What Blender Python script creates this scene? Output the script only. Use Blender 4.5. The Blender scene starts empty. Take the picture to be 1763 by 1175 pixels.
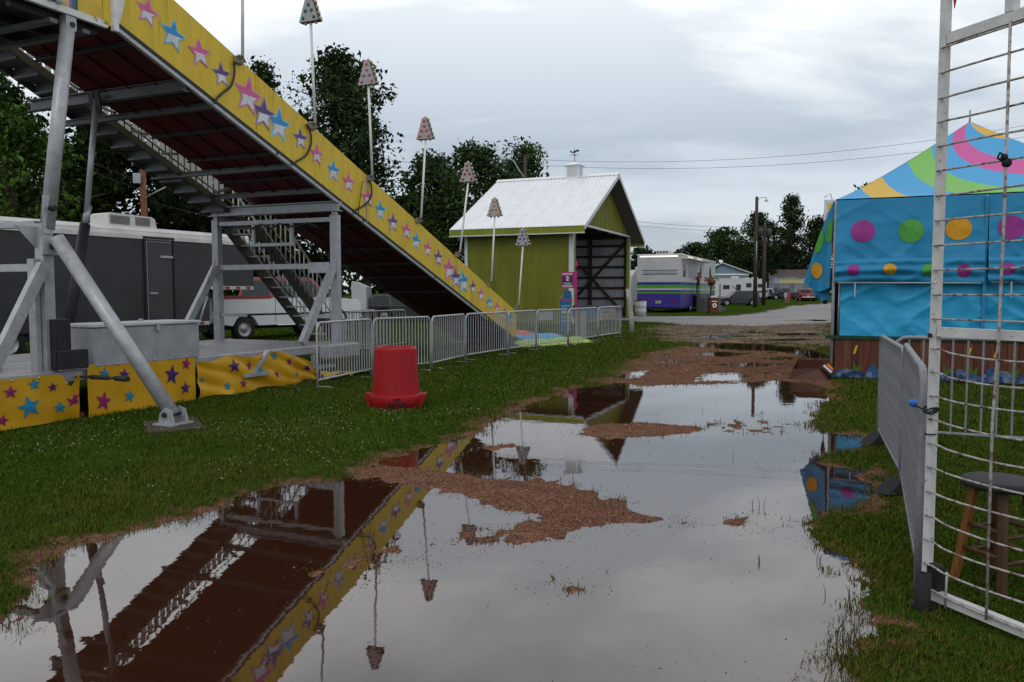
import bpy, math, random
import numpy as np
from mathutils import Vector, Matrix
R = math.radians
random.seed(7)
C = bpy.context.scene.collection
SC = bpy.context.scene

# ------------------------------------------------------------------ camera
EYE = 1.6
F = 1345.0                      # focal length in pixels of the 1763 px wide photograph
PITCH = math.atan(83.5 / F)
cam = bpy.data.cameras.new('camera')
cam.sensor_width = 23.6
cam.lens = 23.6 * F / 1763.0
cam.clip_start = 0.05
cam.clip_end = 3000
camo = bpy.data.objects.new('camera', cam)
C.objects.link(camo)
camo.location = (0, 0, EYE)
camo.rotation_euler = (R(90) - PITCH, 0, 0)
SC.camera = camo

# ------------------------------------------------------------------ sky, sun, exposure
world = bpy.data.worlds.new('World')
SC.world = world
world.use_nodes = True
nt = world.node_tree
for n in list(nt.nodes):
    nt.nodes.remove(n)
def wn(t, **k):
    n = nt.nodes.new(t)
    for a, b in k.items():
        setattr(n, a, b)
    return n
def wl(a, b):
    nt.links.new(a, b)
def wmath(op, a, b=None):
    n = wn('ShaderNodeMath', operation=op)
    for i, v in enumerate((a, b)):
        if v is None:
            continue
        if isinstance(v, (int, float)):
            n.inputs[i].default_value = v
        else:
            wl(v, n.inputs[i])
    return n.outputs[0]
SUN_EL, SUN_ROT = R(48), R(200)
sky = wn('ShaderNodeTexSky', sky_type='NISHITA')
sky.sun_disc = False
sky.sun_elevation = SUN_EL
sky.sun_rotation = SUN_ROT
tc = wn('ShaderNodeTexCoord')
sep = wn('ShaderNodeSeparateXYZ')
wl(tc.outputs['Generated'], sep.inputs[0])
zz = wmath('ADD', wmath('MAXIMUM', sep.outputs[2], 0.0), 0.16)
comb = wn('ShaderNodeCombineXYZ')
wl(wmath('DIVIDE', sep.outputs[0], zz), comb.inputs[0])
wl(wmath('DIVIDE', sep.outputs[1], zz), comb.inputs[1])
n1 = wn('ShaderNodeTexNoise')
n1.inputs['Scale'].default_value = 0.8
n1.inputs['Detail'].default_value = 7.0
n1.inputs['Roughness'].default_value = 0.56
n1.inputs['Distortion'].default_value = 0.25
mp = wn('ShaderNodeMapping')
mp.inputs['Location'].default_value = (3.1, 1.7, 0.0)
mp.inputs['Scale'].default_value = (0.75, 1.15, 1.0)
wl(comb.outputs[0], mp.inputs['Vector'])
wl(mp.outputs[0], n1.inputs['Vector'])
rmp = wn('ShaderNodeValToRGB')
rmp.color_ramp.elements[0].position = 0.41
rmp.color_ramp.elements[0].color = (0.70, 0.735, 0.77, 1)
rmp.color_ramp.elements[1].position = 0.61
rmp.color_ramp.elements[1].color = (1.10, 1.09, 1.075, 1)
e = rmp.color_ramp.elements.new(0.5)
e.color = (0.95, 0.95, 0.945, 1)
wl(n1.outputs[0], rmp.inputs[0])
# overcast: the dome brightens gently towards the zenith
gr = wn('ShaderNodeValToRGB')
ge = gr.color_ramp.elements
while len(ge) < 7: ge.new(0.5)
for q, (p_, c_) in zip(ge, ((0.0, (0.66, 0.675, 0.69)), (0.06, (0.57, 0.61, 0.655)), (0.15, (0.50, 0.57, 0.64)), (0.24, (0.78, 0.83, 0.875)), (0.35, (1.10, 1.115, 1.125)), (0.48, (0.92, 0.95, 0.985)), (1.0, (0.74, 0.78, 0.83)))):
    q.position = p_; q.color = (*c_, 1)
wl(wmath('MAXIMUM', sep.outputs[2], 0.0), gr.inputs[0])
vm0 = wn('ShaderNodeVectorMath', operation='MULTIPLY')
wl(rmp.outputs[0], vm0.inputs[0]); wl(gr.outputs[0], vm0.inputs[1])
vm = wn('ShaderNodeVectorMath', operation='SCALE')
wl(vm0.outputs[0], vm.inputs[0])
vm.inputs['Scale'].default_value = 10.4
mx = wn('ShaderNodeMixRGB')
mx.inputs[0].default_value = 0.93
wl(sky.outputs[0], mx.inputs[1])
wl(vm.outputs[0], mx.inputs[2])
bg = wn('ShaderNodeBackground')
bg.inputs['Strength'].default_value = 0.10
wl(mx.outputs[0], bg.inputs['Color'])
wo = wn('ShaderNodeOutputWorld')
wl(bg.outputs[0], wo.inputs['Surface'])

sun = bpy.data.lights.new('sun', 'SUN')
sun.energy = 0.5
sun.angle = R(25)
sun.color = (1.0, 0.96, 0.9)
suno = bpy.data.objects.new('sun', sun)
C.objects.link(suno)
suno.rotation_euler = (R(90) - SUN_EL, 0, math.pi - SUN_ROT)
SC.view_settings.view_transform = 'Standard'
SC.view_settings.look = 'None'
SC.view_settings.gamma = 1.0
SC.view_settings.exposure = 0.2
SC.view_settings.use_curve_mapping = False

# ------------------------------------------------------------------ photo geometry helpers
cp, sp_ = math.cos(PITCH), math.sin(PITCH)
def ray(x, y):
    a, b = (x - 881.5) / F, (587.5 - y) / F
    v = Vector((a, cp + b * sp_, b * cp - sp_))
    return v / v.y
def G(x, y, z=0.0):
    """ground point seen at a pixel of the photograph"""
    v = ray(x, y)
    return Vector((0, 0, EYE)) + v * ((z - EYE) / v.z)
def P(x, y, d):
    return Vector((0, 0, EYE)) + ray(x, y) * d
UX, UY = 0.392, 0.920          # the fairground's own grid: u runs away along the midway, v to the left
ROT_U = math.atan2(UY, UX)

# ------------------------------------------------------------------ materials
_m = {}
def mat(name, rgb, rough=0.6, metal=0.0, var=0.18, scale=5.0, bump=0.0, bscale=40.0, rust=None, rust_amt=0.5, attr=None, spec=0.22, stretch=None, rscale=9.0):
    if name in _m:
        return _m[name]
    m = bpy.data.materials.new(name)
    _m[name] = m
    m.use_nodes = True
    t = m.node_tree
    b = t.nodes['Principled BSDF']
    b.inputs['Roughness'].default_value = rough
    b.inputs['Metallic'].default_value = metal
    b.inputs['Specular IOR Level'].default_value = spec
    L = t.links.new
    co = t.nodes.new('ShaderNodeTexCoord')
    vec = co.outputs['Object']
    if stretch:
        mpn = t.nodes.new('ShaderNodeMapping')
        mpn.inputs['Scale'].default_value = stretch
        L(vec, mpn.inputs['Vector'])
        vec = mpn.outputs[0]
    nz = t.nodes.new('ShaderNodeTexNoise')
    nz.inputs['Scale'].default_value = scale
    nz.inputs['Detail'].default_value = 6
    nz.inputs['Roughness'].default_value = 0.6
    L(vec, nz.inputs['Vector'])
    mr = t.nodes.new('ShaderNodeMapRange')
    mr.inputs[1].default_value = 0.3
    mr.inputs[2].default_value = 0.7
    mr.inputs[3].default_value = 1 - var
    mr.inputs[4].default_value = 1 + var * 0.7
    L(nz.outputs[0], mr.inputs[0])
    mul = t.nodes.new('ShaderNodeVectorMath')
    mul.operation = 'SCALE'
    mul.inputs[0].default_value = rgb
    L(mr.outputs[0], mul.inputs['Scale'])
    out = mul.outputs[0]
    if attr:
        at = t.nodes.new('ShaderNodeAttribute')
        at.attribute_name = attr
        L(at.outputs['Color'], mul.inputs[0])
    if rust:
        n2 = t.nodes.new('ShaderNodeTexNoise')
        n2.inputs['Scale'].default_value = rscale
        n2.inputs['Detail'].default_value = 9
        n2.inputs['Roughness'].default_value = 0.72
        L(vec, n2.inputs['Vector'])
        r2 = t.nodes.new('ShaderNodeMapRange')
        r2.inputs[1].default_value = 0.66 - 0.22 * rust_amt
        r2.inputs[2].default_value = 0.74 - 0.16 * rust_amt
        L(n2.outputs[0], r2.inputs[0])
        mxn = t.nodes.new('ShaderNodeMixRGB')
        mxn.inputs[2].default_value = (*rust, 1)
        L(r2.outputs[0], mxn.inputs[0])
        L(out, mxn.inputs[1])
        out = mxn.outputs[0]
    L(out, b.inputs['Base Color'])
    if bump:
        n3 = t.nodes.new('ShaderNodeTexNoise')
        n3.inputs['Scale'].default_value = bscale
        n3.inputs['Detail'].default_value = 4
        L(vec, n3.inputs['Vector'])
        bp = t.nodes.new('ShaderNodeBump')
        bp.inputs['Strength'].default_value = bump
        bp.inputs['Distance'].default_value = 0.02
        L(n3.outputs[0], bp.inputs['Height'])
        L(bp.outputs[0], b.inputs['Normal'])
    # slight roughness break-up
    mr3 = t.nodes.new('ShaderNodeMapRange')
    mr3.inputs[3].default_value = max(0.02, rough - 0.12)
    mr3.inputs[4].default_value = min(1.0, rough + 0.12)
    L(nz.outputs[0], mr3.inputs[0])
    L(mr3.outputs[0], b.inputs['Roughness'])
    return m
RUST = (0.075, 0.028, 0.012)
galv = mat('galvanised_steel', (0.37, 0.38, 0.40), 0.42, 0.3, 0.22, 9, 0.05, 60, rust=(0.27, 0.27, 0.28), rust_amt=0.5, rscale=30)
galv3 = mat('dull_galvanised_tube', (0.23, 0.235, 0.25), 0.55, 0.2, 0.25, 14, rust=(0.14, 0.14, 0.14), rust_amt=0.5, rscale=30)
galv2 = mat('galvanised_tube', (0.40, 0.405, 0.42), 0.42, 0.3, 0.2, 12, rust=(0.24, 0.235, 0.23), rust_amt=0.5, rscale=40)
alu = mat('worn_aluminium', (0.36, 0.37, 0.39), 0.42, 0.35, 0.2, 6, 0.05, rust=(0.25, 0.25, 0.26), rust_amt=0.5, rscale=26)
dkalu = mat('dull_aluminium', (0.12, 0.123, 0.13), 0.45, 0.35, 0.3, 4, rust=(0.10, 0.10, 0.105), rust_amt=0.5, rscale=20)
joistm = mat('joist_grey', (0.036, 0.028, 0.031), 0.6, 0.0, 0.3, 5)
whitep = mat('white_paint', (0.74, 0.74, 0.74), 0.45, 0, 0.1, 3)
whitew = mat('weathered_white_metal', (0.66, 0.65, 0.64), 0.5, 0, 0.15, 5, 0.04, rust=RUST, rust_amt=0.3)
gatem = mat('rusty_white_enamel', (0.52, 0.51, 0.505), 0.45, 0, 0.16, 9, 0.12, 55, rust=RUST, rust_amt=0.28, rscale=24)
rodm = mat('rusty_rod_enamel', (0.38, 0.365, 0.35), 0.5, 0, 0.2, 9, 0.1, 70, rust=(0.11, 0.045, 0.02), rust_amt=0.85, rscale=26)
black = mat('black_rubber', (0.014, 0.014, 0.015), 0.7, 0, 0.2, 10)
blackm = mat('black_metal', (0.025, 0.027, 0.033), 0.5, 0.2, 0.25, 6)
yellow = mat('yellow_fibreglass', (0.62, 0.43, 0.030), 0.42, 0, 0.13, 2.2, 0.03, 9, rust=(0.42, 0.27, 0.028), rust_amt=0.48, stretch=(2.2, 1, 0.22), rscale=5)
yellowc = mat('yellow_vinyl', (0.50, 0.27, 0.010), 0.45, 0, 0.14, 2.5, 0.08, 7)
maroon = mat('maroon_underside', (0.085, 0.009, 0.016), 0.55, 0, 0.35, 2.0, 0.06, 14)
wood = mat('weathered_wood', (0.20, 0.16, 0.13), 0.8, 0, 0.35, 6, 0.3, 30, stretch=(1, 1, 0.12))
polewood = mat('creosote_pole', (0.055, 0.040, 0.033), 0.85, 0, 0.3, 5, 0.3, 30, stretch=(1, 1, 0.1))
glass = mat('dark_glass', (0.018, 0.026, 0.028), 0.16, 0, 0.1, 2, spec=0.25)
chrome = mat('chrome', (0.5, 0.5, 0.52), 0.2, 1.0, 0.1, 4)
rodsteel = mat('ram_steel', (0.33, 0.34, 0.36), 0.35, 0.4, 0.15, 6)

# ------------------------------------------------------------------ mesh builder
class MB:
    def __init__(s):
        s.v, s.f, s.mi, s.sm = [], [], [], []
        s.cur = 0
    def add(s, vs, fs, smooth=False):
        o = len(s.v)
        s.v += [tuple(v) for v in vs]
        for f in fs:
            s.f.append(tuple(i + o for i in f))
            s.mi.append(s.cur)
            s.sm.append(smooth)
        return s
    def box(s, lo, hi):
        (a, b, c), (d, e, f) = lo, hi
        a, d = min(a, d), max(a, d); b, e = min(b, e), max(b, e); c, f = min(c, f), max(c, f)
        return s.add([(a,b,c),(d,b,c),(d,e,c),(a,e,c),(a,b,f),(d,b,f),(d,e,f),(a,e,f)],
                     [(0,3,2,1),(4,5,6,7),(0,1,5,4),(1,2,6,5),(2,3,7,6),(3,0,4,7)])
    def bbox(s, lo, hi, r=0.02):
        """box with chamfered edges"""
        (a, b, c), (d, e, f) = lo, hi
        vs, idx = [], {}
        for ix, (X, sx) in enumerate(((a, 1), (d, -1))):
            for iy, (Y, sy) in enumerate(((b, 1), (e, -1))):
                for iz, (Z, sz) in enumerate(((c, 1), (f, -1))):
                    for k, off in enumerate(((0, r, r), (r, 0, r), (r, r, 0))):
                        idx[ix, iy, iz, k] = len(vs)
                        vs.append((X + sx * off[0], Y + sy * off[1], Z + sz * off[2]))
        I = idx
        fs = []
        for q in (0, 1):
            fs.append([I[q,0,0,0], I[q,1,0,0], I[q,1,1,0], I[q,0,1,0]])
            fs.append([I[0,q,0,1], I[1,q,0,1], I[1,q,1,1], I[0,q,1,1]])
            fs.append([I[0,0,q,2], I[1,0,q,2], I[1,1,q,2], I[0,1,q,2]])
        for p in (0, 1):
            for q in (0, 1):
                fs.append([I[p,q,0,0], I[p,q,0,1], I[p,q,1,1], I[p,q,1,0]])
                fs.append([I[p,0,q,0], I[p,0,q,2], I[p,1,q,2], I[p,1,q,0]])
                fs.append([I[0,p,q,1], I[0,p,q,2], I[1,p,q,2], I[1,p,q,1]])
                for t in (0, 1):
                    fs.append([I[p,q,t,0], I[p,q,t,1], I[p,q,t,2]])
        cen = Vector(((a+d)/2, (b+e)/2, (c+f)/2))
        out = []
        for g in fs:
            p0, p1, p2 = (Vector(vs[i]) for i in g[:3])
            nrm = (p1 - p0).cross(p2 - p0)
            mid = sum((Vector(vs[i]) for i in g), Vector()) / len(g)
            out.append(g if nrm.dot(mid - cen) > 0 else g[::-1])
        return s.add(vs, out)
    def bar(s, p0, p1, w, h=None, up=(0, 0, 1)):
        """rectangular bar from p0 to p1"""
        h = h or w
        p0, p1 = Vector(p0), Vector(p1)
        d = (p1 - p0).normalized()
        upv = Vector(up)
        if abs(d.dot(upv)) > 0.98:
            upv = Vector((0, 1, 0))
        a = d.cross(upv).normalized()
        b = a.cross(d).normalized()
        vs = []
        for p in (p0, p1):
            for (i, j) in ((-1,-1),(1,-1),(1,1),(-1,1)):
                vs.append(p + a * (i * w / 2) + b * (j * h / 2))
        return s.add(vs, [(0,1,2,3),(7,6,5,4),(0,4,5,1),(1,5,6,2),(2,6,7,3),(3,7,4,0)])
    def tube(s, pts, r, n=10, caps=True):
        pts = [Vector(p) for p in pts]
        rs = r if isinstance(r, (list, tuple)) else [r] * len(pts)
        vs, fs = [], []
        prev = None
        for i, p in enumerate(pts):
            d = (pts[min(i+1, len(pts)-1)] - pts[max(i-1, 0)]).normalized()
            if prev is None:
                up = Vector((0,0,1)) if abs(d.z) < 0.9 else Vector((1,0,0))
                a = d.cross(up).normalized()
            else:
                a = (prev - d * prev.dot(d)).normalized()
            prev = a
            b = d.cross(a)
            for k in range(n):
                t = 2 * math.pi * k / n
                vs.append(p + (a * math.cos(t) + b * math.sin(t)) * rs[i])
        for i in range(len(pts) - 1):
            for k in range(n):
                k2 = (k + 1) % n
                fs.append((i*n+k, i*n+k2, (i+1)*n+k2, (i+1)*n+k))
        s.add(vs, fs, n > 5)
        if caps:
            o = len(s.v) - len(vs)
            s.f.append(tuple(o + k for k in range(n))[::-1]); s.mi.append(s.cur); s.sm.append(False)
            q = o + (len(pts)-1)*n
            s.f.append(tuple(q + k for k in range(n))); s.mi.append(s.cur); s.sm.append(False)
        return s
    def lathe(s, prof, n=24, c=(0,0,0), axis='z'):
        vs, fs = [], []
        for (r, z) in prof:
            for k in range(n):
                t = 2*math.pi*k/n
                x, y = r*math.cos(t), r*math.sin(t)
                if axis == 'z': q = (x, y, z)
                elif axis == 'y': q = (x, z, y)
                else: q = (z, x, y)
                vs.append((q[0]+c[0], q[1]+c[1], q[2]+c[2]))
        for i in range(len(prof)-1):
            for k in range(n):
                k2 = (k+1) % n
                f = (i*n+k, i*n+k2, (i+1)*n+k2, (i+1)*n+k)
                fs.append(f if axis != 'y' else f[::-1])
        return s.add(vs, fs, True)
    def prism(s, poly, y0, y1, axis='y'):
        """polygon in (x,z) extruded along y (or (y,z) along x, or (x,y) along z)"""
        n = len(poly)
        def q(p, t):
            if axis == 'y': return (p[0], t, p[1])
            if axis == 'x': return (t, p[0], p[1])
            return (p[0], p[1], t)
        vs = [q(p, y0) for p in poly] + [q(p, y1) for p in poly]
        fs = [tuple(range(n)), tuple(range(2*n-1, n-1, -1))]
        for i in range(n):
            j = (i+1) % n
            fs.append((i, i+n, j+n, j))
        return s.add(vs, fs)
    def quad(s, *p):
        return s.add(p, [tuple(range(len(p)))])
    def grid(s, fn, nu, nv, smooth=True):
        vs = [fn(i/nu, j/nv) for j in range(nv+1) for i in range(nu+1)]
        fs = [(j*(nu+1)+i, j*(nu+1)+i+1, (j+1)*(nu+1)+i+1, (j+1)*(nu+1)+i) for j in range(nv) for i in range(nu)]
        return s.add(vs, fs, smooth)
    def ball(s, c, r, n=8, sz=1.0):
        prof = [(max(1e-4, r*math.sin(math.pi*i/(n//2+1))), -r*sz*math.cos(math.pi*i/(n//2+1))) for i in range(n//2+2)]
        return s.lathe(prof, n, c)
    def mesh(s, name, mats):
        me = bpy.data.meshes.new(name)
        me.from_pydata(s.v, [], s.f)
        for m in (mats if isinstance(mats, (list, tuple)) else [mats]):
            me.materials.append(m)
        me.polygons.foreach_set('material_index', s.mi)
        me.polygons.foreach_set('use_smooth', s.sm)
        me.update()
        return me
    def build(s, name, mats, parent=None, **k):
        return link(name, s.mesh(name, mats), parent, **k)
def link(name, data, parent=None, loc=None, rz=None, **k):
    o = bpy.data.objects.new(name, data)
    C.objects.link(o)
    if parent is not None:
        o.parent = parent
    if loc is not None:
        o.location = loc
    if rz is not None:
        o.rotation_euler = (0, 0, rz)
    for a, b in k.items():
        if b is not None:
            o[a] = b
    return o
def thing(name, label, cat, loc=(0,0,0), rz=0.0, group=None):
    return link(name, None, None, loc, rz, label=label, category=cat, group=group)
def tag(o, label, cat, group=None):
    o['label'] = label
    o['category'] = cat
    if group:
        o['group'] = group
    return o
def copy_tree(o, parent=None):
    c = o.copy()
    C.objects.link(c)
    if parent is not None:
        c.parent = parent
    for ch in list(o.children):
        copy_tree(ch, c)
    return c
def text_mesh(txt, size, matr, name, thick=0.002, bold=0.0):
    cu = bpy.data.curves.new(name, 'FONT')
    cu.body = txt
    cu.size = size
    cu.align_x = 'CENTER'
    cu.align_y = 'CENTER'
    cu.extrude = thick
    cu.offset = bold
    ob = bpy.data.objects.new(name + '_tmp', cu)
    C.objects.link(ob)
    dg = bpy.context.evaluated_depsgraph_get()
    me = bpy.data.meshes.new_from_object(ob.evaluated_get(dg))
    bpy.data.objects.remove(ob)
    me.materials.clear()
    me.materials.append(matr)
    return me
def star_poly(r, r2=0.42, rot=0.0):
    return [((r if i % 2 == 0 else r*r2)*math.sin(rot + i*math.pi/5), (r if i % 2 == 0 else r*r2)*math.cos(rot + i*math.pi/5)) for i in range(10)]

# ------------------------------------------------------------------ noise
def _hash(ix, iy, seed):
    h = (ix.astype(np.int64)*374761393 + iy.astype(np.int64)*668265263 + seed*1442695041) & 0x7fffffff
    h = ((h ^ (h >> 13)) * 1274126177) & 0x7fffffff
    return ((h ^ (h >> 16)) & 0xffff) / 65535.0
def vnoise(x, y, seed=0):
    ix, iy = np.floor(x), np.floor(y)
    fx, fy = x-ix, y-iy
    fx = fx*fx*(3-2*fx); fy = fy*fy*(3-2*fy)
    a = _hash(ix, iy, seed); b = _hash(ix+1, iy, seed); c = _hash(ix, iy+1, seed); d = _hash(ix+1, iy+1, seed)
    return (a*(1-fx)+b*fx)*(1-fy) + (c*(1-fx)+d*fx)*fy
def fbm(x, y, seed=0, octv=4):
    t, a, s = 0, 1.0, 0
    for o in range(octv):
        t = t + a*(vnoise(x*2**o+o*17.3, y*2**o+o*9.1, seed+o)-0.5)
        s += a
        a *= 0.55
    return t/s
def sdist(px, py, poly):
    """signed distance to a polygon, negative inside"""
    n = len(poly)
    d = np.full(px.shape, 1e9)
    ins = np.zeros(px.shape, bool)
    for i in range(n):
        ax, ay = poly[i]; bx, by = poly[(i+1) % n]
        ex, ey = bx-ax, by-ay
        L = ex*ex+ey*ey + 1e-12
        t = np.clip(((px-ax)*ex+(py-ay)*ey)/L, 0, 1)
        d = np.minimum(d, (px-ax-t*ex)**2 + (py-ay-t*ey)**2)
        if ay != by:
            c = ((ay > py) != (by > py)) & (px < (bx-ax)*(py-ay)/(by-ay) + ax)
            ins ^= c
    d = np.sqrt(d)
    return np.where(ins, -d, d)
def sstep(a, b, x):
    t = np.clip((x-a)/(b-a), 0, 1)
    return t*t*(3-2*t)
# ------------------------------------------------------------------ ground and puddle
def gp(pts):
    return [tuple(G(x, y))[:2] for x, y in pts]
WATER = gp([(-260,1420),(-180,1180),(-60,1110),(0,1085),(38,1045),(62,990),(100,952),(200,926),(280,906),(340,890),(392,868),(420,850),(500,835),
            (560,828),(628,822),(640,806),(652,796),(700,780),(760,764),(828,745),(850,724),(885,707),(930,691),(960,681),(985,670),(1040,663),
            (1075,660),(1100,665),(1180,663),(1260,661),(1330,655),(1400,661),(1428,668),(1424,690),(1404,708),(1398,728),(1412,744),(1492,752),
            (1498,772),(1420,784),(1412,800),(1478,812),(1508,850),(1488,878),(1412,884),(1400,900),(1420,938),(1452,950),(1476,966),(1472,992),
            (1482,1020),(1492,1060),(1482,1108),(1470,1140),(1460,1180),(1440,1300),(1420,1500),(900,1700)])
POOLS = [gp([(1200,591),(1300,591),(1385,599),(1428,611),(1425,618),(1400,617),(1345,606),(1250,602),(1195,598)]),
         gp([(1203,656),(1212,644),(1262,641),(1292,650),(1272,656)]),
         gp([(1062,650),(1078,640),(1125,636),(1118,646),(1082,652)]),
         gp([(1230,628),(1300,625),(1360,627),(1300,631)]),
         gp([(1225,572),(1290,569),(1320,573),(1260,576)]),
         gp([(1330,574),(1400,573),(1410,578),(1345,579)]),
         gp([(1180,610),(1245,606),(1290,610),(1250,615)]),
         gp([(1180,580),(1240,577),(1300,579),(1230,583)]), gp([(1300,585),(1380,583),(1400,586),(1330,588)]), gp([(1340,551.5),(1400,550),(1432,551),(1420,554),(1360,554)]), gp([(1300,546),(1350,545.6),(1345,547),(1300,547.3)]), gp([(1130,549),(1230,547.6),(1250,548.8),(1150,550)])]
ISL = [gp([(585,815),(610,802),(680,803),(790,811),(880,826),(930,820),(990,831),(1040,851),(1108,879),(1192,896),(1194,906),(1100,904),(1010,914),
           (940,936),(885,938),(846,918),(880,902),(930,889),(850,880),(795,860),(720,842),(640,824),(600,826)]),
       gp([(992,738),(1040,730),(1100,727),(1196,734),(1204,744),(1110,754),(1040,757),(990,748)]),
       gp([(826,772),(850,767),(892,765),(888,770),(850,775)])]
FAINT = [gp([(640,948),(700,935),(760,925),(840,915),(830,930),(760,955),(700,958)]), gp([(1240,905),(1290,885),(1340,890),(1310,915)]),
         gp([(560,985),(600,965),(640,970),(600,1000)]), gp([(940,1005),(985,985),(980,1010)]), gp([(1210,735),(1260,722),(1400,732),(1400,745),(1260,745)])]
GRAVF = gp([(1030,664),(1075,630),(1130,606),(1200,596),(1360,596),(1428,612),(1432,672),(1330,662),(1180,670),(1090,672)])
SOIL = gp([(1110,566),(1180,557),(1445,551),(1445,600),(1420,598),(1330,594),(1200,592),(1140,590)])
ROAD = gp([(1010,547),(1075,546),(1160,546),(1255,545.5),(1300,541),(1335,534),(1362,528),(1430,524.5),(1560,523),(1763,523),(1763,556),(1440,556),(1300,563),(1180,560),(1080,553),(1000,551)])
def land(X, Y):
    """signed distance to the nearest shoreline: positive on land, negative in water; also the two component fields"""
    nz = fbm(X/1.3, Y/1.3, 3, 3)*0.34 + fbm(X/0.33, Y/0.33, 11, 3)*0.17 + fbm(X/0.09, Y/0.09, 21, 3)*0.085
    amp = np.clip(0.45 + Y*0.035, 0.45, 1.2)
    far = np.clip((Y-9)/8, 0, 1)
    w = sdist(X, Y, WATER) + nz*amp*0.6
    for i, p in enumerate(POOLS):
        w = np.minimum(w, sdist(X, Y, p) + nz*(0.9 if i else 0.7))
    i_ = np.full(X.shape, 1e9)
    for p in ISL:
        i_ = np.minimum(i_, sdist(X, Y, p) + nz*0.45 + 0.045)
    sp = fbm(X/0.14, Y/0.14, 31, 3)
    for p in FAINT:
        i_ = np.minimum(i_, np.maximum(sdist(X, Y, p) + nz*0.6, 0.10 - sp*0.55 - 0.02))
    L = np.maximum(w, -i_)
    gf = sdist(X, Y, GRAVF)
    L = np.where(gf < -0.1, np.minimum(L, 0.20 + fbm(X/1.3, Y/0.9, 83, 4)*0.95 + np.clip(gf+0.5, 0, 1)*0.2), L)
    st = fbm(X/0.10, Y/0.15, 81, 3)*0.30
    L = L + st*np.exp(-(L/0.13)**2)
    return L, w, i_
def rise(Y):
    return 0.72*sstep(88, 142, Y)
def height(X, Y, Lf=None):
    if Lf is None:
        Lf = land(X, Y)[0]
    b = fbm(X/0.6, Y/0.6, 41, 4)
    h = np.where(Lf > 0, np.minimum(0.036, Lf*0.10 + 0.0005) + np.clip(Lf*2, 0, 1)*b*0.022, np.maximum(-0.05, Lf*0.12))
    h = h + np.where(Lf > 0, fbm(X/0.05, Y/0.05, 51, 2)*0.006*np.clip(Lf*14, 0, 1), 0)
    return h + rise(Y)
def gz(x, y):
    return float(height(np.array([x], float), np.array([y], float))[0])

def build_ground():
    rows = np.concatenate([[-60.0, -6.0, 0.2], np.geomspace(0.9, 60, 520), np.geomspace(63, 900, 46)])
    cols = np.concatenate([[-2.6, -1.6], np.linspace(-0.86, 0.86, 500), [1.6, 2.6]])
    spread = np.where(rows < 0.9, 40.0, rows*1.0)
    Xg = cols[None, :]*np.maximum(spread, 0.9)[:, None]
    Yg = np.repeat(rows[:, None], len(cols), 1)
    X, Y = Xg.ravel(), Yg.ravel()
    L, w, i_ = land(X, Y)
    Z = height(X, Y, L)
    nr, nc = len(rows), len(cols)
    a = (np.arange(nr-1)[:, None]*nc + np.arange(nc-1)[None, :]).ravel()
    faces = np.stack([a, a+1, a+1+nc, a+nc], 1)
    me = bpy.data.meshes.new('ground')
    me.vertices.add(len(X))
    me.vertices.foreach_set('co', np.stack([X, Y, Z], 1).astype(np.float32).ravel())
    nf = len(faces)
    me.loops.add(nf*4)
    me.loops.foreach_set('vertex_index', faces.astype(np.int32).ravel())
    me.polygons.add(nf)
    me.polygons.foreach_set('loop_start', np.arange(0, nf*4, 4, dtype=np.int32))
    me.polygons.foreach_set('loop_total', np.full(nf, 4, np.int32))
    me.polygons.foreach_set('use_smooth', np.ones(nf, bool))
    me.update()
    gv, rd, so = cover(X, Y, L, w, i_)
    col = np.stack([gv, rd, so, np.ones_like(gv)], 1).astype(np.float32)
    at = me.color_attributes.new('cover', 'FLOAT_COLOR', 'POINT')
    at.data.foreach_set('color', col.ravel())
    me.materials.append(ground_mat())
    link('ground', me, kind='structure')
def cover(X, Y, L=None, w=None, i_=None):
    """what covers the soil at a point: gravel, road chippings, bare soil (0..1 each)"""
    if L is None:
        L, w, i_ = land(X, Y)
    n = fbm(X/0.5, Y/0.5, 61, 4)
    n2 = fbm(X/0.12, Y/0.12, 71, 3)
    wd = np.where(X > 1.2, 0.0, 0.008*Y)
    dw = sdist(X, Y, WATER)
    gv = 1 - sstep(wd*0.5, wd*1.9 + 0.12, dw + n*0.55 + n2*0.45)
    isl = np.clip(-i_*8, 0, 1)
    gv = np.maximum(gv, isl)
    gv = np.maximum(gv, 1 - sstep(-0.3, 0.35, sdist(X, Y, GRAVF) + n*1.1))
    rd = 1 - sstep(-0.5, 0.5, sdist(X, Y, ROAD) + n*1.8)
    so = (1 - sstep(-0.8, 0.9, sdist(X, Y, SOIL) + n*2.6))
    return gv, rd, so
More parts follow.
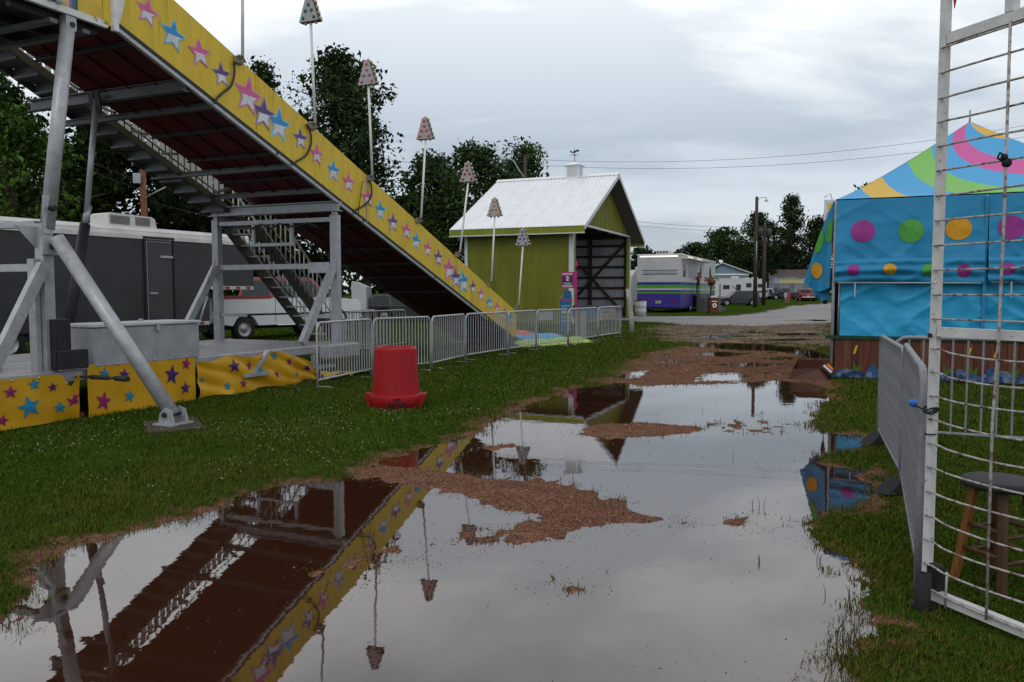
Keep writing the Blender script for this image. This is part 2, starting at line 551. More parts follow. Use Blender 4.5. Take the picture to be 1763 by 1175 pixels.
def ground_mat():
    m = bpy.data.materials.new('ground_cover')
    m.use_nodes = True
    t = m.node_tree
    b = t.nodes['Principled BSDF']
    L = t.links.new
    at = t.nodes.new('ShaderNodeAttribute'); at.attribute_name = 'cover'
    sp = t.nodes.new('ShaderNodeSeparateColor'); L(at.outputs['Color'], sp.inputs[0])
    co = t.nodes.new('ShaderNodeTexCoord')
    def noise(s, d=5, r=0.6):
        n = t.nodes.new('ShaderNodeTexNoise'); n.inputs['Scale'].default_value = s; n.inputs['Detail'].default_value = d; n.inputs['Roughness'].default_value = r
        L(co.outputs['Object'], n.inputs['Vector'])
        return n.outputs[0]
    def ramp(v, stops):
        n = t.nodes.new('ShaderNodeValToRGB')
        el = n.color_ramp.elements
        while len(el) < len(stops): el.new(0.5)
        for q, (p, c) in zip(el, stops):
            q.position = p; q.color = (*c, 1)
        L(v, n.inputs[0])
        return n.outputs[0]
    def mix(f, a, c):
        n = t.nodes.new('ShaderNodeMixRGB'); L(f, n.inputs[0]); L(a, n.inputs[1]); L(c, n.inputs[2])
        return n.outputs[0]
    big, mid, fine = noise(0.35, 6), noise(4.0, 6), noise(55.0, 4, 0.7)
    g1 = ramp(fine, [(0.3, (0.014, 0.023, 0.004)), (0.55, (0.032, 0.056, 0.008)), (0.75, (0.058, 0.083, 0.015))])
    g2 = ramp(mid, [(0.35, (0.021, 0.040, 0.005)), (0.65, (0.046, 0.074, 0.011))])
    mm = t.nodes.new('ShaderNodeMath'); mm.operation = 'MULTIPLY'; mm.inputs[1].default_value = 0.75; L(big, mm.inputs[0])
    grass = mix(mm.outputs[0], g1, g2)
    vor = t.nodes.new('ShaderNodeTexVoronoi'); vor.inputs['Scale'].default_value = 70.0
    L(co.outputs['Object'], vor.inputs['Vector'])
    sc = t.nodes.new('ShaderNodeSeparateColor'); L(vor.outputs['Color'], sc.inputs[0])
    grav = ramp(sc.outputs[0], [(0.0, (0.030, 0.015, 0.010)), (0.4, (0.110, 0.050, 0.032)), (0.8, (0.18, 0.090, 0.062)), (1.0, (0.26, 0.16, 0.12))])
    gravb = ramp(mid, [(0.3, (0.095, 0.044, 0.029)), (0.7, (0.21, 0.105, 0.072))])
    h1 = t.nodes.new('ShaderNodeMath'); h1.operation = 'MULTIPLY'; h1.inputs[1].default_value = 0.9; L(mid, h1.inputs[0])
    grav = mix(h1.outputs[0], grav, gravb)
    road = mix(noise(14.0, 5), ramp(noise(0.8, 6), [(0.3, (0.19, 0.178, 0.182)), (0.7, (0.29, 0.275, 0.28))]), ramp(fine, [(0.3, (0.17, 0.16, 0.158)), (0.7, (0.36, 0.345, 0.345))]))
    soil = ramp(noise(1.6, 7, 0.7), [(0.33, (0.035, 0.040, 0.012)), (0.42, (0.105, 0.070, 0.048)), (0.66, (0.19, 0.15, 0.125))])
    c = mix(sp.outputs[2], grass, soil)
    c = mix(sp.outputs[0], c, grav)
    c = mix(sp.outputs[1], c, road)
    L(c, b.inputs['Base Color'])
    b.inputs['Roughness'].default_value = 0.75
    b.inputs['Specular IOR Level'].default_value = 0.0
    bp = t.nodes.new('ShaderNodeBump'); bp.inputs['Strength'].default_value = 0.5; bp.inputs['Distance'].default_value = 0.02
    L(fine, bp.inputs['Height']); L(bp.outputs[0], b.inputs['Normal'])
    return m
build_ground()

def water_mat():
    m = bpy.data.materials.new('puddle_water')
    m.use_nodes = True
    t = m.node_tree
    b = t.nodes['Principled BSDF']
    b.inputs['Base Color'].default_value = (0.030, 0.0105, 0.005, 1)
    b.inputs['Roughness'].default_value = 0.015
    b.inputs['IOR'].default_value = 2.0
    b.inputs['Specular IOR Level'].default_value = 0.5
    L = t.links.new
    co = t.nodes.new('ShaderNodeTexCoord')
    n = t.nodes.new('ShaderNodeTexNoise'); n.inputs['Scale'].default_value = 5.0; n.inputs['Detail'].default_value = 3
    L(co.outputs['Object'], n.inputs['Vector'])
    bp = t.nodes.new('ShaderNodeBump'); bp.inputs['Strength'].default_value = 0.045; bp.inputs['Distance'].default_value = 0.01
    L(n.outputs[0], bp.inputs['Height']); L(bp.outputs[0], b.inputs['Normal'])
    return m
wm = water_mat()
mb = MB()
mb.quad((-6.5, 0.3, 0), (9, 0.3, 0), (34, 62, 0), (4, 62, 0))
mb.build('puddle', wm, kind='structure')

# ---- grass blades, clover, gravel chips (nobody could count them)
rng = np.random.default_rng(5)
def scatter(n, dmin, dmax, kmin, kmax, pw=1.0):
    t = rng.random(n)
    Y = dmin*(dmax/dmin)**(t**pw)
    X = (kmin + (kmax-kmin)*rng.random(n))*Y
    return X, Y
def raw_mesh(name, V, Fc, mats, cols=None, smooth=False, kind='stuff', parent=None, mi=None):
    me = bpy.data.meshes.new(name)
    me.vertices.add(len(V))
    me.vertices.foreach_set('co', V.astype(np.float32).ravel())
    k = Fc.shape[1]
    nf = len(Fc)
    me.loops.add(nf*k)
    me.loops.foreach_set('vertex_index', Fc.astype(np.int32).ravel())
    me.polygons.add(nf)
    me.polygons.foreach_set('loop_start', np.arange(0, nf*k, k, dtype=np.int32))
    me.polygons.foreach_set('loop_total', np.full(nf, k, np.int32))
    if smooth:
        me.polygons.foreach_set('use_smooth', np.ones(nf, bool))
    me.update()
    if cols is not None:
        at = me.color_attributes.new('tint', 'FLOAT_COLOR', 'POINT')
        at.data.foreach_set('color', np.concatenate([cols, np.ones((len(cols), 1))], 1).astype(np.float32).ravel())
    for m in (mats if isinstance(mats, list) else [mats]):
        me.materials.append(m)
    if mi is not None:
        me.polygons.foreach_set('material_index', mi.astype(np.int32))
    return link(name, me, parent, kind=kind)
grassm = mat('grass_blade', (0.04, 0.08, 0.015), 0.6, 0, 0.1, 2, attr='tint', spec=0.0)
def grass():
    X, Y = scatter(700000, 1.5, 40, -0.74, 0.74, 0.9)
    Xe, Ye = scatter(150000, 1.2, 12, 0.74, 1.25, 0.9)
    X, Y = np.concatenate([X, np.where(rng.random(len(Xe)) < 0.5, -Xe, Xe)]), np.concatenate([Y, Ye])
    L, w, i_ = land(X, Y)
    gv, rd, so = cover(X, Y, L, w, i_)
    pr = (1 - gv*0.70)*(1 - rd)*(1 - 0.93*so)
    patch = fbm(X/0.22, Y/0.22, 91, 3)
    pr = np.clip(pr*1.15 + 0.06*(L > 0.02)*(i_ > 0.02) + np.where((gv > 0.25) & (patch > 0.14), 0.35, 0), 0, 1)
    pr = np.where((i_ < 0), 0.03*(patch > 0.12), pr)
    pr = np.where(sdist(X, Y, GRAVF) < 0, pr*0.15, pr)
    # sparse blades standing in the shallow margin
    shallow = (L < 0) & (w > -0.20) & (patch > 0.06)
    keep = (rng.random(len(X)) < pr*np.where(fbm(X/0.55, Y/0.55, 97, 3) < -0.16, 0.45, 1.0)) & (L > 0.0) | (shallow & (rng.random(len(X)) < 0.35)) | ((L < 0) & (w > -0.06) & (rng.random(len(X)) < 0.3))
    X, Y, L, patch, i_ = X[keep], Y[keep], L[keep], patch[keep], i_[keep]
    n = len(X)
    Z = height(X, Y, L) - 0.003
    big = fbm(X/1.7, Y/1.7, 95, 3)
    lsz = (0.026 + 0.036*rng.random(n)**1.5)*(1 + 1.2*patch + 0.9*big)*np.clip(0.7 + Y*0.030, 0.75, 1.6)
    lsz = np.where(L < 0, lsz*0.9, lsz)
    th = rng.random(n)*2*np.pi
    lean = (0.25 + 0.95*rng.random(n))*lsz
    wd = (0.0010 + 0.0010*rng.random(n))*np.clip(0.6+Y*0.15, 1.0, 5.5)
    dx, dy = np.cos(th), np.sin(th)
    px, py = -np.sin(th+0.6*rng.random(n)), np.cos(th)
    B = np.stack([X, Y, Z], 1)
    up = np.array([0, 0, 1.0])
    D = np.stack([dx, dy, 0*dx], 1)
    W = np.stack([px, py, 0*px], 1)*wd[:, None]
    mid = B + D*(lean*0.35)[:, None] + up*(lsz*0.62)[:, None]
    tip = B + D*lean[:, None] + up*(lsz*0.88)[:, None]
    V = np.stack([B-W, B+W, mid+W*0.85, mid-W*0.85, tip], 1).reshape(-1, 3)
    o = np.arange(n)*5
    Fq = np.concatenate([np.stack([o, o+1, o+2], 1), np.stack([o, o+2, o+3], 1), np.stack([o+3, o+2, o+4], 1)])
    c1, c2, c3 = np.array([0.016, 0.037, 0.0035]), np.array([0.060, 0.103, 0.011]), np.array([0.115, 0.085, 0.024])
    r = np.clip(rng.random(n) + big*0.9 + 0.1, 0, 1)[:, None]
    col = c1*(1-r) + c2*r
    yl = np.clip(fbm(X/2.6, Y/2.6, 99, 4)*3.2, 0, 0.8)[:, None]
    col = col*(1-yl) + np.array([0.085, 0.100, 0.018])*(0.6+0.6*rng.random((n, 1)))*yl
    dry = (rng.random(n) < 0.07 + 0.25*np.clip(-big, 0, 1) + 0.12*(X > 1.0) + 0.30*np.exp(-np.clip(L, 0, 9)/0.25))[:, None]
    col = np.where(dry, c3*(0.6+0.6*rng.random(n))[:, None], col)
    raw_mesh('grass', V, Fq, grassm, np.repeat(col, 5, 0))
grass()
def clover():
    # leaf discs of clover in patches and white flower heads
    X, Y = scatter(40000, 2.2, 20, -0.72, 0.72, 0.85)
    L, w, i_ = land(X, Y)
    gv, rd, so = cover(X, Y, L, w, i_)
    pt = fbm(X/0.9, Y/0.9, 131, 3)
    k = (L > 0.06) & (gv < 0.4) & (rd < 0.2) & (so < 0.3) & (pt > 0.02)
    X, Y, L = X[k], Y[k], L[k]
    Z = height(X, Y, L)
    n = len(X)
    s = (0.004+0.006*rng.random(n))*np.clip(0.7+Y*0.05, 0.9, 1.6)
    zc = Z + 0.022 + 0.03*rng.random(n)
    vs = []
    t0 = rng.random(n)*6.28
    tl = rng.normal(0, 0.3, (n, 2))
    for kx in range(5):
        a = t0 + kx*2*np.pi/5
        vs.append(np.stack([X+s*np.cos(a), Y+s*np.sin(a), zc + s*(np.cos(a)*tl[:, 0]+np.sin(a)*tl[:, 1])], 1))
    V = np.stack(vs, 1).reshape(-1, 3)
    Fc = np.arange(n*5).reshape(n, 5)
    r = rng.random((n, 1))
    col = np.array([0.016, 0.040, 0.005])*(1-r) + np.array([0.042, 0.085, 0.014])*r
    raw_mesh('clover_leaves', V, Fc, grassm, np.repeat(col, 5, 0))
    X, Y = scatter(16000, 2.6, 30, -0.72, 0.40, 0.75)
    L, w, i_ = land(X, Y)
    gv, rd, so = cover(X, Y, L, w, i_)
    pt = fbm(X/1.1, Y/1.1, 137, 3)
    k = (L > 0.25) & (gv < 0.15) & (rd < 0.1) & (so < 0.1) & (pt + rng.random(len(X))*0.35 > 0.30) & (X < 2.5)
    X, Y, L = X[k], Y[k], L[k]
    Z = height(X, Y, L) + 0.045 + 0.04*rng.random(len(X))
    n = len(X)
    s = (0.0042+0.0036*rng.random(n))*np.clip(0.85+Y*0.02, 0.9, 1.4)
    off = np.array([(1,0,0),(-1,0,0),(0,1,0),(0,-1,0),(0,0,1),(0,0,-1)])
    V = (np.stack([X, Y, Z], 1)[:, None, :] + off[None]*s[:, None, None]).reshape(-1, 3)
    tri = np.array([(0,2,4),(2,1,4),(1,3,4),(3,0,4),(2,0,5),(1,2,5),(3,1,5),(0,3,5)])
    Fc = (np.arange(n)[:, None, None]*6 + tri[None]).reshape(-1, 3)
    raw_mesh('clover_flowers', V, Fc, mat('clover_white', (0.33, 0.32, 0.25), 0.7, 0, 0.2, 9), smooth=True)
clover()
def chips():
    X, Y = scatter(560000, 2.0, 24, -0.70, 0.62, 0.8)
    L, w, i_ = land(X, Y)
    gv, rd, so = cover(X, Y, L, w, i_)
    sp = fbm(X/0.16, Y/0.16, 171, 3)
    near = np.clip(gv, 0, 1)
    pr = np.where(i_ < 0, 0.85, near*0.30*(sp > -0.05))
    pr = np.where((sdist(X, Y, GRAVF) < 0), 0.4, pr)
    k = ((L > 0) & (rng.random(len(X)) < pr)) | ((L <= 0) & (L > -0.28) & (i_ < 0.30) & (rng.random(len(X)) < 0.85*np.exp(np.minimum(L, 0)*13)*np.clip(0.7+sp*3, 0.1, 1))) \
        | ((L <= 0) & (rng.random(len(X)) < 0.0035 + 0.02*(fbm(X/0.5, Y/0.8, 181, 3) > 0.17))) \
        | ((L <= 0) & (L > -0.12) & (sp > 0.05) & ((w > -0.14) | (i_ < 0.14)) & (rng.random(len(X)) < 0.25))
    X, Y, L = X[k], Y[k], L[k]
    Z = np.maximum(height(X, Y, L), -0.002)
    n = len(X)
    s = (0.0035 + 0.0065*rng.random(n)**2)*np.clip(0.75+Y*0.055, 0.85, 2.0)
    off = np.array([(1,0,0),(-0.5,0.8,0),(-0.5,-0.8,0),(0.1,0.1,0.6)])
    a = rng.random(n)*6.28
    ca, sa = np.cos(a), np.sin(a)
    O = off[None]*(0.6+0.8*rng.random((n, 4, 3)))*s[:, None, None]
    V = np.stack([O[..., 0]*ca[:, None]-O[..., 1]*sa[:, None]*0.7, O[..., 0]*sa[:, None]+O[..., 1]*ca[:, None]*0.7, O[..., 2]], -1)
    V = (V + np.stack([X, Y, Z], 1)[:, None, :]).reshape(-1, 3)
    Fc = (np.arange(n)[:, None, None]*4 + np.array([(0,1,3),(1,2,3),(2,0,3)])[None]).reshape(-1, 3)
    r = rng.random((n, 1))
    col = np.where(r < 0.25, np.array([0.038, 0.017, 0.011]), np.where(r < 0.86, np.array([0.120, 0.052, 0.031]), np.array([0.27, 0.155, 0.10])))*(0.7+0.6*rng.random((n, 1)))
    raw_mesh('gravel', V, Fc, mat('wood_chip', (0.2, 0.1, 0.07), 0.5, 0, 0.1, 3, attr='tint', spec=0.08), np.repeat(col, 4, 0))
chips()
def stalks():
    mb = MB()
    rr = random.Random(3)
    for (x, y, h, lx, n) in ((1297,872,0.07,0.01,1),(1307,876,0.09,0,1),(1316,876,0.09,0.004,1),(1306,968,0.05,-0.01,2),(1405,968,0.06,0.002,1),(1411,970,0.05,0.002,2),
                             (1422,1025,0.06,-0.01,1),(1460,1030,0.07,-0.01,2),(1464,1052,0.05,0.006,2),(1436,1106,0.13,0.04,2),(1452,1100,0.12,-0.02,2),(1462,1110,0.09,0.02,3),
                             (1424,1120,0.06,0.02,2),(1470,1105,0.06,0.04,2),(1444,1130,0.05,-0.05,2),(1040,985,0.02,0.03,1),(1210,710,0.06,0.0,1),(1262,790,0.07,0,1)):
        for k in range(n):
            p = G(x + rr.uniform(-3, 3), y + rr.uniform(-2, 2))
            l = lx + rr.uniform(-0.02, 0.02)
            mb.tube([p + Vector((0,0,-0.02)), p + Vector((l*0.3, 0, h*0.55)), p + Vector((l, rr.uniform(-0.01, 0.01), h))], [0.0022, 0.002, 0.0006], 4)
    mb.build('grass_stalks', mat('wet_stalk', (0.03, 0.035, 0.016), 0.5, 0, 0.2, 5), kind='stuff')
stalks()

# ------------------------------------------------------------------ trees
leafm = mat('tree_leaf', (0.03, 0.06, 0.015), 0.65, 0, 0.1, 0.5, attr='tint', spec=0.0)
bark = mat('tree_bark', (0.06, 0.048, 0.04), 0.9, 0, 0.3, 5, 0.4, 12, stretch=(1, 1, 0.2))
def tree(label, x, d, top, wpx, seed,  tone=(0.026, 0.050, 0.014), base=0.12, nl=9000, ls=0.2, shape='oval', cat='tree', group=None, name='tree', lean=0.0):
    """a tree whose trunk stands at the given bearing and distance; crown of leaf clumps on limbs"""
    r = np.random.default_rng(seed)
    p = P(x, 504, d)
    zb = float(rise(np.array([d]))[0])
    H = P(x, top, d).z - zb
    W = wpx/F*d
    t = thing(name, label, cat, (p.x, d, zb), 0, group)
    nl = int(nl*1.45)
    tk = MB()
    rt = 0.018*H + 0.06
    wob = [(lean*H*q + 0.03*H*(r.random()-0.5)*q, 0.03*H*(r.random()-0.5)*q) for q in (0, .25, .5, .75, .95)]
    tk.tube([(wob[i][0], wob[i][1], H*q) for i, q in enumerate((0, .25, .5, .75, .95))], [rt, rt*.8, rt*.55, rt*.3, rt*.06], 8)
    cl = []
    nb = 26
    for k in range(nb):
        q = base + (1-base)*(k+0.5*r.random())/nb
        if shape == 'oval': ext = math.sin(math.pi*min(1, max(0.04, (q-base)/(1-base)))**0.8)**0.62
        elif shape == 'spire': ext = (1-(q-base)/(1-base))**0.75*min(1, 4*(q-base)/(1-base)+0.35)
        else: ext = (math.sin(math.pi*min(1, max(0.05, (q-base)/(1-base)))**1.35))**0.5
        for j in range(3):
            a = r.random()*6.28
            L = W/2*ext*(0.45+0.65*r.random())
            c = (np.interp(q, (0, .25, .5, .75, .95), [w[0] for w in wob]), np.interp(q, (0, .25, .5, .75, .95), [w[1] for w in wob]), H*q*0.93)
            e_ = (c[0]+L*math.cos(a), c[1]+L*math.sin(a), min(H*0.985, c[2]+L*(0.18+0.4*r.random())))
            if j < 2:
                mdl = tuple((c[i]+e_[i])/2 + (0.05*L if i == 2 else 0) for i in range(3))
                tk.tube([(c[0], c[1], max(0.1, c[2]-0.25*L)), mdl, e_], [rt*.28*(1-q*.6), rt*.18*(1-q*.6), 0.02], 5, caps=False)
            for f_ in (0.35, 0.62, 0.85, 1.0):
                cl.append((c[0]+(e_[0]-c[0])*f_, c[1]+(e_[1]-c[1])*f_, c[2]+(e_[2]-c[2])*f_, (0.055*W+0.25)*(0.6+0.8*r.random())*(1.1-0.3*f_)))
    tk.build('trunk', bark, t)
    cl = np.array(cl)
    keep = r.random(len(cl)) < 0.66
    cl = cl[keep]
    pick = r.integers(0, len(cl), nl)
    cc = cl[pick]
    q = r.normal(0, 1, (nl, 3))*np.array([1, 1, 0.72])
    q = q/np.maximum(1, np.linalg.norm(q, axis=1)/1.7)[:, None]
    cen = cc[:, :3] + q*cc[:, 3:4]
    cen[:, 2] = np.clip(cen[:, 2], H*base*0.5, H)
    s = 0.70*ls*(0.35+1.3*r.random(nl)**1.6)
    a1 = r.normal(0, 1, (nl, 3)); a1 /= np.linalg.norm(a1, axis=1)[:, None]
    a2 = np.cross(a1, r.normal(0, 1, (nl, 3))); a2 /= np.linalg.norm(a2, axis=1)[:, None]
    V = np.stack([cen-a1*s[:, None], cen-a2*(s*0.5)[:, None], cen+a1*s[:, None], cen+a2*(s*0.5)[:, None]], 1).reshape(-1, 3)
    Fc = np.arange(nl*4).reshape(nl, 4)
    tone = np.array(tone)
    ct = (0.55+1.15*r.random(len(cl))**1.3)[pick]
    k = ct*(0.7+0.6*r.random(nl))
    col = tone[None]*k[:, None]*np.array([1, 1, 1])
    col[:, 0] *= 0.85+0.4*r.random(nl)
    raw_mesh('crown', V, Fc, leafm, np.repeat(col, 4, 0), kind='thing', parent=t)
    return t
# ------------------------------------------------------------------ the slide (local x = along the slide, y = away to the left, z = up)
QX, QY = -4.3, 12.3
def onS(x, y, w=0.0):
    """(s, z) on the slide's own vertical plane at offset w"""
    v = ray(x, y)
    k = v.x
    X0, Y0 = QX - UY*w, QY + UX*w
    s = (Y0*k - X0)/(UX - UY*k)
    d = Y0 + UY*s
    return s, EYE + v.z*d, d
def slide_local(p):
    d = Vector((p.x-QX, p.y-QY, 0))
    return Vector((d.x*UX + d.y*UY, -d.x*UY + d.y*UX, 0))
def zb(s): return 4.26 - 0.3625*s
def zt(s): return zb(s) + 0.985 - 0.012*s
S0, S1 = -2.11, 11.2
SW = 2.0
slide = thing('fun_slide', 'long yellow fairground slide with star panels, grey steel legs and a trailer deck', 'fairground slide', (QX, QY, 0.0), ROT_U)
# side panels
cuts = [S0, 0.45, onS(628, 320)[0], 7.3, S1]
panels = []
for a, b in zip(cuts[:-1], cuts[1:]):
    for near in (True, False):
        y0, y1 = (-0.035, 0.0) if near else (SW, SW+0.035)
        mb = MB()
        lo = 0.0 if near else 0.14
        poly = [(a+0.006, zb(a+0.006)+lo), (b-0.006, zb(b-0.006)+lo), (b-0.006, zt(b-0.006)), (a+0.006, zt(a+0.006))]
        if b == S1:
            poly = [(a+0.006, zb(a+0.006)+lo), (10.75, zb(10.75)+lo), (10.95, zb(10.95)+0.03+lo*0.7), (11.12, 0.36), (11.2, 0.62), (11.2, zt(11.2)-0.10), (11.05, zt(11.05)), (a+0.006, zt(a+0.006))]
        mb.prism(poly, y0, y1)
        o = mb.build('side_panel', yellow, slide)
        if near:
            panels.append((a, b, o))
pink, violet, blue = (mat('star_pink', (0.58, 0.11, 0.26), 0.45, 0, 0.15, 6), mat('star_violet', (0.10, 0.06, 0.20), 0.45, 0, 0.15, 6), mat('star_blue', (0.03, 0.25, 0.50), 0.45, 0, 0.15, 6))
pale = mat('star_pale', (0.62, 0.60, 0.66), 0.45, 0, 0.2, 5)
rim = {'P': mat('star_pink_rim', (0.62, 0.25, 0.38), 0.45), 'V': mat('star_violet_rim', (0.32, 0.24, 0.42), 0.45), 'B': mat('star_blue_rim', (0.22, 0.50, 0.66), 0.45)}
STARS = [(250,22,'P',50),(294,62,'B',56),(340,93,'P',50),(378,130,'V',44),(424,166,'P',68),(450,197,'V',58),(477,216,'B',62),(514,240,'V',38),(542,267,'P',36),(571,295,'B',40),
         (597,315,'P',36),(630,341,'P',36),(652,363,'B',38),(674,384,'V',34),(697,398,'P',32),(714,416,'B',34),(734,429,'P',30),(752,444,'V',30),(771,464,'P',46),(782,479,'V',40),
         (795,486,'B',44),(812,495,'V',27),(826,507,'P',27),(840,521,'B',26),(853,530,'P',24),(866,541,'V',24),(877,549,'B',24)]
rs = random.Random(2)
for i, (x, y, c, h) in enumerate(STARS):
    s, z, d = onS(x, y)
    r = h/F*d*0.52
    par = [p for a, b, p in panels if a <= s <= b][0]
    mb = MB()
    rot = rs.uniform(-0.12, 0.2)
    y0 = -0.039 - 0.004*(i % 3)
    def out(q, k): return [(s + px*k, z + pz*k) for px, pz in q]
    q = star_poly(r, 0.46, rot)
    mb.cur = 0; mb.prism(out(q, 1.0), y0, -0.033)
    mb.cur = 1; mb.prism(out(q, 0.84), y0-0.002, y0+0.001)
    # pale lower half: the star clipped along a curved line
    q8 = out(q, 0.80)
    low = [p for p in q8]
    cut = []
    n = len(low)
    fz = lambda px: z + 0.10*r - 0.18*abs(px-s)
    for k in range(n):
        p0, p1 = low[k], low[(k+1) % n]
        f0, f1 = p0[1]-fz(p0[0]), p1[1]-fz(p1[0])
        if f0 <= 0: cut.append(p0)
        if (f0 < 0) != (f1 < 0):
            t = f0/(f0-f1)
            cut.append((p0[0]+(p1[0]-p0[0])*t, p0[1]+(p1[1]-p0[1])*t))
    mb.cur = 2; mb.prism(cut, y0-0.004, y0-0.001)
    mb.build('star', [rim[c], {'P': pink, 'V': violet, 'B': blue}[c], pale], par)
# trims
for (a, b) in ((S0, 0.9), (0.95, 3.4), (3.45, 6.3), (6.35, 9.2)):
    mb = MB(); mb.bar((a, -0.012, zb(a)-0.03), (b, -0.012, zb(b)-0.03), 0.06, 0.05); mb.build('edge_trim', alu, slide)
mb = MB(); mb.bar((S0, -0.040, zb(S0)+0.03), (10.8, -0.040, zb(10.8)+0.03), 0.012, 0.05); mb.build('edge_seal', blackm, slide)
mb = MB(); mb.bar((S0-0.04, -0.02, zb(S0)-0.06), (S0-0.04, -0.02, 6.2), 0.07); mb.build('end_post', whitew, slide)
mb = MB(); mb.bar((S0-0.16, -0.02, zb(S0)-0.02), (S0-0.16, -0.02, 6.2), 0.11, 0.02); mb.build('end_plate', yellow, slide)
mb = MB(); mb.prism([(S0, zb(S0)), (S0+0.09, zb(S0)+0.30), (S0+0.22, zt(S0)+0.3), (S0, zt(S0)+0.3)], -0.042, -0.036); mb.build('gusset_plate', whitew, slide)
mb = MB(); mb.bar((cuts[2], -0.042, zb(cuts[2])), (cuts[2], -0.042, zt(cuts[2])), 0.02, 0.012); mb.build('seam_strip', galv, slide)
# bed in sections: underside shows dark red
secs = [S0, 0.45, 2.3, 4.7, 7.3, 9.4, 11.0]
for a, b in zip(secs[:-1], secs[1:]):
    mb = MB(); mb.prism([(a+.004, zb(a)+0.05), (b-.004, zb(b)+0.05), (b-.004, zb(b)+0.11), (a+.004, zb(a)+0.11)], 0.004, SW-0.004); mb.build('slide_bed', maroon, slide)
mb = MB()
mb.prism([(11.0, 0.38), (11.0, 0.30), (11.5, 0.17), (12.3, 0.08), (14.9, 0.06), (14.9, 0.11), (12.3, 0.15), (11.5, 0.26)], 0.0, SW)
mb.build('runout', blackm, slide)
mb = MB(); mb.prism([(10.2, 0.05), (12.2, 0.05), (11.5, 0.20), (11.05, 0.33), (10.2, 0.6)], -0.03, -0.005); mb.build('runout_skirt', blackm, slide)
lanes = [('red', (0.55, 0.07, 0.035), SW-0.02, 1.36), ('blue', (0.06, 0.30, 0.55), 1.34, 0.69), ('green', (0.42, 0.55, 0.10), 0.67, 0.02)]
A_ = slide_local(G(903, 601)); E_ = slide_local(G(1003, 593.5)); ev = (E_-A_).normalized(); nv = Vector((-ev.y, ev.x, 0))
for nm, c, n0, n1, e0, e1, za, zc in (('green', (0.30, 0.42, 0.08), 0.0, 0.62, 0.0, 3.3, 0.03, 0.19), ('blue', (0.05, 0.27, 0.50), 0.64, 1.26, 0.0, 2.7, 0.17, 0.29), ('red', (0.52, 0.07, 0.035), 1.28, 1.9, 0.35, 2.0, 0.27, 0.38)):
    for j in range(2):
        f0, f1 = e0+(e1-e0)*j/2, e0+(e1-e0)*(j+1)/2-0.03
        def lane(u, v):
            e_ = f0+(f1-f0)*u; n_ = n0+(n1-n0)*v
            p = A_ + ev*e_ + nv*n_
            return (p.x, p.y, za+(zc-za)*v + 0.06*max(0.0, 1-(2*v-1)**6)*max(0.0, 1-(2*u-1)**8))
        mb = MB(); mb.grid(lane, 10, 8); mb.build('lane_mat', mat('mat_'+nm, c, 0.5, 0, 0.12, 6), slide)
# joists and cross beams under the bed
def joist(s, w1, h, b, name='cross_beam', m=joistm, drop=0.0):
    z = zb(s) - h/2 + 0.045 - drop
    mb = MB(); mb.box((s-b/2, -0.005, z-h/2), (s+b/2, w1, z-h/2+0.012)); mb.box((s-b/2, -0.005, z+h/2-0.012), (s+b/2, w1, z+h/2)); mb.box((s-0.006, 0, z-h/2), (s+0.006, w1-0.01, z+h/2))
    mb.build(name, m, slide)
for x, y in ((320, 146), (371, 190), (504, 291), (557, 337)):
    s = onS(x, y)[0]
    joist(s, 3.28, 0.17 if x == 320 else 0.09, 0.12 if x == 320 else 0.08, m=dkalu)
for x, y in ((235, 80), (342, 168), (421, 231), (478, 275), (528, 314), (632, 392), (686, 433), (718, 462), (748, 488), (780, 512)):
    s = onS(x, y)[0]
    joist(s, SW-0.02, 0.06, 0.06, 'joist')
for w in (0.55, 1.1, 1.6):
    mb = MB(); mb.bar((S0+0.1, w, zb(S0+0.1)+0.03), (10.5, w, zb(10.5)+0.03), 0.04, 0.03); mb.build('bed_runner', maroon, slide)

# platform at the top
PZ = 5.0
p0, p1 = -3.47, S0-0.2
plat = MB(); plat.box((p0, 0.03, PZ), (p1+0.1, 2.1, PZ+0.05)); plato = plat.build('platform', joistm, slide)
for i in range(4):
    y = 0.12 + i*0.6
    mb = MB(); mb.box((p0+0.03, y, PZ-0.11), (p1, y+0.07, PZ-0.002)); mb.build('joist', joistm, plato)
for y in (1.0, 2.0):
    mb = MB(); mb.box((p0+0.45+y*0.02, 0.05, PZ-0.16), (p0+0.55+y*0.02, 2.1, PZ-0.112)) if y == 1.0 else mb.box((p1-0.25, 0.05, PZ-0.16), (p1-0.15, 2.1, PZ-0.112)); mb.build('joist', dkalu, plato)
mb = MB(); mb.box((p0, -0.03, PZ-0.03), (p1+0.05, 0.03, PZ+0.05)); mb.build('edge_trim', whitew, plato)
mb = MB(); mb.box((p0-0.04, -0.03, PZ-0.03), (p0-0.002, 2.1, PZ+0.05)); mb.build('edge_trim', whitew, plato)
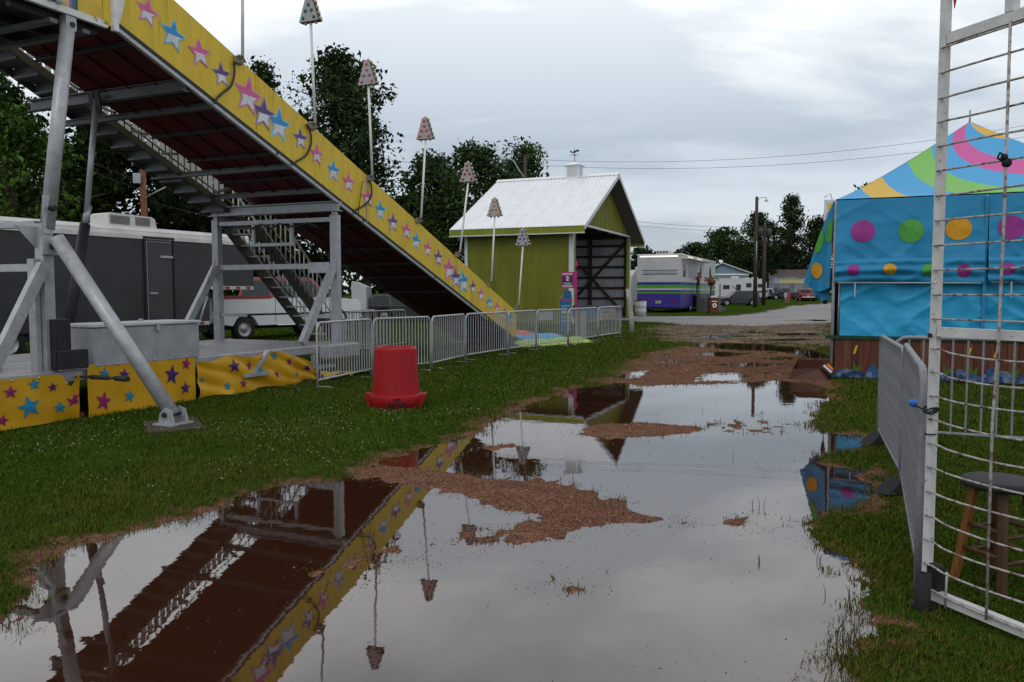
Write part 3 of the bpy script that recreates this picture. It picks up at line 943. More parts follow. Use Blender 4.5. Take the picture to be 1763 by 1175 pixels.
# painted front of the platform: plain upright colour fields
mw = p1 - 0.20 - p0
cols_ = [(0.60,0.40,0.04),(0.04,0.30,0.42),(0.05,0.12,0.40),(0.04,0.10,0.35),(0.50,0.10,0.30),(0.60,0.38,0.20),(0.62,0.42,0.22),(0.26,0.13,0.40),(0.05,0.14,0.15),(0.04,0.11,0.12)]
wds = [0.10, 0.05, 0.11, 0.10, 0.07, 0.10, 0.10, 0.08, 0.09, 0.10]
xx = p0 + 0.22
mur = MB(); mur.box((p0, -0.02, PZ+0.052), (p1-0.02, 0.0, 6.1)); muro = mur.build('mural_panel', mat('mural_yellow', (0.6, 0.42, 0.05), 0.4), slide)
tw = sum(wds)
for i, (c, w_) in enumerate(zip(cols_, wds)):
    w_ = w_/tw*(p1-0.06-xx+0.22*0)
    if i: 
        pass
    mb = MB(); mb.box((xx, -0.026, PZ+0.054), (xx+w_*0.97, -0.021, 6.09)); mb.build('mural_field', mat('mural_%d' % i, c, 0.4, 0, 0.25, 9), muro)
    xx += w_*0.985
for dx_ in (0.40, 0.52):
    mb = MB(); mb.ball((p0+dx_, -0.05, PZ+0.10), 0.055, 10); mb.build('lamp_globe', mat('lamp_glass', (0.7, 0.7, 0.66), 0.3), muro)

# legs of the front frame
s_c = onS(88, 600)[0]
DZ = 0.65
mb = MB(); mb.bar((s_c, 0.06, DZ), (s_c, 0.06, 2.42), 0.13, 0.15); mb.build('column', alu, slide)
mb = MB(); mb.bar((s_c-0.105, 0.12, DZ), (s_c-0.105, 0.12, 2.0), 0.06, 0.12); mb.build('column', alu, slide)
s_t = onS(122, 45)[0]
mb = MB(); mb.tube([(s_c+0.02, 0.02, 2.36), (s_t, 0.05, PZ-0.13)], 0.082, 14); mb.build('upper_leg', galv, slide)
mb = MB(); mb.box((s_t-0.07, -0.01, PZ-0.2), (s_t+0.07, 0.11, PZ-0.03)); mb.build('leg_bracket', alu, slide)
mb = MB(); mb.tube([(s_t, -0.04, PZ-0.14), (s_t, -0.012, PZ-0.14)], 0.035, 8); mb.build('pin', blackm, slide)
mb = MB(); mb.box((s_c-0.10, -0.05, 2.05), (s_c+0.10, 0.0, 2.26)); mb.build('clamp_plate', alu, slide)
for (zz_, ss_) in ((2.15, 0.02), (2.6, 0.03)):
    mb = MB(); mb.tube([(s_c+ss_, -0.12, zz_), (s_c+ss_, -0.02, zz_)], 0.035, 8); mb.build('pin', blackm, slide)
mb = MB(); mb.box((s_c-0.06, -0.035, 2.30), (s_c+0.06, -0.02, 2.75)); mb.build('hinge_plate', alu, slide)
for w in (2.9,):
    mb = MB(); mb.bar((s_c, w, DZ), (s_c, w, 4.9), 0.13, 0.13); mb.build('column', alu, slide)
mb = MB(); mb.bar((s_c, 0.14, 2.42), (s_c, 2.84, 2.42), 0.10, 0.07); mb.build('cross_tie', alu, slide)
mb = MB(); mb.bar((s_c, 0.14, 1.90), (s_c, 2.84, 1.90), 0.10, 0.09); mb.build('cross_tie', alu, slide)
mb = MB(); mb.bar((s_c-0.06, 0.0, 1.93), (s_c-0.75, 0.0, DZ+0.02), 0.09, 0.13); mb.build('diagonal_brace', alu, slide)
mb = MB(); mb.prism([(s_c-0.32, 2.38), (s_c-0.06, 2.38), (s_c-0.06, 2.12)], 0.10, 0.115); mb.build('gusset_plate', alu, slide)
# outrigger
fx, fy = -2.86, -1.6
mb = MB(); mb.tube([(s_c+0.04, -0.12, 2.24), (fx, fy, 0.17)], 0.085, 16); mb.build('outrigger_leg', galv, slide)
mb = MB(); mb.box((fx-0.17, fy-0.15, 0.070), (fx+0.17, fy+0.15, 0.088)); mb.build('foot_plate', galv, slide)
for q in (-0.11, 0.095):
    mb = MB(); mb.prism([(fy-0.12, 0.089), (fy+0.12, 0.089), (fy+0.10, 0.20), (fy+0.02, 0.27), (fy-0.08, 0.24)], fx+q, fx+q+0.014, 'x'); mb.build('foot_cheek', galv, slide)
mb = MB(); mb.tube([(fx-0.14, fy+0.01, 0.19), (fx+0.13, fy+0.01, 0.19)], 0.03, 8); mb.build('pin', blackm, slide)
mb = MB(); mb.tube([(s_c+0.30, 0.0, 0.56), (s_c+0.1, -1.12, 0.60)], 0.016, 6); mb.build('tie_rod', blackm, slide)
mb = MB(); mb.tube([(s_c+0.25, -0.35, 0.572), (s_c+0.18, -0.72, 0.586)], 0.030, 6); mb.tube([(s_c+0.14, -0.9, 0.592), (s_c+0.08, -1.16, 0.60)], 0.034, 6); mb.build('turnbuckle', blackm, slide)
tag(MB().bbox((-0.42, -0.30, 0.02), (0.42, 0.30, 0.068), 0.008).build('wood_pad', mat('damp_plank', (0.06, 0.045, 0.03), 0.85, 0, 0.3, 8)), 'dark wooden pad on the grass under the diagonal steel leg', 'pad')
pad = bpy.data.objects['wood_pad']
pad.location = (QX + UX*fx - UY*fy, QY + UY*fx + UX*fy, 0)
pad.rotation_euler = (0, 0, ROT_U + 0.9)
# hydraulic ram
mb = MB(); mb.tube([(-1.735, 1.69, 0.70), (-1.32, 1.69, 2.62)], 0.075, 12); ram = mb.build('hydraulic_ram', blackm, slide)
mb = MB(); mb.tube([(-1.32, 1.69, 2.62), (-1.25, 1.69, 2.9)], [0.05, 0.05], 12); mb.tube([(-1.30, 1.69, 2.7), (-1.06, 1.69, 4.50)], 0.042, 12); mb.build('piston_rod', rodsteel, ram)
mb = MB(); mb.bar((-1.10, 1.63, 4.62), (-1.06, 1.63, 4.30), 0.03, 0.10); mb.bar((-1.10, 1.75, 4.62), (-1.06, 1.75, 4.30), 0.03, 0.10); mb.build('ram_bracket', blackm, slide)
# rear frame
s_r = onS(582, 480)[0]
for w in (0.05, 2.92):
    mb = MB(); mb.bar((s_r, w, 0.55), (s_r, w, 3.05), 0.13, 0.15); mb.build('column', alu, slide)
    mb = MB(); mb.bar((s_r+0.10, w+0.11, 0.55), (s_r+0.10, w+0.11, 3.0), 0.05, 0.07); mb.build('column', dkalu, slide)
    mb = MB(); mb.bar((s_r-0.07, w-0.02, 2.12), (s_r-1.05, w-0.02, 0.70), 0.09, 0.14); mb.build('diagonal_brace', alu, slide)
    mb = MB(); mb.box((s_r-0.03, w-0.04, 3.06), (s_r+0.04, w+0.06, 3.20)); mb.build('hinge_plate', galv, slide)
mb = MB(); mb.box((s_r-0.10, -0.05, 3.12), (s_r+0.10, 3.05, 3.135)); mb.box((s_r-0.10, -0.05, 3.285), (s_r+0.10, 3.05, 3.30)); mb.box((s_r-0.01, -0.05, 3.137), (s_r+0.01, 3.05, 3.283)); mb.build('cross_beam', alu, slide)
mb = MB(); mb.bar((s_r, 0.14, 2.97), (s_r, 2.84, 2.97), 0.07, 0.08); mb.build('cross_tie', alu, slide)
mb = MB(); mb.bar((s_r, 0.14, 2.10), (s_r, 2.84, 2.10), 0.07, 0.10); mb.build('cross_tie', alu, slide)
mb = MB(); mb.bar((s_r, 0.14, 1.15), (s_r, 0.80, 1.15), 0.05, 0.07); mb.bar((s_r, 2.2, 1.15), (s_r, 2.84, 1.15), 0.05, 0.07); mb.build('cross_tie', alu, slide)
mb = MB(); mb.bar((s_r, 1.05, 2.93), (s_r, 1.05, 2.56), 0.05, 0.07); mb.bar((s_r, 1.98, 2.93), (s_r, 1.98, 2.56), 0.05, 0.07); mb.bar((s_r, 0.99, 2.53), (s_r, 2.04, 2.53), 0.06, 0.06); mb.build('hanging_frame', alu, slide)
mb = MB(); mb.box((s_r-0.05, 0.16, 1.97), (s_r-0.045, 0.62, 2.17)); mb.build('notice_plate', mat('notice', (0.42, 0.42, 0.46), 0.5, 0, 0.2, 12), slide)
for w, za in ((2.88, 1.85), (2.86, 1.1)):
    mb = MB(); mb.tube([(s_r-0.6+0.25*(za > 1.5), w-0.06, za-0.05), (s_r-0.75+0.25*(za > 1.5), w-0.2, za+0.0), (s_r-0.62+0.25*(za > 1.5), w-0.26, za+0.42)], 0.02, 6); mb.build('step_handle', galv, slide)

# staircase
stm = mat('stair_brown_grey', (0.075, 0.070, 0.064), 0.55, 0.1, 0.3, 5)
picket = mat('pale_picket', (0.44, 0.43, 0.43), 0.55, 0.1, 0.2, 6)
def stair(s0, z0, s1, z1, n, w0, w1, nb, mt, rail_h=0.92):
    mb = MB()
    for w in (w0, w1):
        mb.bar((s0-0.1, w, z0+0.02), (s1, w, z1+0.02), 0.035, 0.12 if s1 < 4 else 0.24)
    root = mb.build('staircase', stm, slide)
    tr = None
    for i in range(n):
        f = (i+0.5)/n
        s, z = s0+(s1-s0)*f, z0+(z1-z0)*f
        if tr is None:
            rn = (s1-s0)/n*1.12
            ri = abs(z1-z0)/n
            t_ = MB(); t_.box((-rn/2, w0+0.02, -0.012), (rn/2, w1-0.02, 0.018))
            if rail_h > 0.9 and s1 < 4: t_.box((rn/2-0.02, w0+0.02, -ri*0.95), (rn/2, w1-0.02, -0.013))
            tr = t_.mesh('tread', mt if s1 < 4 else galv)
        link('tread', tr, root, (s, 0, z))
    bm_ = MB(); bm_.tube([(0, 0, 0.02), (0, 0, rail_h)], 0.011 if s1 < 4 else 0.015, 6); bme = bm_.mesh('baluster', galv if s1 < 4 else picket)
    bw_ = MB(); bw_.box((-0.055, 0.02, 0.12), (0.055, 0.03, rail_h+0.05)); bwd = bw_.mesh('baluster', picket)
    for w in (w0-0.01, w1+0.01):
        r_ = MB(); r_.tube([(s0, w, z0+rail_h), (s1, w, z1+rail_h)], 0.022, 8); r_.tube([(s0, w, z0+rail_h*0.5), (s1, w, z1+rail_h*0.5)], 0.012, 6); r_.tube([(s0, w, z0+0.17), (s1, w, z1+0.17)], 0.015, 6); r_.build('handrail', dkalu if w < w1 and s1 < 4 else galv, root)
        for i in range(nb):
            f = (i+0.5)/nb
            if s1 < 4 and w < w1: 
                if i % 4: continue
            link('baluster', bwd if (s1 < 4 and w > w1) else bme, root, (s0+(s1-s0)*f, w, z0+(z1-z0)*f))
    return root
stair(-4.4, 6.39, 3.20, 2.98, 22, 2.58, 3.20, 50, dkalu)
stair(3.26, 2.92, 6.35, 0.06, 13, 2.42, 3.12, 20, stm)
for i in range(7):
    s = -0.9+i*0.62
    z = 5.02-(s+1.35)*0.448
    mb = MB(); mb.bar((s, 2.54, z+0.1), (s-0.14, 2.06, zb(s-0.14)+0.06), 0.05, 0.04); mb.build('rail_strut', dkalu, slide)

# trailer deck
d0, d1 = -7.0, s_r+0.35
mb = MB(); mb.bbox((d0, -0.04, 0.50), (d1, 0.02, DZ), 0.012); mb.build('deck_beam', alu, slide)
mb = MB(); mb.bbox((d0, 2.90, 0.50), (d1, 2.96, DZ), 0.012); mb.build('deck_beam', alu, slide)
nbd = 9
for i in range(nbd):
    a = d0 + (d1-d0)*i/nbd; b = d0 + (d1-d0)*(i+1)/nbd - 0.01
    mb = MB(); mb.box((a, 0.024, DZ-0.05), (b, 2.896, DZ-0.012)); mb.build('deck_plate', mat('deck_plate', (0.27, 0.27, 0.28), 0.35, 0.3, 0.3, 3, 0.25, 60), slide)
mb = MB(); mb.bbox((d1-1.05, -0.30, 0.40), (d1-0.10, -0.05, 0.66), 0.03); mb.build('outrigger_stub', alu, slide)
for s in (-5.0, -1.0, 1.5, 2.6):
    mb = MB(); mb.bar((s, 1.45, 0.02), (s, 1.45, 0.5), 0.3, 0.3); mb.build('deck_jack', blackm, slide)
for s in (-3.4, -4.4):
    mb = MB(); mb.lathe([(0.16, -0.11), (0.36, -0.12), (0.38, -0.05), (0.38, 0.05), (0.36, 0.12), (0.16, 0.11)], 20, (s, 2.5, 0.39), 'y'); mb.build('trailer_wheel', black, slide)
mb = MB(); mb.bbox((-3.2, -0.10, 0.67), (-2.98, 0.02, 1.28), 0.01); mb.bbox((-3.18, -0.14, 0.67), (-2.78, -0.02, 0.90), 0.01); mb.build('jack_bracket', blackm, slide)
mb = MB(); mb.bbox((-6.8, 0.9, 0.65), (-3.35, 1.9, 1.02), 0.02); mb.bbox((-6.8, 0.7, 0.65), (-3.3, 0.9, 0.80), 0.015); mb.build('step_box', alu, slide)
mb = MB(); mb.bbox((-6.8, 2.0, 1.06), (-3.3, 2.5, 1.30), 0.02); mb.build('step_box', galv, slide)
mb = MB(); mb.bar((0.15, -0.10, 0.30), (0.48, -0.16, 0.66), 0.10, 0.04); mb.build('folding_arm', alu, slide)
mb = MB(); mb.bar((-0.1, -0.16, 0.30), (0.42, -0.18, 0.30), 0.06, 0.06); mb.build('folding_arm', alu, slide)
mb = MB(); mb.bar((1.75, -0.12, 0.27), (2.25, -0.16, 0.27), 0.06, 0.06); mb.bar((1.72, -0.1, 0.25), (1.72, -0.1, 0.5), 0.07, 0.05); mb.build('folding_arm', alu, slide)

# light poles on the side panel
bulbc = [(0.75,0.75,0.6), (0.01,0.22,0.13), (0.52,0.16,0.30), (0.62,0.10,0.03), (0.36,0.015,0.02), (0.62,0.33,0.03), (0.02,0.08,0.26)]
lens = [(409,106,416,-70),(535,219,527,40),(634,308,627,148),(718,380,726,241),(785,438,800,314),(840,489,846,373),(887,529,895,423)]
boardm = mat('sign_board_grey', (0.36, 0.34, 0.35), 0.5, 0, 0.15, 9)
edgem = mat('sign_board_edge', (0.06, 0.055, 0.05), 0.6)
creamb = mat('cream_bulb', (0.50, 0.43, 0.28), 0.35)
for i, (bx, by, tx, ty) in enumerate(lens):
    s0_, z0_, d_ = onS(bx, by)
    v = ray(tx, ty); 
    s1_, z1_, _ = onS(tx, ty)
    if i == 0: z1_ = z0_ + 1.84; s1_ = s0_ + 0.05
    z1_ = z0_ + (z1_-z0_)
    y0 = -0.10
    mb = MB(); mb.tube([(s0_, y0, z0_-0.03), (s1_, y0, z1_)], 0.024, 8); pole = mb.build('light_pole', whitew, slide)
    mb = MB(); mb.box((s0_-0.13, -0.09, z0_-0.055), (s0_+0.03, -0.04, z0_+0.045)); mb.tube([(s0_-0.12, -0.12, z0_+0.04), (s0_-0.03, -0.12, z0_+0.06), (s0_+0.03, -0.12, z0_-0.02)], 0.02, 6); mb.build('pole_bracket', wood if False else mat('bracket_buff', (0.22, 0.19, 0.15), 0.6), pole)
    hh, ww = 0.47, 0.41
    T = lambda a, b_, c: (s1_ + c, y0 + a, z1_ + b_)
    tri = [(-ww/2, 0), (ww/2, 0), (0.045, hh), (-0.045, hh)]
    mb = MB()
    mb.cur = 0
    vs = [T(a, b_, -0.06) for a, b_ in tri] + [T(a, b_, 0.06) for a, b_ in tri]
    mb.add(vs, [(3, 2, 1, 0), (4, 5, 6, 7)])
    mb.cur = 1
    mb.add(vs, [(0, 1, 5, 4), (1, 2, 6, 5), (2, 3, 7, 6), (3, 0, 4, 7)])
    bd = mb.build('sign_board', [boardm, edgem], pole)
    bm_ = mat('bulb_%d' % i, bulbc[i], 0.25, 0, 0.05, 4)
    bl = MB(); bl.ball((0, 0, 0), 0.031, 8); bme = bl.mesh('bulb', bm_)
    for (a, b_) in ((0, 0.395), (0, 0.285), (-0.065, 0.185), (0.065, 0.185), (-0.115, 0.065), (0.115, 0.065)):
        for c in (-0.066, 0.066):
            o = link('bulb', bme, pole, T(a, b_, c))
    eb = MB(); eb.ball((0, 0, 0), 0.032, 8); ebm = eb.mesh('edge_bulb', creamb)
    for sd in (-1, 1):
        for k in range(5):
            f = 0.06 + k*0.21
            link('edge_bulb', ebm, pole, T(sd*(ww/2+0.012 - (ww/2-0.045)*f), hh*f+0.01, 0))
    link('edge_bulb', ebm, pole, T(-0.11, -0.012, 0)); link('edge_bulb', ebm, pole, T(0.11, -0.012, 0)); link('edge_bulb', ebm, pole, T(0, hh+0.012, 0))
cabm = mat('cable_black', (0.03, 0.032, 0.035), 0.5)
def cable(pts, r=0.018):
    q = []
    for x, y in pts:
        s, z, d = onS(x, y)
        q.append(Vector((s, -0.075, z)))
    sm = []
    for i in range(len(q)-1):
        a, b, c, e_ = q[max(i-1, 0)], q[i], q[i+1], q[min(i+2, len(q)-1)]
        for k in range(6):
            t = k/6
            sm.append(0.5*((2*b)+(c-a)*t+(2*a-5*b+4*c-e_)*t*t+(3*b-a-3*c+e_)*t**3))
    sm.append(q[-1])
    mb = MB(); mb.tube(sm, r, 6); mb.build('cable', cabm, slide)
cable([(396,107),(397,128),(391,149),(377,161),(367,171),(364,180)])
cable([(521,215),(527,224),(530,245),(522,267),(506,278),(497,284)])
cable([(629,310),(634,322),(633,340),(622,354),(609,361),(603,368)])
cable([(619,312),(615,338),(611,372)], 0.009)
# hose along the rear frame
mb = MB(); mb.tube([(s_r-0.1, 2.8-0.22*k, 2.93-0.10*math.sin(k*1.3)**2) for k in range(12)], 0.018, 6); mb.build('cable', cabm, slide)
mb = MB(); mb.tube([(s_r+0.2+k*0.22, 2.3-0.04*k, 2.75-0.26*k-0.1*math.sin(k*0.7)) for k in range(6)] , 0.015, 6); mb.build('cable', cabm, slide)
mb = MB(); mb.tube([(-4.6, 1.2, 3.2), (-3.2, 1.5, 4.35), (-2.9, 1.5, 4.8)], 0.02, 6); mb.build('cable', cabm, slide)

def Sw(s, w, z):
    return (QX + UX*s - UY*w, QY + UY*s + UX*w, z)

# ------------------------------------------------------------------ yellow skirts hanging from the deck
mag, purp, cyan = mat('print_magenta', (0.24, 0.012, 0.10), 0.5), mat('print_purple', (0.055, 0.018, 0.13), 0.5), mat('print_cyan', (0.015, 0.20, 0.33), 0.5)
def skirt(s0, s1, top, bot, stars, seed, label, wav=0.03, droop=None, lean=0.0):
    t = thing('skirt_banner', label, 'banner', Sw(s0, -0.06, 0), ROT_U, 'yellow star banners hung along the slide trailer')
    def f(u, v):
        s = (s1-s0)*u
        zt_ = top(u) if callable(top) else top
        zb_ = bot(u) if callable(bot) else bot
        z = zb_ + (zt_-zb_)*v
        y = -0.035 - wav*(0.5*math.sin(s*5.2+seed)+0.35*math.sin(s*12.3+seed*2+v*3)+0.25*math.sin(v*8+s*3))*(1.15-v) - lean*(1-v)
        if droop: y += droop(u, v)[0]; z += droop(u, v)[1]
        return (s, y, z)
    mb = MB(); mb.grid(f, 70, 18); cl = mb.build('cloth', yellowc, t)
    for (u, v, c, r) in stars:
        mb = MB()
        L_ = s1-s0
        hz = 0.62
        pts = star_poly(r, 0.42, rs.uniform(-0.2, 0.3))
        ring = []
        for px, pz in pts:
            q = f(min(0.999, max(0, u+px/L_)), min(0.999, max(0.001, v+pz/hz)))
            ring.append((q[0], q[1]-0.012, q[2]))
        q = f(u, v); cc = (q[0], q[1]-0.016, q[2])
        n = len(ring)
        mb.add([cc]+ring, [(0, 1+(k+1) % n, 1+k) for k in range(n)])
        mb.build('star', {'M': mag, 'V': purp, 'C': cyan}[c], t)
    for k in range(6):
        q = f((k+0.5)/6, 0.97)
        mb = MB(); mb.ball((q[0], q[1]-0.006, q[2]), 0.014, 6); mb.build('grommet', chrome, t)
    return t
sx = lambda x, y=690: onS(x, y, -0.1)[0]
a0 = sx(-180); a1 = sx(136)
uu = lambda x, a, b: (sx(x)-a)/(b-a)
skirt(a0, a1, 0.62, 0.05, [(uu(18, a0, a1), .74, 'M', .085), (uu(60, a0, a1), .85, 'C', .085), (uu(48, a0, a1), .40, 'C', .15), (uu(92, a0, a1), .74, 'V', .065), (uu(103, a0, a1), .30, 'C', .085), (uu(126, a0, a1), .50, 'M', .11), (uu(3, a0, a1), .20, 'M', .08), (.2, .5, 'V', .1), (.4, .7, 'C', .1)],
      1.0, 'yellow star banner on the deck left of the diagonal steel leg, its corner drooping', 0.035, lambda u, v: (-0.05*max(0, u-0.86)*7*v, -0.16*math.exp(-((u-0.94)/0.035)**2)*v))
a0 = sx(152); a1 = sx(338)
skirt(a0, a1, 0.70, 0.03, [(uu(178, a0, a1), .28, 'M', .125), (uu(181, a0, a1), .80, 'C', .085), (uu(215, a0, a1), .74, 'V', .085), (uu(224, a0, a1), .30, 'C', .085), (uu(297, a0, a1), .62, 'V', .14), (uu(322, a0, a1), .82, 'M', .09), (uu(320, a0, a1), .30, 'V', .09), (uu(256, a0, a1), .7, 'C', .10)],
      2.3, 'yellow star banner stretched flat below the grey storage box', 0.018)
a0 = sx(340); a1 = sx(548)
skirt(a0, a1, lambda u: 0.62-0.34*max(0, u-0.70)/0.3 - 0.02*math.sin(u*20), lambda u: 0.05+0.02*math.sin(u*16),
      [(uu(349, a0, a1), .5, 'C', .05), (uu(401, a0, a1), .72, 'V', .12), (uu(387, a0, a1), .22, 'C', .08), (uu(415, a0, a1), .26, 'M', .085), (uu(429, a0, a1), .74, 'M', .085), (uu(450, a0, a1), .84, 'V', .08), (uu(447, a0, a1), .48, 'C', .12), (uu(473, a0, a1), .86, 'C', .08), (uu(474, a0, a1), .35, 'V', .07), (uu(496, a0, a1), .74, 'M', .09), (uu(508, a0, a1), .35, 'C', .06), (uu(527, a0, a1), .6, 'V', .11)],
      4.0, 'crumpled yellow star banner sagging to the grass beside the first fence panel', 0.05, lambda u, v: (-0.03*math.sin(u*34+v*4)*(1.1-v)*(0.25+u) - 0.03*abs(math.sin(u*11+v*7)), -0.02*abs(math.sin(u*9+1))*v), 0.03)
# fallen tail of cloth on the grass
t = tag(MB().grid(lambda u, v: (1.55*u, 0.28*v*(1-0.5*u)-0.05*math.sin(u*9), 0.05+0.13*abs(math.sin(u*6+v*2.5))*(1-u)**0.7+0.03*math.sin(v*9)**2*(1-u)), 34, 10).build('fallen_cloth', yellowc),
        'loose end of yellow cloth lying on the grass behind the first fence panel', 'cloth')
t.location = Sw(1.75, -0.36, 0); t.rotation_euler = (0, 0, ROT_U)

# storage box
b0, b1 = onS(152, 600)[0], onS(335, 600)[0]
t = thing('storage_box', 'long grey metal storage box standing on the slide trailer deck', 'box', Sw(b0, -0.10, 0.655), ROT_U)
L_ = b1-b0
mb = MB(); mb.bbox((0, 0, 0.0), (L_, 0.62, 0.50), 0.012); mb.build('box_body', mat('box_grey', (0.30, 0.31, 0.33), 0.5, 0.2, 0.2, 4), t)
mb = MB(); mb.bbox((-0.02, -0.025, 0.502), (L_+0.02, 0.64, 0.545), 0.008); mb.build('lid', mat('box_lid', (0.44, 0.45, 0.46), 0.5, 0.2, 0.15, 4), t)
mb = MB(); mb.box((L_*0.55, -0.035, 0.42), (L_*0.58, -0.004, 0.53)); mb.build('latch', galv, t)
mb = MB(); mb.box((L_*0.57, 0.3, 0.546), (L_*0.59, 0.36, 0.58)); mb.build('hinge', galv, t)
# bricks of timber under the trailer edge
t = tag(MB().bbox((0, 0, 0.02), (0.55, 0.3, 0.11), 0.01).build('timber_block', mat('red_timber', (0.10, 0.035, 0.02), 0.8)), 'reddish timber block on the grass under the left banner', 'block')
t.location = Sw(-3.35, -0.06, 0); t.rotation_euler = (0, 0, ROT_U)
# ------------------------------------------------------------------ crowd barricades
def barricade_proto():
    L, H = 2.08, 1.09
    fr = MB()
    r = 0.02
    pts = [(0.0, 0, 0.14)]
    def arc(cx, cz, a0, a1):
        return [(cx+0.12*math.cos(R(a)), 0, cz+0.12*math.sin(R(a))) for a in np.linspace(a0, a1, 6)]
    pts = [(0, 0, 0.02), (0, 0, 0.5)] + arc(0.12, H-0.12, 180, 90) + arc(L-0.12, H-0.12, 90, 0) + [(L, 0, 0.5), (L, 0, 0.02)]
    fr.tube(pts, r, 8)
    fr.tube([(0, 0, 0.16), (L, 0, 0.16)], 0.017, 8)
    frm = fr.mesh('frame', galv2)
    b = MB(); b.tube([(0, 0, 0.165), (0, 0, H-0.012)], 0.0115, 6, caps=False); bm_ = b.mesh('bar', galv2)
    f = MB(); f.tube([(0, -0.16, 0.015), (0, -0.1, 0.03), (0, 0.1, 0.03), (0, 0.16, 0.015)], 0.012, 6); fm = f.mesh('foot', galv2)
    return frm, bm_, fm
_bp = barricade_proto()
_bp2 = (_bp[0].copy(), _bp[1].copy())
for me_ in _bp2: me_.materials[0] = galv3
def barricade(p, q, label, group, h=1.0, nbar=17, foot=True):
    p, q = Vector((p[0], p[1], 0)), Vector((q[0], q[1], 0))
    L = (q-p).length
    sc = L/2.08*0.985
    t = thing('crowd_barrier', label, 'barrier', (p.x, p.y, 0.02), math.atan2(q.y-p.y, q.x-p.x), group)
    pr_ = _bp if 'slide' in group else _bp2
    o = link('frame', pr_[0], t); o.scale = (sc, 1, h)
    for i in range(nbar):
        o = link('bar', pr_[1], t, ((i+1)*2.08/(nbar+1)*sc, 0, 0)); o.scale = (1, 1, h)
    if foot:
        for xx_ in (0.22*sc, 1.86*sc):
            link('foot', _bp[2], t, (xx_, 0, 0))
    return t
FR = [(547,674),(643,651.5),(744,640),(802,625),(875,612.5),(924,604),(979,597),(1030,587.5),(1070,581.5)]
fp = [G(*p) for p in FR]
glab = 'grey steel barriers fencing the slide'
BL = ['grey steel barrier at the near end of the fence, beside the yellow cloth tail', 'grey steel barrier directly behind the red upturned tub', 'grey steel barrier just right of the red tub, grass and dark slide behind it',
      'grey steel barrier in front of the black underside of the slide', 'grey steel barrier crossing the lowest tip of the yellow slide panel',
      'grey steel barrier with a small white sheet on it before the landing mats', 'grey steel barrier before the blue price board, red stripes behind it', 'grey steel barrier at the far end of the fence with a faded yellow sign']
bars_ = []
for i in range(8):
    a, b = fp[i], fp[i+1]
    off = Vector((0.0, 0.03*(i % 2), 0))
    bars_.append(barricade(a+off, b-(b-a)*0.02+off, BL[i], glab, 1.0, (19, 17, 17, 17, 17, 17, 17, 15)[i]))
bk = [G(595, 617), G(700, 600.5), G(796, 588.5)]
barricade(bk[0], bk[1], 'grey steel barrier behind the fence line near the stair foot', glab)
barricade(Sw(12.0, 2.4, 0), Sw(14.1, 2.5, 0), 'grey steel barrier on the far side of the landing mats with a yellow sign', glab)
barricade(Sw(14.15, 2.5, 0), Sw(16.2, 2.4, 0), 'grey steel barrier closing the far corner of the landing mats', glab)
barricade(Sw(6.9, 3.3, 0), Sw(8.95, 3.25, 0), 'grey steel barrier on the far side of the slide seen under the dark bed', glab)
# small signs hung on the barriers
def fence_sign(bar, x0, x1, z0, z1, m, label, marks=None, side=0.03):
    t = link('fence_sign', None, None, bar.location, bar.rotation_euler.z, label=label, category='sign')
    mb = MB(); mb.box((x0, side-0.006, z0), (x1, side+0.002, z1)); mb.build('sheet', m, t)
    if marks:
        for (c, row, n, hh) in marks:
            mb = MB()
            rr = random.Random(int(row*100))
            w = (x1-x0)*0.72/n
            for k in range(n):
                a = x0 + (x1-x0)*0.12 + k*w
                if rr.random() < 0.15: continue
                mb.box((a, side-0.010, z0+(z1-z0)*row), (a+w*0.72, side-0.0065, z0+(z1-z0)*row+hh*(0.7+0.5*rr.random())))
            mb.build('mark', c, t)
    return t
paper = mat('white_sheet', (0.55, 0.55, 0.56), 0.6)
ysign = mat('yellow_sign', (0.46, 0.35, 0.06), 0.5)
fence_sign(bars_[5], 0.12, 0.95, 0.80, 1.04, paper, 'plain white sheet tied along the top of the fence before the landing mats')
t = fence_sign(bars_[7], 0.25, 1.65, 0.66, 1.03, mat('faded_sign', (0.40, 0.36, 0.26), 0.5), 'faded yellow sign on the last barrier of the fence', [(mat('sign_red', (0.35, 0.06, 0.12), 0.5), 0.22, 7, 0.07), (mat('sign_blue', (0.05, 0.2, 0.35), 0.5), 0.6, 9, 0.07)])
bb = [o for o in bpy.data.objects if o.name.startswith('crowd_barrier') and o['label'].startswith('grey steel barrier on the far side of the landing')][0]
fence_sign(bb, 0.1, 1.5, 0.62, 1.04, ysign, 'yellow sign with red and blue marks behind the foot of the slide', [(mat('sign_red', (0.35, 0.06, 0.12), 0.5), 0.2, 8, 0.08), (mat('sign_blue', (0.05, 0.2, 0.35), 0.5), 0.6, 9, 0.08)])

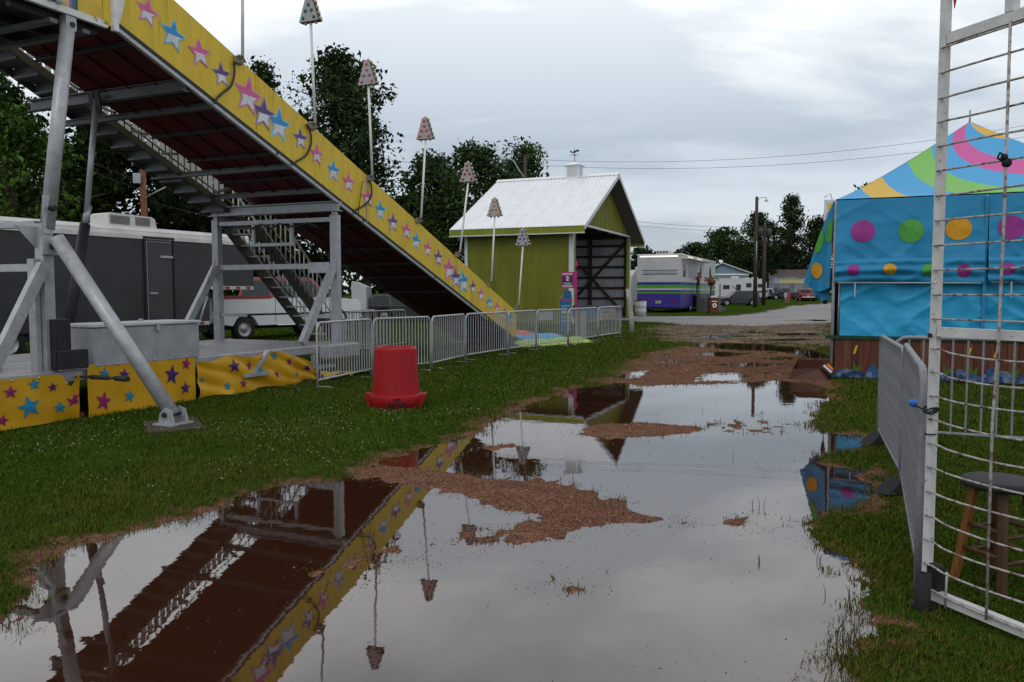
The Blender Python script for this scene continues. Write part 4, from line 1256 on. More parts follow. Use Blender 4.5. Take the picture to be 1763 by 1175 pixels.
# right-hand barriers next to the wire gate
glab2 = 'grey steel barriers beside the wire gate'
rA = [Vector((2.13, 4.02, 0)), Vector((3.09, 6.13, 0)), Vector((3.83, 8.09, 0))]
barricade(rA[0], rA[1]-Vector((0.02, 0.05, 0)), 'nearest steel barrier seen end-on beside the rusty wire gate', glab2, 1.08, 18, False)
barricade(rA[1], rA[2], 'second steel barrier seen end-on, leading to the blue tent', glab2, 1.04, 18, False)
barricade((3.93, 8.0), (5.85, 7.1), 'steel barrier seen face-on across the front of the blue tent', glab2, 1.03, 15, False)
barricade((5.9, 7.08), (7.8, 6.2), 'steel barrier continuing right across the tent front behind the gate', glab2, 1.03, 15, False)
rubber = mat('rubber_block', (0.018, 0.018, 0.020), 0.7, 0, 0.3, 9, 0.1)
for (x, y, lb) in ((2.10, 3.84, 'black socket block on the grass at the foot of the wire gate'), (3.05, 6.10, 'black rubber foot wedge under the joint of the two end-on barriers'), (3.80, 8.06, 'black rubber foot wedge at the far end of the end-on barriers')):
    t = thing('barrier_foot', lb, 'barrier foot', (x, y, 0.03), 0.4)
    if y < 4:
        mb = MB(); mb.lathe([(0.036, 0), (0.036, 0.18), (0.028, 0.18), (0.028, 0.02)], 14, (-0.075, -0.02, 0)); mb.build('socket', rubber, t)
        mb = MB(); mb.bbox((0.0, -0.04, 0), (0.06, 0.03, 0.21), 0.008); mb.build('socket', rubber, t)
        mb = MB(); mb.bbox((-0.10, -0.05, -0.01), (0.08, 0.05, 0.02), 0.006); mb.build('base', rubber, t)
        mb = MB(); mb.tube([(-0.005, -0.09, 0.02), (0.0, -0.09, 0.2)], 0.006, 6); mb.build('pin', galv, t)
    else:
        mb = MB(); mb.prism([(-0.17, 0), (0.02, 0), (0.02, 0.10), (-0.02, 0.11)], -0.07, 0.07); mb.build('wedge', rubber, t)

# ------------------------------------------------------------------ wire gate
gdir = Vector((0.17, -0.415, 0)).normalized()
g0 = Vector((2.105, 3.88, 0))
t = thing('wire_gate', 'tall white wire gate panel with rusty rods at the right edge', 'gate', (g0.x, g0.y, 0.0), math.atan2(gdir.y, gdir.x))
GL = 1.75
def zpx(y, d=3.88): return P(1610, y, d).z
zlow, zmid, ztop = 0.085, zpx(571), zpx(70)
mb = MB(); mb.bar((0, 0, 0.045), (0, 0, 3.3), 0.036, 0.036); mb.build('upright', gatem, t)
mb = MB(); mb.bar((GL, 0, 0.045), (GL, 0, 3.3), 0.045, 0.05); mb.build('upright', gatem, t)
for z, h in ((zlow, 0.05), (zmid, 0.045), (ztop, 0.05)):
    mb = MB(); mb.bar((0.024, 0, z), (GL-0.024, 0, z), 0.04, h); mb.build('rail', gatem, t)
mb = MB(); mb.bar((0.335, 0, ztop+0.026), (0.335, 0, 3.3), 0.04, 0.045); mb.build('upright', gatem, t)
rr = random.Random(9)
ys = [85, 128, 172, 212, 254, 296, 339, 381, 424, 466, 508, 549] + [600, 640, 681, 721, 762, 803, 845, 886, 927, 968, 1008]
for y in ys:
    z = zpx(y)
    bow = 0.0 if y < 590 else rr.uniform(0.010, 0.040)
    side = rr.uniform(-0.012, 0.012)
    mb = MB()
    mb.tube([(0.0, -0.028, z), (0.05, -0.03, z)] + [(x, -0.03+side*math.sin(math.pi*x/0.42)-bow*0.6*math.sin(math.pi*min(1, x/0.4)), z-bow*math.sin(math.pi*min(1, x/0.8))) for x in (0.12, 0.2, 0.3, 0.42, 0.6, 0.8)] + [(GL, -0.03, z)], 0.0052, 6)
    mb.build('rod', rodm, t)
for x in (0.345, 0.80, 1.25):
    mb = MB(); mb.tube([(x+0.012, -0.040, ztop-0.02), (x+0.02, -0.043, 2.0), (x+0.016, -0.042, zmid), (x+0.004, -0.046, 1.0), (x+0.008, -0.042, zlow)], 0.0065, 6); mb.build('rod', rodm, t)
mb = MB(); mb.tube([(0.0, -0.040, zmid-0.02), (0.0, -0.032, zmid-0.02)], 0.012, 8); mb.build('bolt', blackm, t)
# ties
def gp_(x, y, z): return tuple(g0 + gdir*x + Vector((gdir.y, -gdir.x, 0))*(-y) + Vector((0, 0, z)))
zt1 = zpx(708)
t = thing('bungee_tie', 'black bungee tie with a blue ball lashing gate and barrier together', 'tie', (g0.x, g0.y, 0), math.atan2(gdir.y, gdir.x))
mb = MB()
for k in range(3):
    mb.tube([(0.03*math.cos(a), 0.045*math.sin(a)-0.012, zt1+0.006*k+0.01*math.sin(a*2+k)) for a in np.linspace(0, 6.28, 12)], 0.005, 5)
mb.tube([(0.0, -0.04, zt1), (-0.04, -0.06, zt1+0.02), (-0.085, -0.03, zt1+0.015)], 0.005, 5)
mb.tube([(0.02*math.cos(a), 0.034*math.sin(a)-0.01, zpx(747)) for a in np.linspace(0, 6.28, 12)], 0.004, 5)
mb.build('cord', black, t)
mb = MB(); mb.ball((-0.09, -0.03, zt1+0.03), 0.021, 10); mb.build('ball', mat('blue_plastic', (0.02, 0.13, 0.5), 0.35), t)
zt2 = zpx(282, 3.55)
t = thing('bungee_tie', 'black knotted cord on the wire gate in front of the tent roof', 'tie', gp_(0.36, -0.05, zt2), 0)
mb = MB(); mb.ball((0.012, 0, 0), 0.022, 8); mb.ball((0.0, 0.0, 0.025), 0.016, 8); mb.tube([(0, 0, 0.03), (-0.02, 0, 0.045), (-0.03, 0, 0.02), (-0.01, 0, 0.01)], 0.005, 6); mb.build('knot', black, t)
# red pennant
t = thing('pennant', 'small red pennant hanging at the top of the wire gate', 'flag', gp_(0.03, -0.03, 2.94), 0)
mb = MB(); mb.prism([(0, 0.3), (0.09, 0.3), (0.035, 0.02)], -0.003, 0.003); mb.build('cloth', mat('red_cloth', (0.35, 0.02, 0.05), 0.6), t)

# ------------------------------------------------------------------ bar stool
t = thing('bar_stool', 'round wooden bar stool with a dark seat behind the wire gate', 'stool', (2.585, 4.08, 0.035), 0.35)
SH = 0.585
seatm = mat('dark_seat', (0.020, 0.019, 0.022), 0.6, 0, 0.3, 6)
mb = MB(); mb.lathe([(0.001, SH), (0.15, SH), (0.178, SH-0.006), (0.19, SH-0.022), (0.185, SH-0.042), (0.16, SH-0.05), (0.001, SH-0.05)][::-1], 32); mb.build('seat', seatm, t)
legw = mat('orange_wood', (0.20, 0.080, 0.020), 0.55, 0, 0.3, 5, 0.1, 30, stretch=(3, 3, 0.4), rust=(0.035, 0.02, 0.012), rust_amt=0.5)
legd = mat('dark_wood', (0.075, 0.036, 0.017), 0.55, 0, 0.3, 5, 0.1, 30, stretch=(3, 3, 0.4))
for k in range(4):
    a = R(45+90*k)
    mb = MB(); mb.bar((0.115*math.cos(a), 0.115*math.sin(a), SH-0.05), (0.20*math.cos(a), 0.20*math.sin(a), 0), 0.034, 0.034)
    mb.build('leg', legw if k == 1 else legd, t)
for z, f in ((0.17, 0.175), (0.30, 0.155)):
    for k in range(4):
        a, b = R(45+90*k), R(135+90*k)
        dz = 0.03*(k % 2)
        mb = MB(); mb.tube([(f*math.cos(a), f*math.sin(a), z+dz), (f*math.cos(b), f*math.sin(b), z+dz)], 0.011, 7); mb.build('rung', legd, t)

# ------------------------------------------------------------------ red tub
tp = G(682, 705)
t = thing('upturned_tub', 'red plastic tub standing upside down on the grass', 'tub', (tp.x, tp.y, 0.03), 0)
redp = mat('red_plastic', (0.30, 0.008, 0.013), 0.45, 0, 0.16, 3, 0.04, 14, rust=(0.20, 0.010, 0.013), rust_amt=0.5, spec=0.2, rscale=5)
H = 0.83; 
mb = MB()
mb.lathe([(0.325, 0.185), (0.318, 0.22), (0.290, H-0.04), (0.286, H-0.012), (0.272, H), (0.25, H-0.002), (0.243, H-0.012), (0.236, H-0.03), (0.12, H-0.026), (0.001, H-0.024)], 40)
mb.build('body', redp, t)
mb = MB()
mb.lathe([(0.335, 0.0), (0.352, 0.006), (0.362, 0.10), (0.372, 0.178), (0.366, 0.188), (0.325, 0.19)], 40)
mb.build('rim', redp, t)
for sd in (-1, 1):
    mb = MB(); mb.prism([(sd*0.33, 0.02), (sd*0.355, 0.02), (sd*0.415, 0.185), (sd*0.405, 0.196), (sd*0.33, 0.19)], -0.12, 0.12); mb.build('grip', redp, t)
ink = mat('black_print', (0.012, 0.012, 0.014), 0.5)
def wrap(txt, size, r, z, thick, nm, sx=1.0):
    me = text_mesh(txt, size, ink, nm, 0.001, 0.003)
    for v in me.vertices:
        x, y, zz_ = v.co
        a = math.pi + x/r*sx      # turned half round: the tub stands upside down
        v.co = (-(r+0.004+zz_)*math.sin(a - math.pi)*1.0, -(r+0.004+zz_)*math.cos(a - math.pi), z - y)
    return me
me = wrap('BRUTE', 0.085, 0.362, 0.088, 0.001, 'lettering', 1.0)
link('lettering', me, t, rz=0.20)
mb = MB()
for (a, b, c, e_) in ((-0.055, -0.01, 0.138, 0.150), (0.0, 0.045, 0.138, 0.150), (-0.05, 0.04, 0.154, 0.162)):
    n = 4
    for k in range(n):
        p_, q_ = (a+(b-a)*k/n)/0.37, (a+(b-a)*(k+1)/n)/0.37
        mb.quad((0.374*math.sin(p_), -0.374*math.cos(p_), c), (0.374*math.sin(q_), -0.374*math.cos(q_), c), (0.376*math.sin(q_), -0.376*math.cos(q_), e_), (0.376*math.sin(p_), -0.376*math.cos(p_), e_))
mb.build('logo', ink, t, rz=0.20)

# ------------------------------------------------------------------ blue tent
tc_ = Vector((5.85, 14.25, 0))
t = thing('blue_tent', 'blue canopy tent with coloured dots and a swirl-striped peaked roof', 'tent', tc_, math.atan2(-0.386, 0.922))
TW, TH = 4.75, 3.28
tblue = mat('tent_blue', (0.020, 0.205, 0.39), 0.55, 0, 0.10, 1.5, 0.05, 8)
tblue2 = mat('tent_blue_wall', (0.026, 0.30, 0.54), 0.5, 0, 0.10, 1.5, 0.05, 8)
dots = [mat('dot_magenta', (0.24, 0.025, 0.20), 0.5), mat('dot_green', (0.06, 0.28, 0.045), 0.5), mat('dot_orange', (0.55, 0.27, 0.015), 0.5)]
# roof (print in the material: curved bands around the apex)
def roof_mat():
    m = bpy.data.materials.new('tent_roof_print'); m.use_nodes = True
    tr = m.node_tree; b = tr.nodes['Principled BSDF']; b.inputs['Roughness'].default_value = 0.5
    Lk = tr.links.new
    def mth(op, a, b_=None):
        n = tr.nodes.new('ShaderNodeMath'); n.operation = op
        for i, v in enumerate((a, b_)):
            if v is None: continue
            if isinstance(v, (int, float)): n.inputs[i].default_value = v
            else: Lk(v, n.inputs[i])
        return n.outputs[0]
    co = tr.nodes.new('ShaderNodeTexCoord'); sp = tr.nodes.new('ShaderNodeSeparateXYZ'); Lk(co.outputs['Object'], sp.inputs[0])
    x = mth('SUBTRACT', sp.outputs[0], TW/2); y = mth('SUBTRACT', sp.outputs[1], TW/2)
    r = mth('SQRT', mth('ADD', mth('MULTIPLY', x, x), mth('MULTIPLY', y, y)))
    ang = mth('DIVIDE', mth('ARCTAN2', y, x), 2*math.pi)
    v = mth('FRACT', mth('ADD', mth('MULTIPLY', ang, 2.0), mth('ADD', mth('MULTIPLY', r, -0.26), 0.63)))
    rp = tr.nodes.new('ShaderNodeValToRGB'); rp.color_ramp.interpolation = 'CONSTANT'
    stops = [(0.0, (0.05, 0.30, 0.56)), (0.16, (0.58, 0.36, 0.05)), (0.29, (0.05, 0.30, 0.56)), (0.46, (0.17, 0.42, 0.08)), (0.62, (0.05, 0.30, 0.56)), (0.78, (0.50, 0.08, 0.28)), (0.93, (0.05, 0.30, 0.56))]
    el = rp.color_ramp.elements
    while len(el) < len(stops): el.new(0.5)
    for q, (p, c) in zip(el, stops): q.position = p; q.color = (*c, 1)
    Lk(v, rp.inputs[0]); Lk(rp.outputs[0], b.inputs['Base Color'])
    return m
rm = roof_mat()
AP = 1.66
def roofz(x, y):
    f = max(abs(x-TW/2), abs(y-TW/2))/(TW/2)
    g = min(abs(x-TW/2), abs(y-TW/2))/(TW/2)
    return TH + AP*((1-f)**1.16) - 0.09*(1-(g/max(f, 1e-3)))*f*(1-f)*2.0
mb = MB()
n = 28
for q in range(4):
    def rface(u, v, q=q):
        f = 1-v
        a, b = (2*u-1)*f, -f
        for _ in range(q): a, b = -b, a
        x, y = TW/2*(1+a), TW/2*(1+b)
        sag = 0.07*(1-(2*u-1)**2)*math.sin(math.pi*f) + 0.012*math.sin(u*9+q)*math.sin(math.pi*f)
        return (x, y, TH + AP*((1-f)**1.14) - sag)
    mb.grid(rface, 24, 24)
mb.build('roof', rm, t)
mb = MB(); mb.tube([(TW/2, TW/2, TH+AP-0.1), (TW/2, TW/2, TH+AP+0.22)], 0.018, 8); mb.build('finial', galv, t)
# frame posts
for (x, y) in ((0, 0), (TW, 0), (0, TW), (TW, TW), (TW/2, 0.02)):
    mb = MB(); mb.tube([(x, y, 0.03), (x, y, TH-0.03)], 0.03, 10); mb.build('post', galv, t)
mb = MB(); mb.tube([(0.10, 0.03, 0.82), (0.10, 0.03, 1.9)], 0.02, 8); mb.build('post', galv, t)
# front cloths, two bays
def fold(x, z, seed):
    a = float(fbm(np.array([x*1.1+z*0.7+seed*3.1]), np.array([z*1.6-x*0.5]), 301, 4)[0])
    b = abs(float(fbm(np.array([x*1.7-z*1.9+seed]), np.array([x*0.5+z*0.9]), 311, 3)[0]))
    p_, q_ = x*0.85+z*0.5+seed*2.7, z*0.85-x*0.5
    r1 = 1-abs(2*float(vnoise(np.array([q_/0.26]), np.array([p_/1.1]), 321))-1)
    r2 = 1-abs(2*float(vnoise(np.array([(z*0.8+x*0.6)/0.20]), np.array([(x*0.8-z*0.6+seed)/0.8]), 331))-1)
    return 0.010*math.sin(x*3.1+seed+z*1.3) + 0.11*a - 0.036*r1**3 - 0.022*r2**3 + 0.01
def sheet(f, name, m, nu=64, nv=36):
    mb = MB(); mb.grid(f, nu, nv); return mb.build(name, m, t)
def disc(f, u, v, ru, rv, m):
    mb = MB()
    ring = []
    nn = 22
    vs = []
    for rr_ in (1.0, 0.5):
        for k in range(nn):
            a = 6.283*k/nn
            q = f(min(1, max(0, u+ru*rr_*math.cos(a))), min(1, max(0, v+rv*rr_*math.sin(a))))
            vs.append(q)
    q = f(u, v); vs.append(q)
    vs = [off_(p) for p in vs]
    fs = [(k, (k+1) % nn, nn+(k+1) % nn, nn+k) for k in range(nn)] + [(nn+k, nn+(k+1) % nn, 2*nn) for k in range(nn)]
    mb.add(vs, fs, True)
    mb.build('dot', m, t)
bayw = TW/2
for b in (0, 1):
    x0 = b*bayw + 0.02
    wv = bayw - 0.05
    def val(u, v, x0=x0, b=b):      # upper valance z 2.10..3.26
        x = x0+wv*u; z = 2.10+(3.255-2.10)*v
        return (x, -0.05 - 0.10*(1-v) + fold(x, z, 1+b)*(1.2-v), z + 0.02*math.sin(u*9+b)*(1-v))
    def flap(u, v, x0=x0, b=b):     # rolled lower flap z 1.78..2.2
        x = x0+wv*u; z = 1.77+(2.20-1.77)*v
        return (x, -0.16 + 0.07*math.sin(v*3.1) * -1 + fold(x, z, 5+b)*1.3 - 0.02*math.sin(v*16), z + 0.035*math.sin(u*5.5+2*b)*(1-v) - 0.05*(u-0.5)**2)
    def low(u, v, x0=x0, b=b):      # lower wall z .82..1.95
        x = x0+0.10*(b == 0)+(wv-0.10*(b == 0))*u; z = 0.82+(1.95-0.82)*v
        sag = 0.05*math.sin(math.pi*u)*(1-v)
        return (x, -0.02 + fold(x, z, 9+b)*1.4 + 0.035*math.sin((u-0.2*v)*9+v*5)*(0.4+v)*0.6, z - sag*0.4)
    sheet(val, 'valance', tblue); sheet(flap, 'rolled_flap', tblue, 44, 16); sheet(low, 'wall_cloth', tblue2)
    off_ = lambda p: (p[0], p[1]-0.010, p[2])
    for k, (u, c) in enumerate(((0.19, 0), (0.52, 1), (0.83, 2)) if b == 0 else ((0.14, 0), (0.47, 1), (0.80, 2))):
        disc(val, u, 0.50, 0.20/wv, 0.20/1.155, dots[c])
    for k, (u, c) in enumerate(((0.13, 0), (0.38, 2), (0.64, 1), (0.87, 0)) if b == 0 else ((0.12, 0), (0.37, 2), (0.62, 1), (0.87, 0))):
        disc(flap, u, 0.52, 0.105/wv, 0.105/0.43, dots[c])
    mb = MB(); mb.tube([(x0+0.05, -0.20, 1.775), (x0+wv-0.05, -0.20, 1.76)], 0.014, 8); mb.build('flap_rod', galv, t)
    for u in (0.14, 0.72):
        mb = MB(); mb.box((x0+wv*u, -0.235, 1.52), (x0+wv*u+0.02, -0.23, 1.78)); mb.build('strap', mat('pale_strap', (0.4, 0.42, 0.42), 0.6), t)
mb = MB(); mb.bar((TW/2-0.02, -0.10, 0.85), (TW/2-0.02, -0.10, 3.22), 0.05, 0.05); mb.build('seam_fold', tblue, t)
# left side: valance flaring out, plus the side wall
def lval(u, v):
    y = -0.05 + TW*u**1.3
    z = 1.78+(3.26-1.78)*v - 0.06*(1-v)*float(sstep(0.0, 0.35, np.array(u))) + 0.05*(1-v)*math.sin(u*17)
    out_ = 0.03 + 0.12*float(sstep(0.0, 0.36, np.array(u)))
    return (-0.03 - out_*(1-v)**1.15 + 0.25*fold(y, z, 13)*(1-v), y, z)
sheet(lval, 'side_valance', tblue)
off_ = lambda p: (p[0]-0.010, p[1]-0.004, p[2])
def sflap(u, v):       # loose corner of the side valance blown outwards
    k = (1-v)**0.85
    w_ = 0.035*math.sin(u*8+v*3)*k + 0.02*math.sin(u*17-v*5)*k
    return (-0.02 - (0.04+0.46*u)*k, -0.045 + 0.42*u*k - w_, 1.70 + (3.265-1.70)*v + (0.10*u**2 - 0.10*math.sin(u*3.1))*(1-v) )
sheet(sflap, 'side_flap', tblue, 30, 30)
off_ = lambda p: (p[0]-0.008, p[1]-0.012, p[2])
for u, v, ru, rv, c in ((0.62, 0.22, 0.25, 0.085, 2), (0.90, 0.52, 0.30, 0.13, 1), (0.22, 0.66, 0.40, 0.13, 1)):
    disc(sflap, u, v, ru, rv, dots[c])
def lcurl(u, v):
    a = 2.6*v
    return (-0.06-0.30*u, 0.06+0.16*math.sin(a)+0.25*u, 1.62 + 0.10*math.cos(a) - 0.12*(1-u)*v + 0.03*math.sin(u*9))
sheet(lcurl, 'rolled_hem', tblue, 14, 10)
def lwall(u, v):
    y = 0.05 + TW*u; return (-0.02+0.015*math.sin(y*5), y, 0.05+1.8*v)
sheet(lwall, 'side_wall', tblue2, 30, 10)
for (x_, y_, nx) in ((TW, 0, 0), (0, TW, 1)):
    mb = MB(); mb.quad((TW, 0.02, 0.1), (TW, TW, 0.1), (TW, TW, TH), (TW, 0.02, TH)) if nx == 0 else mb.quad((0.02, TW, 0.1), (TW, TW, 0.1), (TW, TW, TH), (0.02, TW, TH)); mb.build('rear_wall', tblue2, t)
# counter rail and plank-and-wave skirt
mb = MB(); mb.box((-0.12, -0.10, 0.765), (TW, -0.04, 0.825)); mb.build('counter_rail', mat('dark_green_rail', (0.012, 0.045, 0.022), 0.5), t)
rr = random.Random(4)
x = 0.05
k = 0
plank = [mat('printed_plank_%d' % i, c, 0.55, 0, 0.35, 3, stretch=(6, 1, 0.6)) for i, c in enumerate(((0.10, 0.034, 0.018), (0.13, 0.050, 0.026), (0.075, 0.026, 0.016), (0.115, 0.034, 0.02)))]
while x < TW-0.1:
    w_ = rr.uniform(0.12, 0.19)
    mb = MB(); mb.box((x, -0.062-rr.uniform(0, 0.006), 0.10), (x+w_-0.008, -0.045, 0.762)); mb.build('plank', plank[k % 4], t)
    x += w_; k += 1
mb = MB(); mb.box((0.04, -0.044, 0.06), (TW-0.05, -0.035, 0.764)); mb.build('backing_board', mat('board_dark', (0.03, 0.015, 0.01), 0.7), t)
wave = [mat('wave_blue', (0.03, 0.085, 0.21), 0.5, 0, 0.6, 14, rust=(0.12, 0.17, 0.24), rust_amt=0.6, rscale=7), mat('wave_pale', (0.12, 0.175, 0.24), 0.5, 0, 0.6, 14, rust=(0.03, 0.07, 0.16), rust_amt=0.6, rscale=8), mat('wave_deep', (0.018, 0.04, 0.11), 0.5, 0, 0.6, 14)]
x = 0.15
k = 0
while x < TW-0.1:
    w_ = rr.uniform(0.08, 0.24); h_ = rr.uniform(0.10, 0.27)
    y_ = -0.072-0.003*(k % 4)
    tl_ = rr.uniform(-0.25, 0.25); arc_ = [(x+w_*math.cos(a)+tl_*h_*math.sin(a)*1.5, 0.07+h_*math.sin(a)*(1+0.12*math.sin(3*a+k))) for a in np.linspace(0, math.pi, 14)]
    mb = MB(); mb.prism(arc_, y_-0.002, y_); mb.build('wave', wave[k % 3], t)
    arc2 = [(x-w_*0.3+w_*0.45*math.cos(a), 0.07+h_*0.55*math.sin(a)) for a in np.linspace(0, math.pi, 9)]
    mb = MB(); mb.prism(arc2, y_-0.0034, y_-0.0022); mb.build('wave_crest', wave[(k+1) % 3], t)
    if k % 3 == 0:
        mb = MB(); mb.prism([(x+0.2, 0.1), (x+0.30, 0.1), (x+0.36, 0.34), (x+0.26, 0.24), (x+0.22, 0.38)], y_+0.0015, y_+0.003); mb.build('weed', mat('weed_green', (0.05, 0.13, 0.02), 0.5), t)
    if k % 4 == 1:
        mb = MB(); mb.prism([(x+0.05, 0.50), (x+0.09, 0.50), (x+0.13, 0.66), (x+0.09, 0.64)], -0.072, -0.070); mb.build('fish', mat('fish_yellow', (0.5, 0.38, 0.03), 0.5), t)
    x += w_*0.85; k += 1

# feather flag behind the tent
fpz = P(1426, 420, 19.0)
t = thing('feather_flag', 'red white and yellow feather flag behind the corner of the blue tent', 'flag', (fpz.x, 19.0, 0.03), 0)
mb = MB(); mb.tube([(0.14, 0, 0), (0.15, 0, 3.6), (0.02, 0, 3.95), (-0.12, 0, 3.86)], 0.015, 6); mb.build('pole', whitew, t)
fl = [('white_panel', (0.6, 0.6, 0.62), 3.30, 3.80), ('yellow_panel', (0.6, 0.45, 0.05), 3.55, 3.72), ('red_panel', (0.42, 0.02, 0.02), 2.5, 3.30)]
for i, (nm, c, za, zb_) in enumerate(fl):
    mb = MB(); mb.prism([(-0.13+0.08*(nm[0] == 'y'), za), (0.13-0.03*(nm[0] == 'y'), za), (0.14-0.03*(nm[0] == 'y'), zb_), (-0.12+0.06*(nm[0] == 'y'), zb_)], -0.004-0.002*i, 0.004+0.002*i); mb.build(nm, mat('flag_'+nm, c, 0.6), t)
mb = MB(); mb.prism([(-0.06, 3.0), (0.05, 3.05), (0.10, 3.5), (0.02, 3.3), (-0.03, 3.52), (-0.1, 3.2)], -0.012, -0.0085); mb.build('red_figure', mat('flag_red2', (0.42, 0.02, 0.02), 0.6), t)

# wet cardboard box by the tent
bp_ = G(1395, 655)
t = thing('wet_cardboard_box', 'collapsed wet brown cardboard box with white and orange labels by the tent post', 'box', (bp_.x, bp_.y, 0.02), -0.38)
cb = mat('wet_cardboard', (0.070, 0.024, 0.014), 0.5, 0, 0.3, 5, 0.1, 12)
cbd = mat('cardboard_inside', (0.03, 0.012, 0.008), 0.7, 0, 0.3, 5)
mb = MB()
V_ = [(-0.36, -0.16, 0), (0.28, -0.18, 0), (0.34, 0.25, 0), (-0.30, 0.28, 0), (-0.30, -0.12, 0.19), (0.12, -0.08, 0.20), (0.27, 0.22, 0.34), (-0.22, 0.26, 0.34)]
mb.cur = 0
mb.add(V_, [(0, 1, 5, 4), (1, 2, 6, 5), (2, 3, 7, 6), (3, 0, 4, 7)])
mb.build('box_body', cb, t)
mb = MB(); mb.add([(-0.22, -0.04, 0.17), (0.15, -0.03, 0.20), (0.24, 0.20, 0.20), (-0.09, 0.24, 0.20)], [(0, 1, 2, 3)]); mb.build('inside', cbd, t)
mb = MB(); mb.add([(0.16, -0.05, 0.235), (0.33, -0.15, 0.10), (0.44, 0.10, 0.15), (0.27, 0.22, 0.33), (0.17, -0.05, 0.243), (0.34, -0.15, 0.108), (0.45, 0.10, 0.158), (0.28, 0.22, 0.338)], [(0, 1, 2, 3), (4, 7, 6, 5), (0, 4, 5, 1), (1, 5, 6, 2), (2, 6, 7, 3), (3, 7, 4, 0)]); mb.build('flap', cb, t)
def onflap(u, v, h=0.012): 
    a, b, c, e_ = Vector((0.17, -0.05, 0.243)), Vector((0.34, -0.15, 0.108)), Vector((0.45, 0.10, 0.158)), Vector((0.28, 0.22, 0.338))
    return (a*(1-u)+b*u)*(1-v) + (e_*(1-u)+c*u)*v + Vector((0.005, -0.006, 0.006))
for (nm, u0, u1, v0, v1, c) in (('white_label', 0.1, 0.9, 0.15, 0.42, (0.55, 0.55, 0.62)), ('orange_label', 0.2, 0.75, 0.55, 0.8, (0.75, 0.20, 0.02))):
    mb = MB(); mb.quad(onflap(u0, v0), onflap(u1, v0), onflap(u1, v1), onflap(u0, v1)); mb.build(nm, mat(nm, c, 0.5), t)
# ------------------------------------------------------------------ green barn (x = along the open front, y = along the closed side wall, to the left)
bc = P(985, 504, 38.4)
BL_, BW_, BE, BR = 11.0, 5.8, 5.0, 7.95
barn = thing('green_barn', 'olive green metal barn with a white ribbed roof and a wide open front', 'barn', (bc.x, 38.4, 0.03), ROT_U)
og = mat('olive_metal', (0.150, 0.156, 0.014), 0.5, 0.0, 0.22, 1.1, rust=(0.095, 0.108, 0.008), rust_amt=0.5, stretch=(1.6, 1.6, 0.5), rscale=2.2)
og2 = mat('olive_metal_trim', (0.19, 0.21, 0.016), 0.5, 0, 0.15, 1)
wt = mat('barn_white_trim', (0.50, 0.52, 0.55), 0.5, 0, 0.1, 2)
rf = mat('white_roof_metal', (0.72, 0.73, 0.75), 0.42, 0, 0.07, 1.5, spec=0.4)
inner = mat('liner_panel', (0.36, 0.37, 0.40), 0.6, 0, 0.15, 1.5)
dw = mat('dark_timber', (0.045, 0.030, 0.024), 0.8, 0, 0.3, 4)
# side wall facing the camera: x=0 plane; panels along y
def rib_panel(axis, a, b, z0, z1, pos, sgn, m, name, ribs=4, zfun=None, parent=None):
    mb = MB()
    g = 0.006
    def q(t, z, o): return (pos+sgn*o, t, z) if axis == 'y' else (t, pos+sgn*o, z)
    za = zfun or (lambda t: z1)
    mb.add([q(a+g, z0, 0), q(b-g, z0, 0), q(b-g, za(b-g), 0), q(a+g, za(a+g), 0), q(a+g, z0, -0.03), q(b-g, z0, -0.03), q(b-g, za(b-g), -0.03), q(a+g, za(a+g), -0.03)],
           [(0,1,2,3),(7,6,5,4),(0,4,5,1),(1,5,6,2),(2,6,7,3),(3,7,4,0)])
    for i in range(ribs):
        t = a + (b-a)*(i+0.5)/ribs
        mb.add([q(t-0.035, z0, 0.001), q(t-0.015, z0, 0.025), q(t+0.015, z0, 0.025), q(t+0.035, z0, 0.001), q(t-0.035, za(t), 0.001), q(t-0.015, za(t), 0.025), q(t+0.015, za(t), 0.025), q(t+0.035, za(t), 0.001)],
               [(0,1,5,4),(1,2,6,5),(2,3,7,6)])
    return mb.build(name, m, parent or barn)
nP = 7
for i in range(nP):
    rib_panel('y', 0.02+BW_*i/nP, 0.02+BW_*(i+1)/nP, 0.0, BE-0.1, 0.0, -1, og, 'wall_panel')
for i in range(nP):
    rib_panel('y', 0.02+BW_*i/nP, 0.02+BW_*(i+1)/nP, 0.0, BE-0.1, BL_, 1, og, 'wall_panel')
    mb = MB(); mb.box((BL_-0.065, 0.02+BW_*i/nP+0.01, 0.05), (BL_-0.035, 0.02+BW_*(i+1)/nP-0.01, BE-0.15)); mb.build('liner_panel', inner, barn)
nB = 12
for i in range(nB):
    rib_panel('x', BL_*i/nB, BL_*(i+1)/nB, 0.0, BE, BW_, 1, og, 'wall_panel')
mb = MB(); mb.box((0.04, BW_-0.07, 0.05), (BL_-0.07, BW_-0.035, BE-0.1)); mb.build('liner_panel', inner, barn)
rz_ = lambda x: BE + (BR-BE)*(1-abs(x-BL_/2)/(BL_/2))
for i in range(nB):      # gable over the opening
    a, b = BL_*i/nB, BL_*(i+1)/nB
    rib_panel('x', a, b, BE-0.02, BE, 0.0, -1, og, 'gable_panel', 3, zfun=lambda x: rz_(x)-0.12)
    rib_panel('x', a, b, BE-0.02, BE, BW_, 1, og, 'gable_panel', 3, zfun=lambda x: rz_(x)-0.12)
for (xa, xb) in ((0.0, 0.40), (BL_-0.40, BL_)):
    rib_panel('x', xa, xb, 0.0, BE-0.03, 0.0, -1, og, 'wall_panel', 2)
mb = MB(); mb.box((-0.04, -0.055, 0.0), (0.12, -0.031, BE-0.1)); mb.box((-0.055, -0.055, 0.0), (-0.031, 0.16, BE-0.1)); mb.build('corner_trim', wt, barn)
mb = MB(); mb.box((-0.055, BW_-0.12, 0.0), (-0.031, BW_+0.05, BE-0.1)); mb.build('corner_trim', wt, barn)
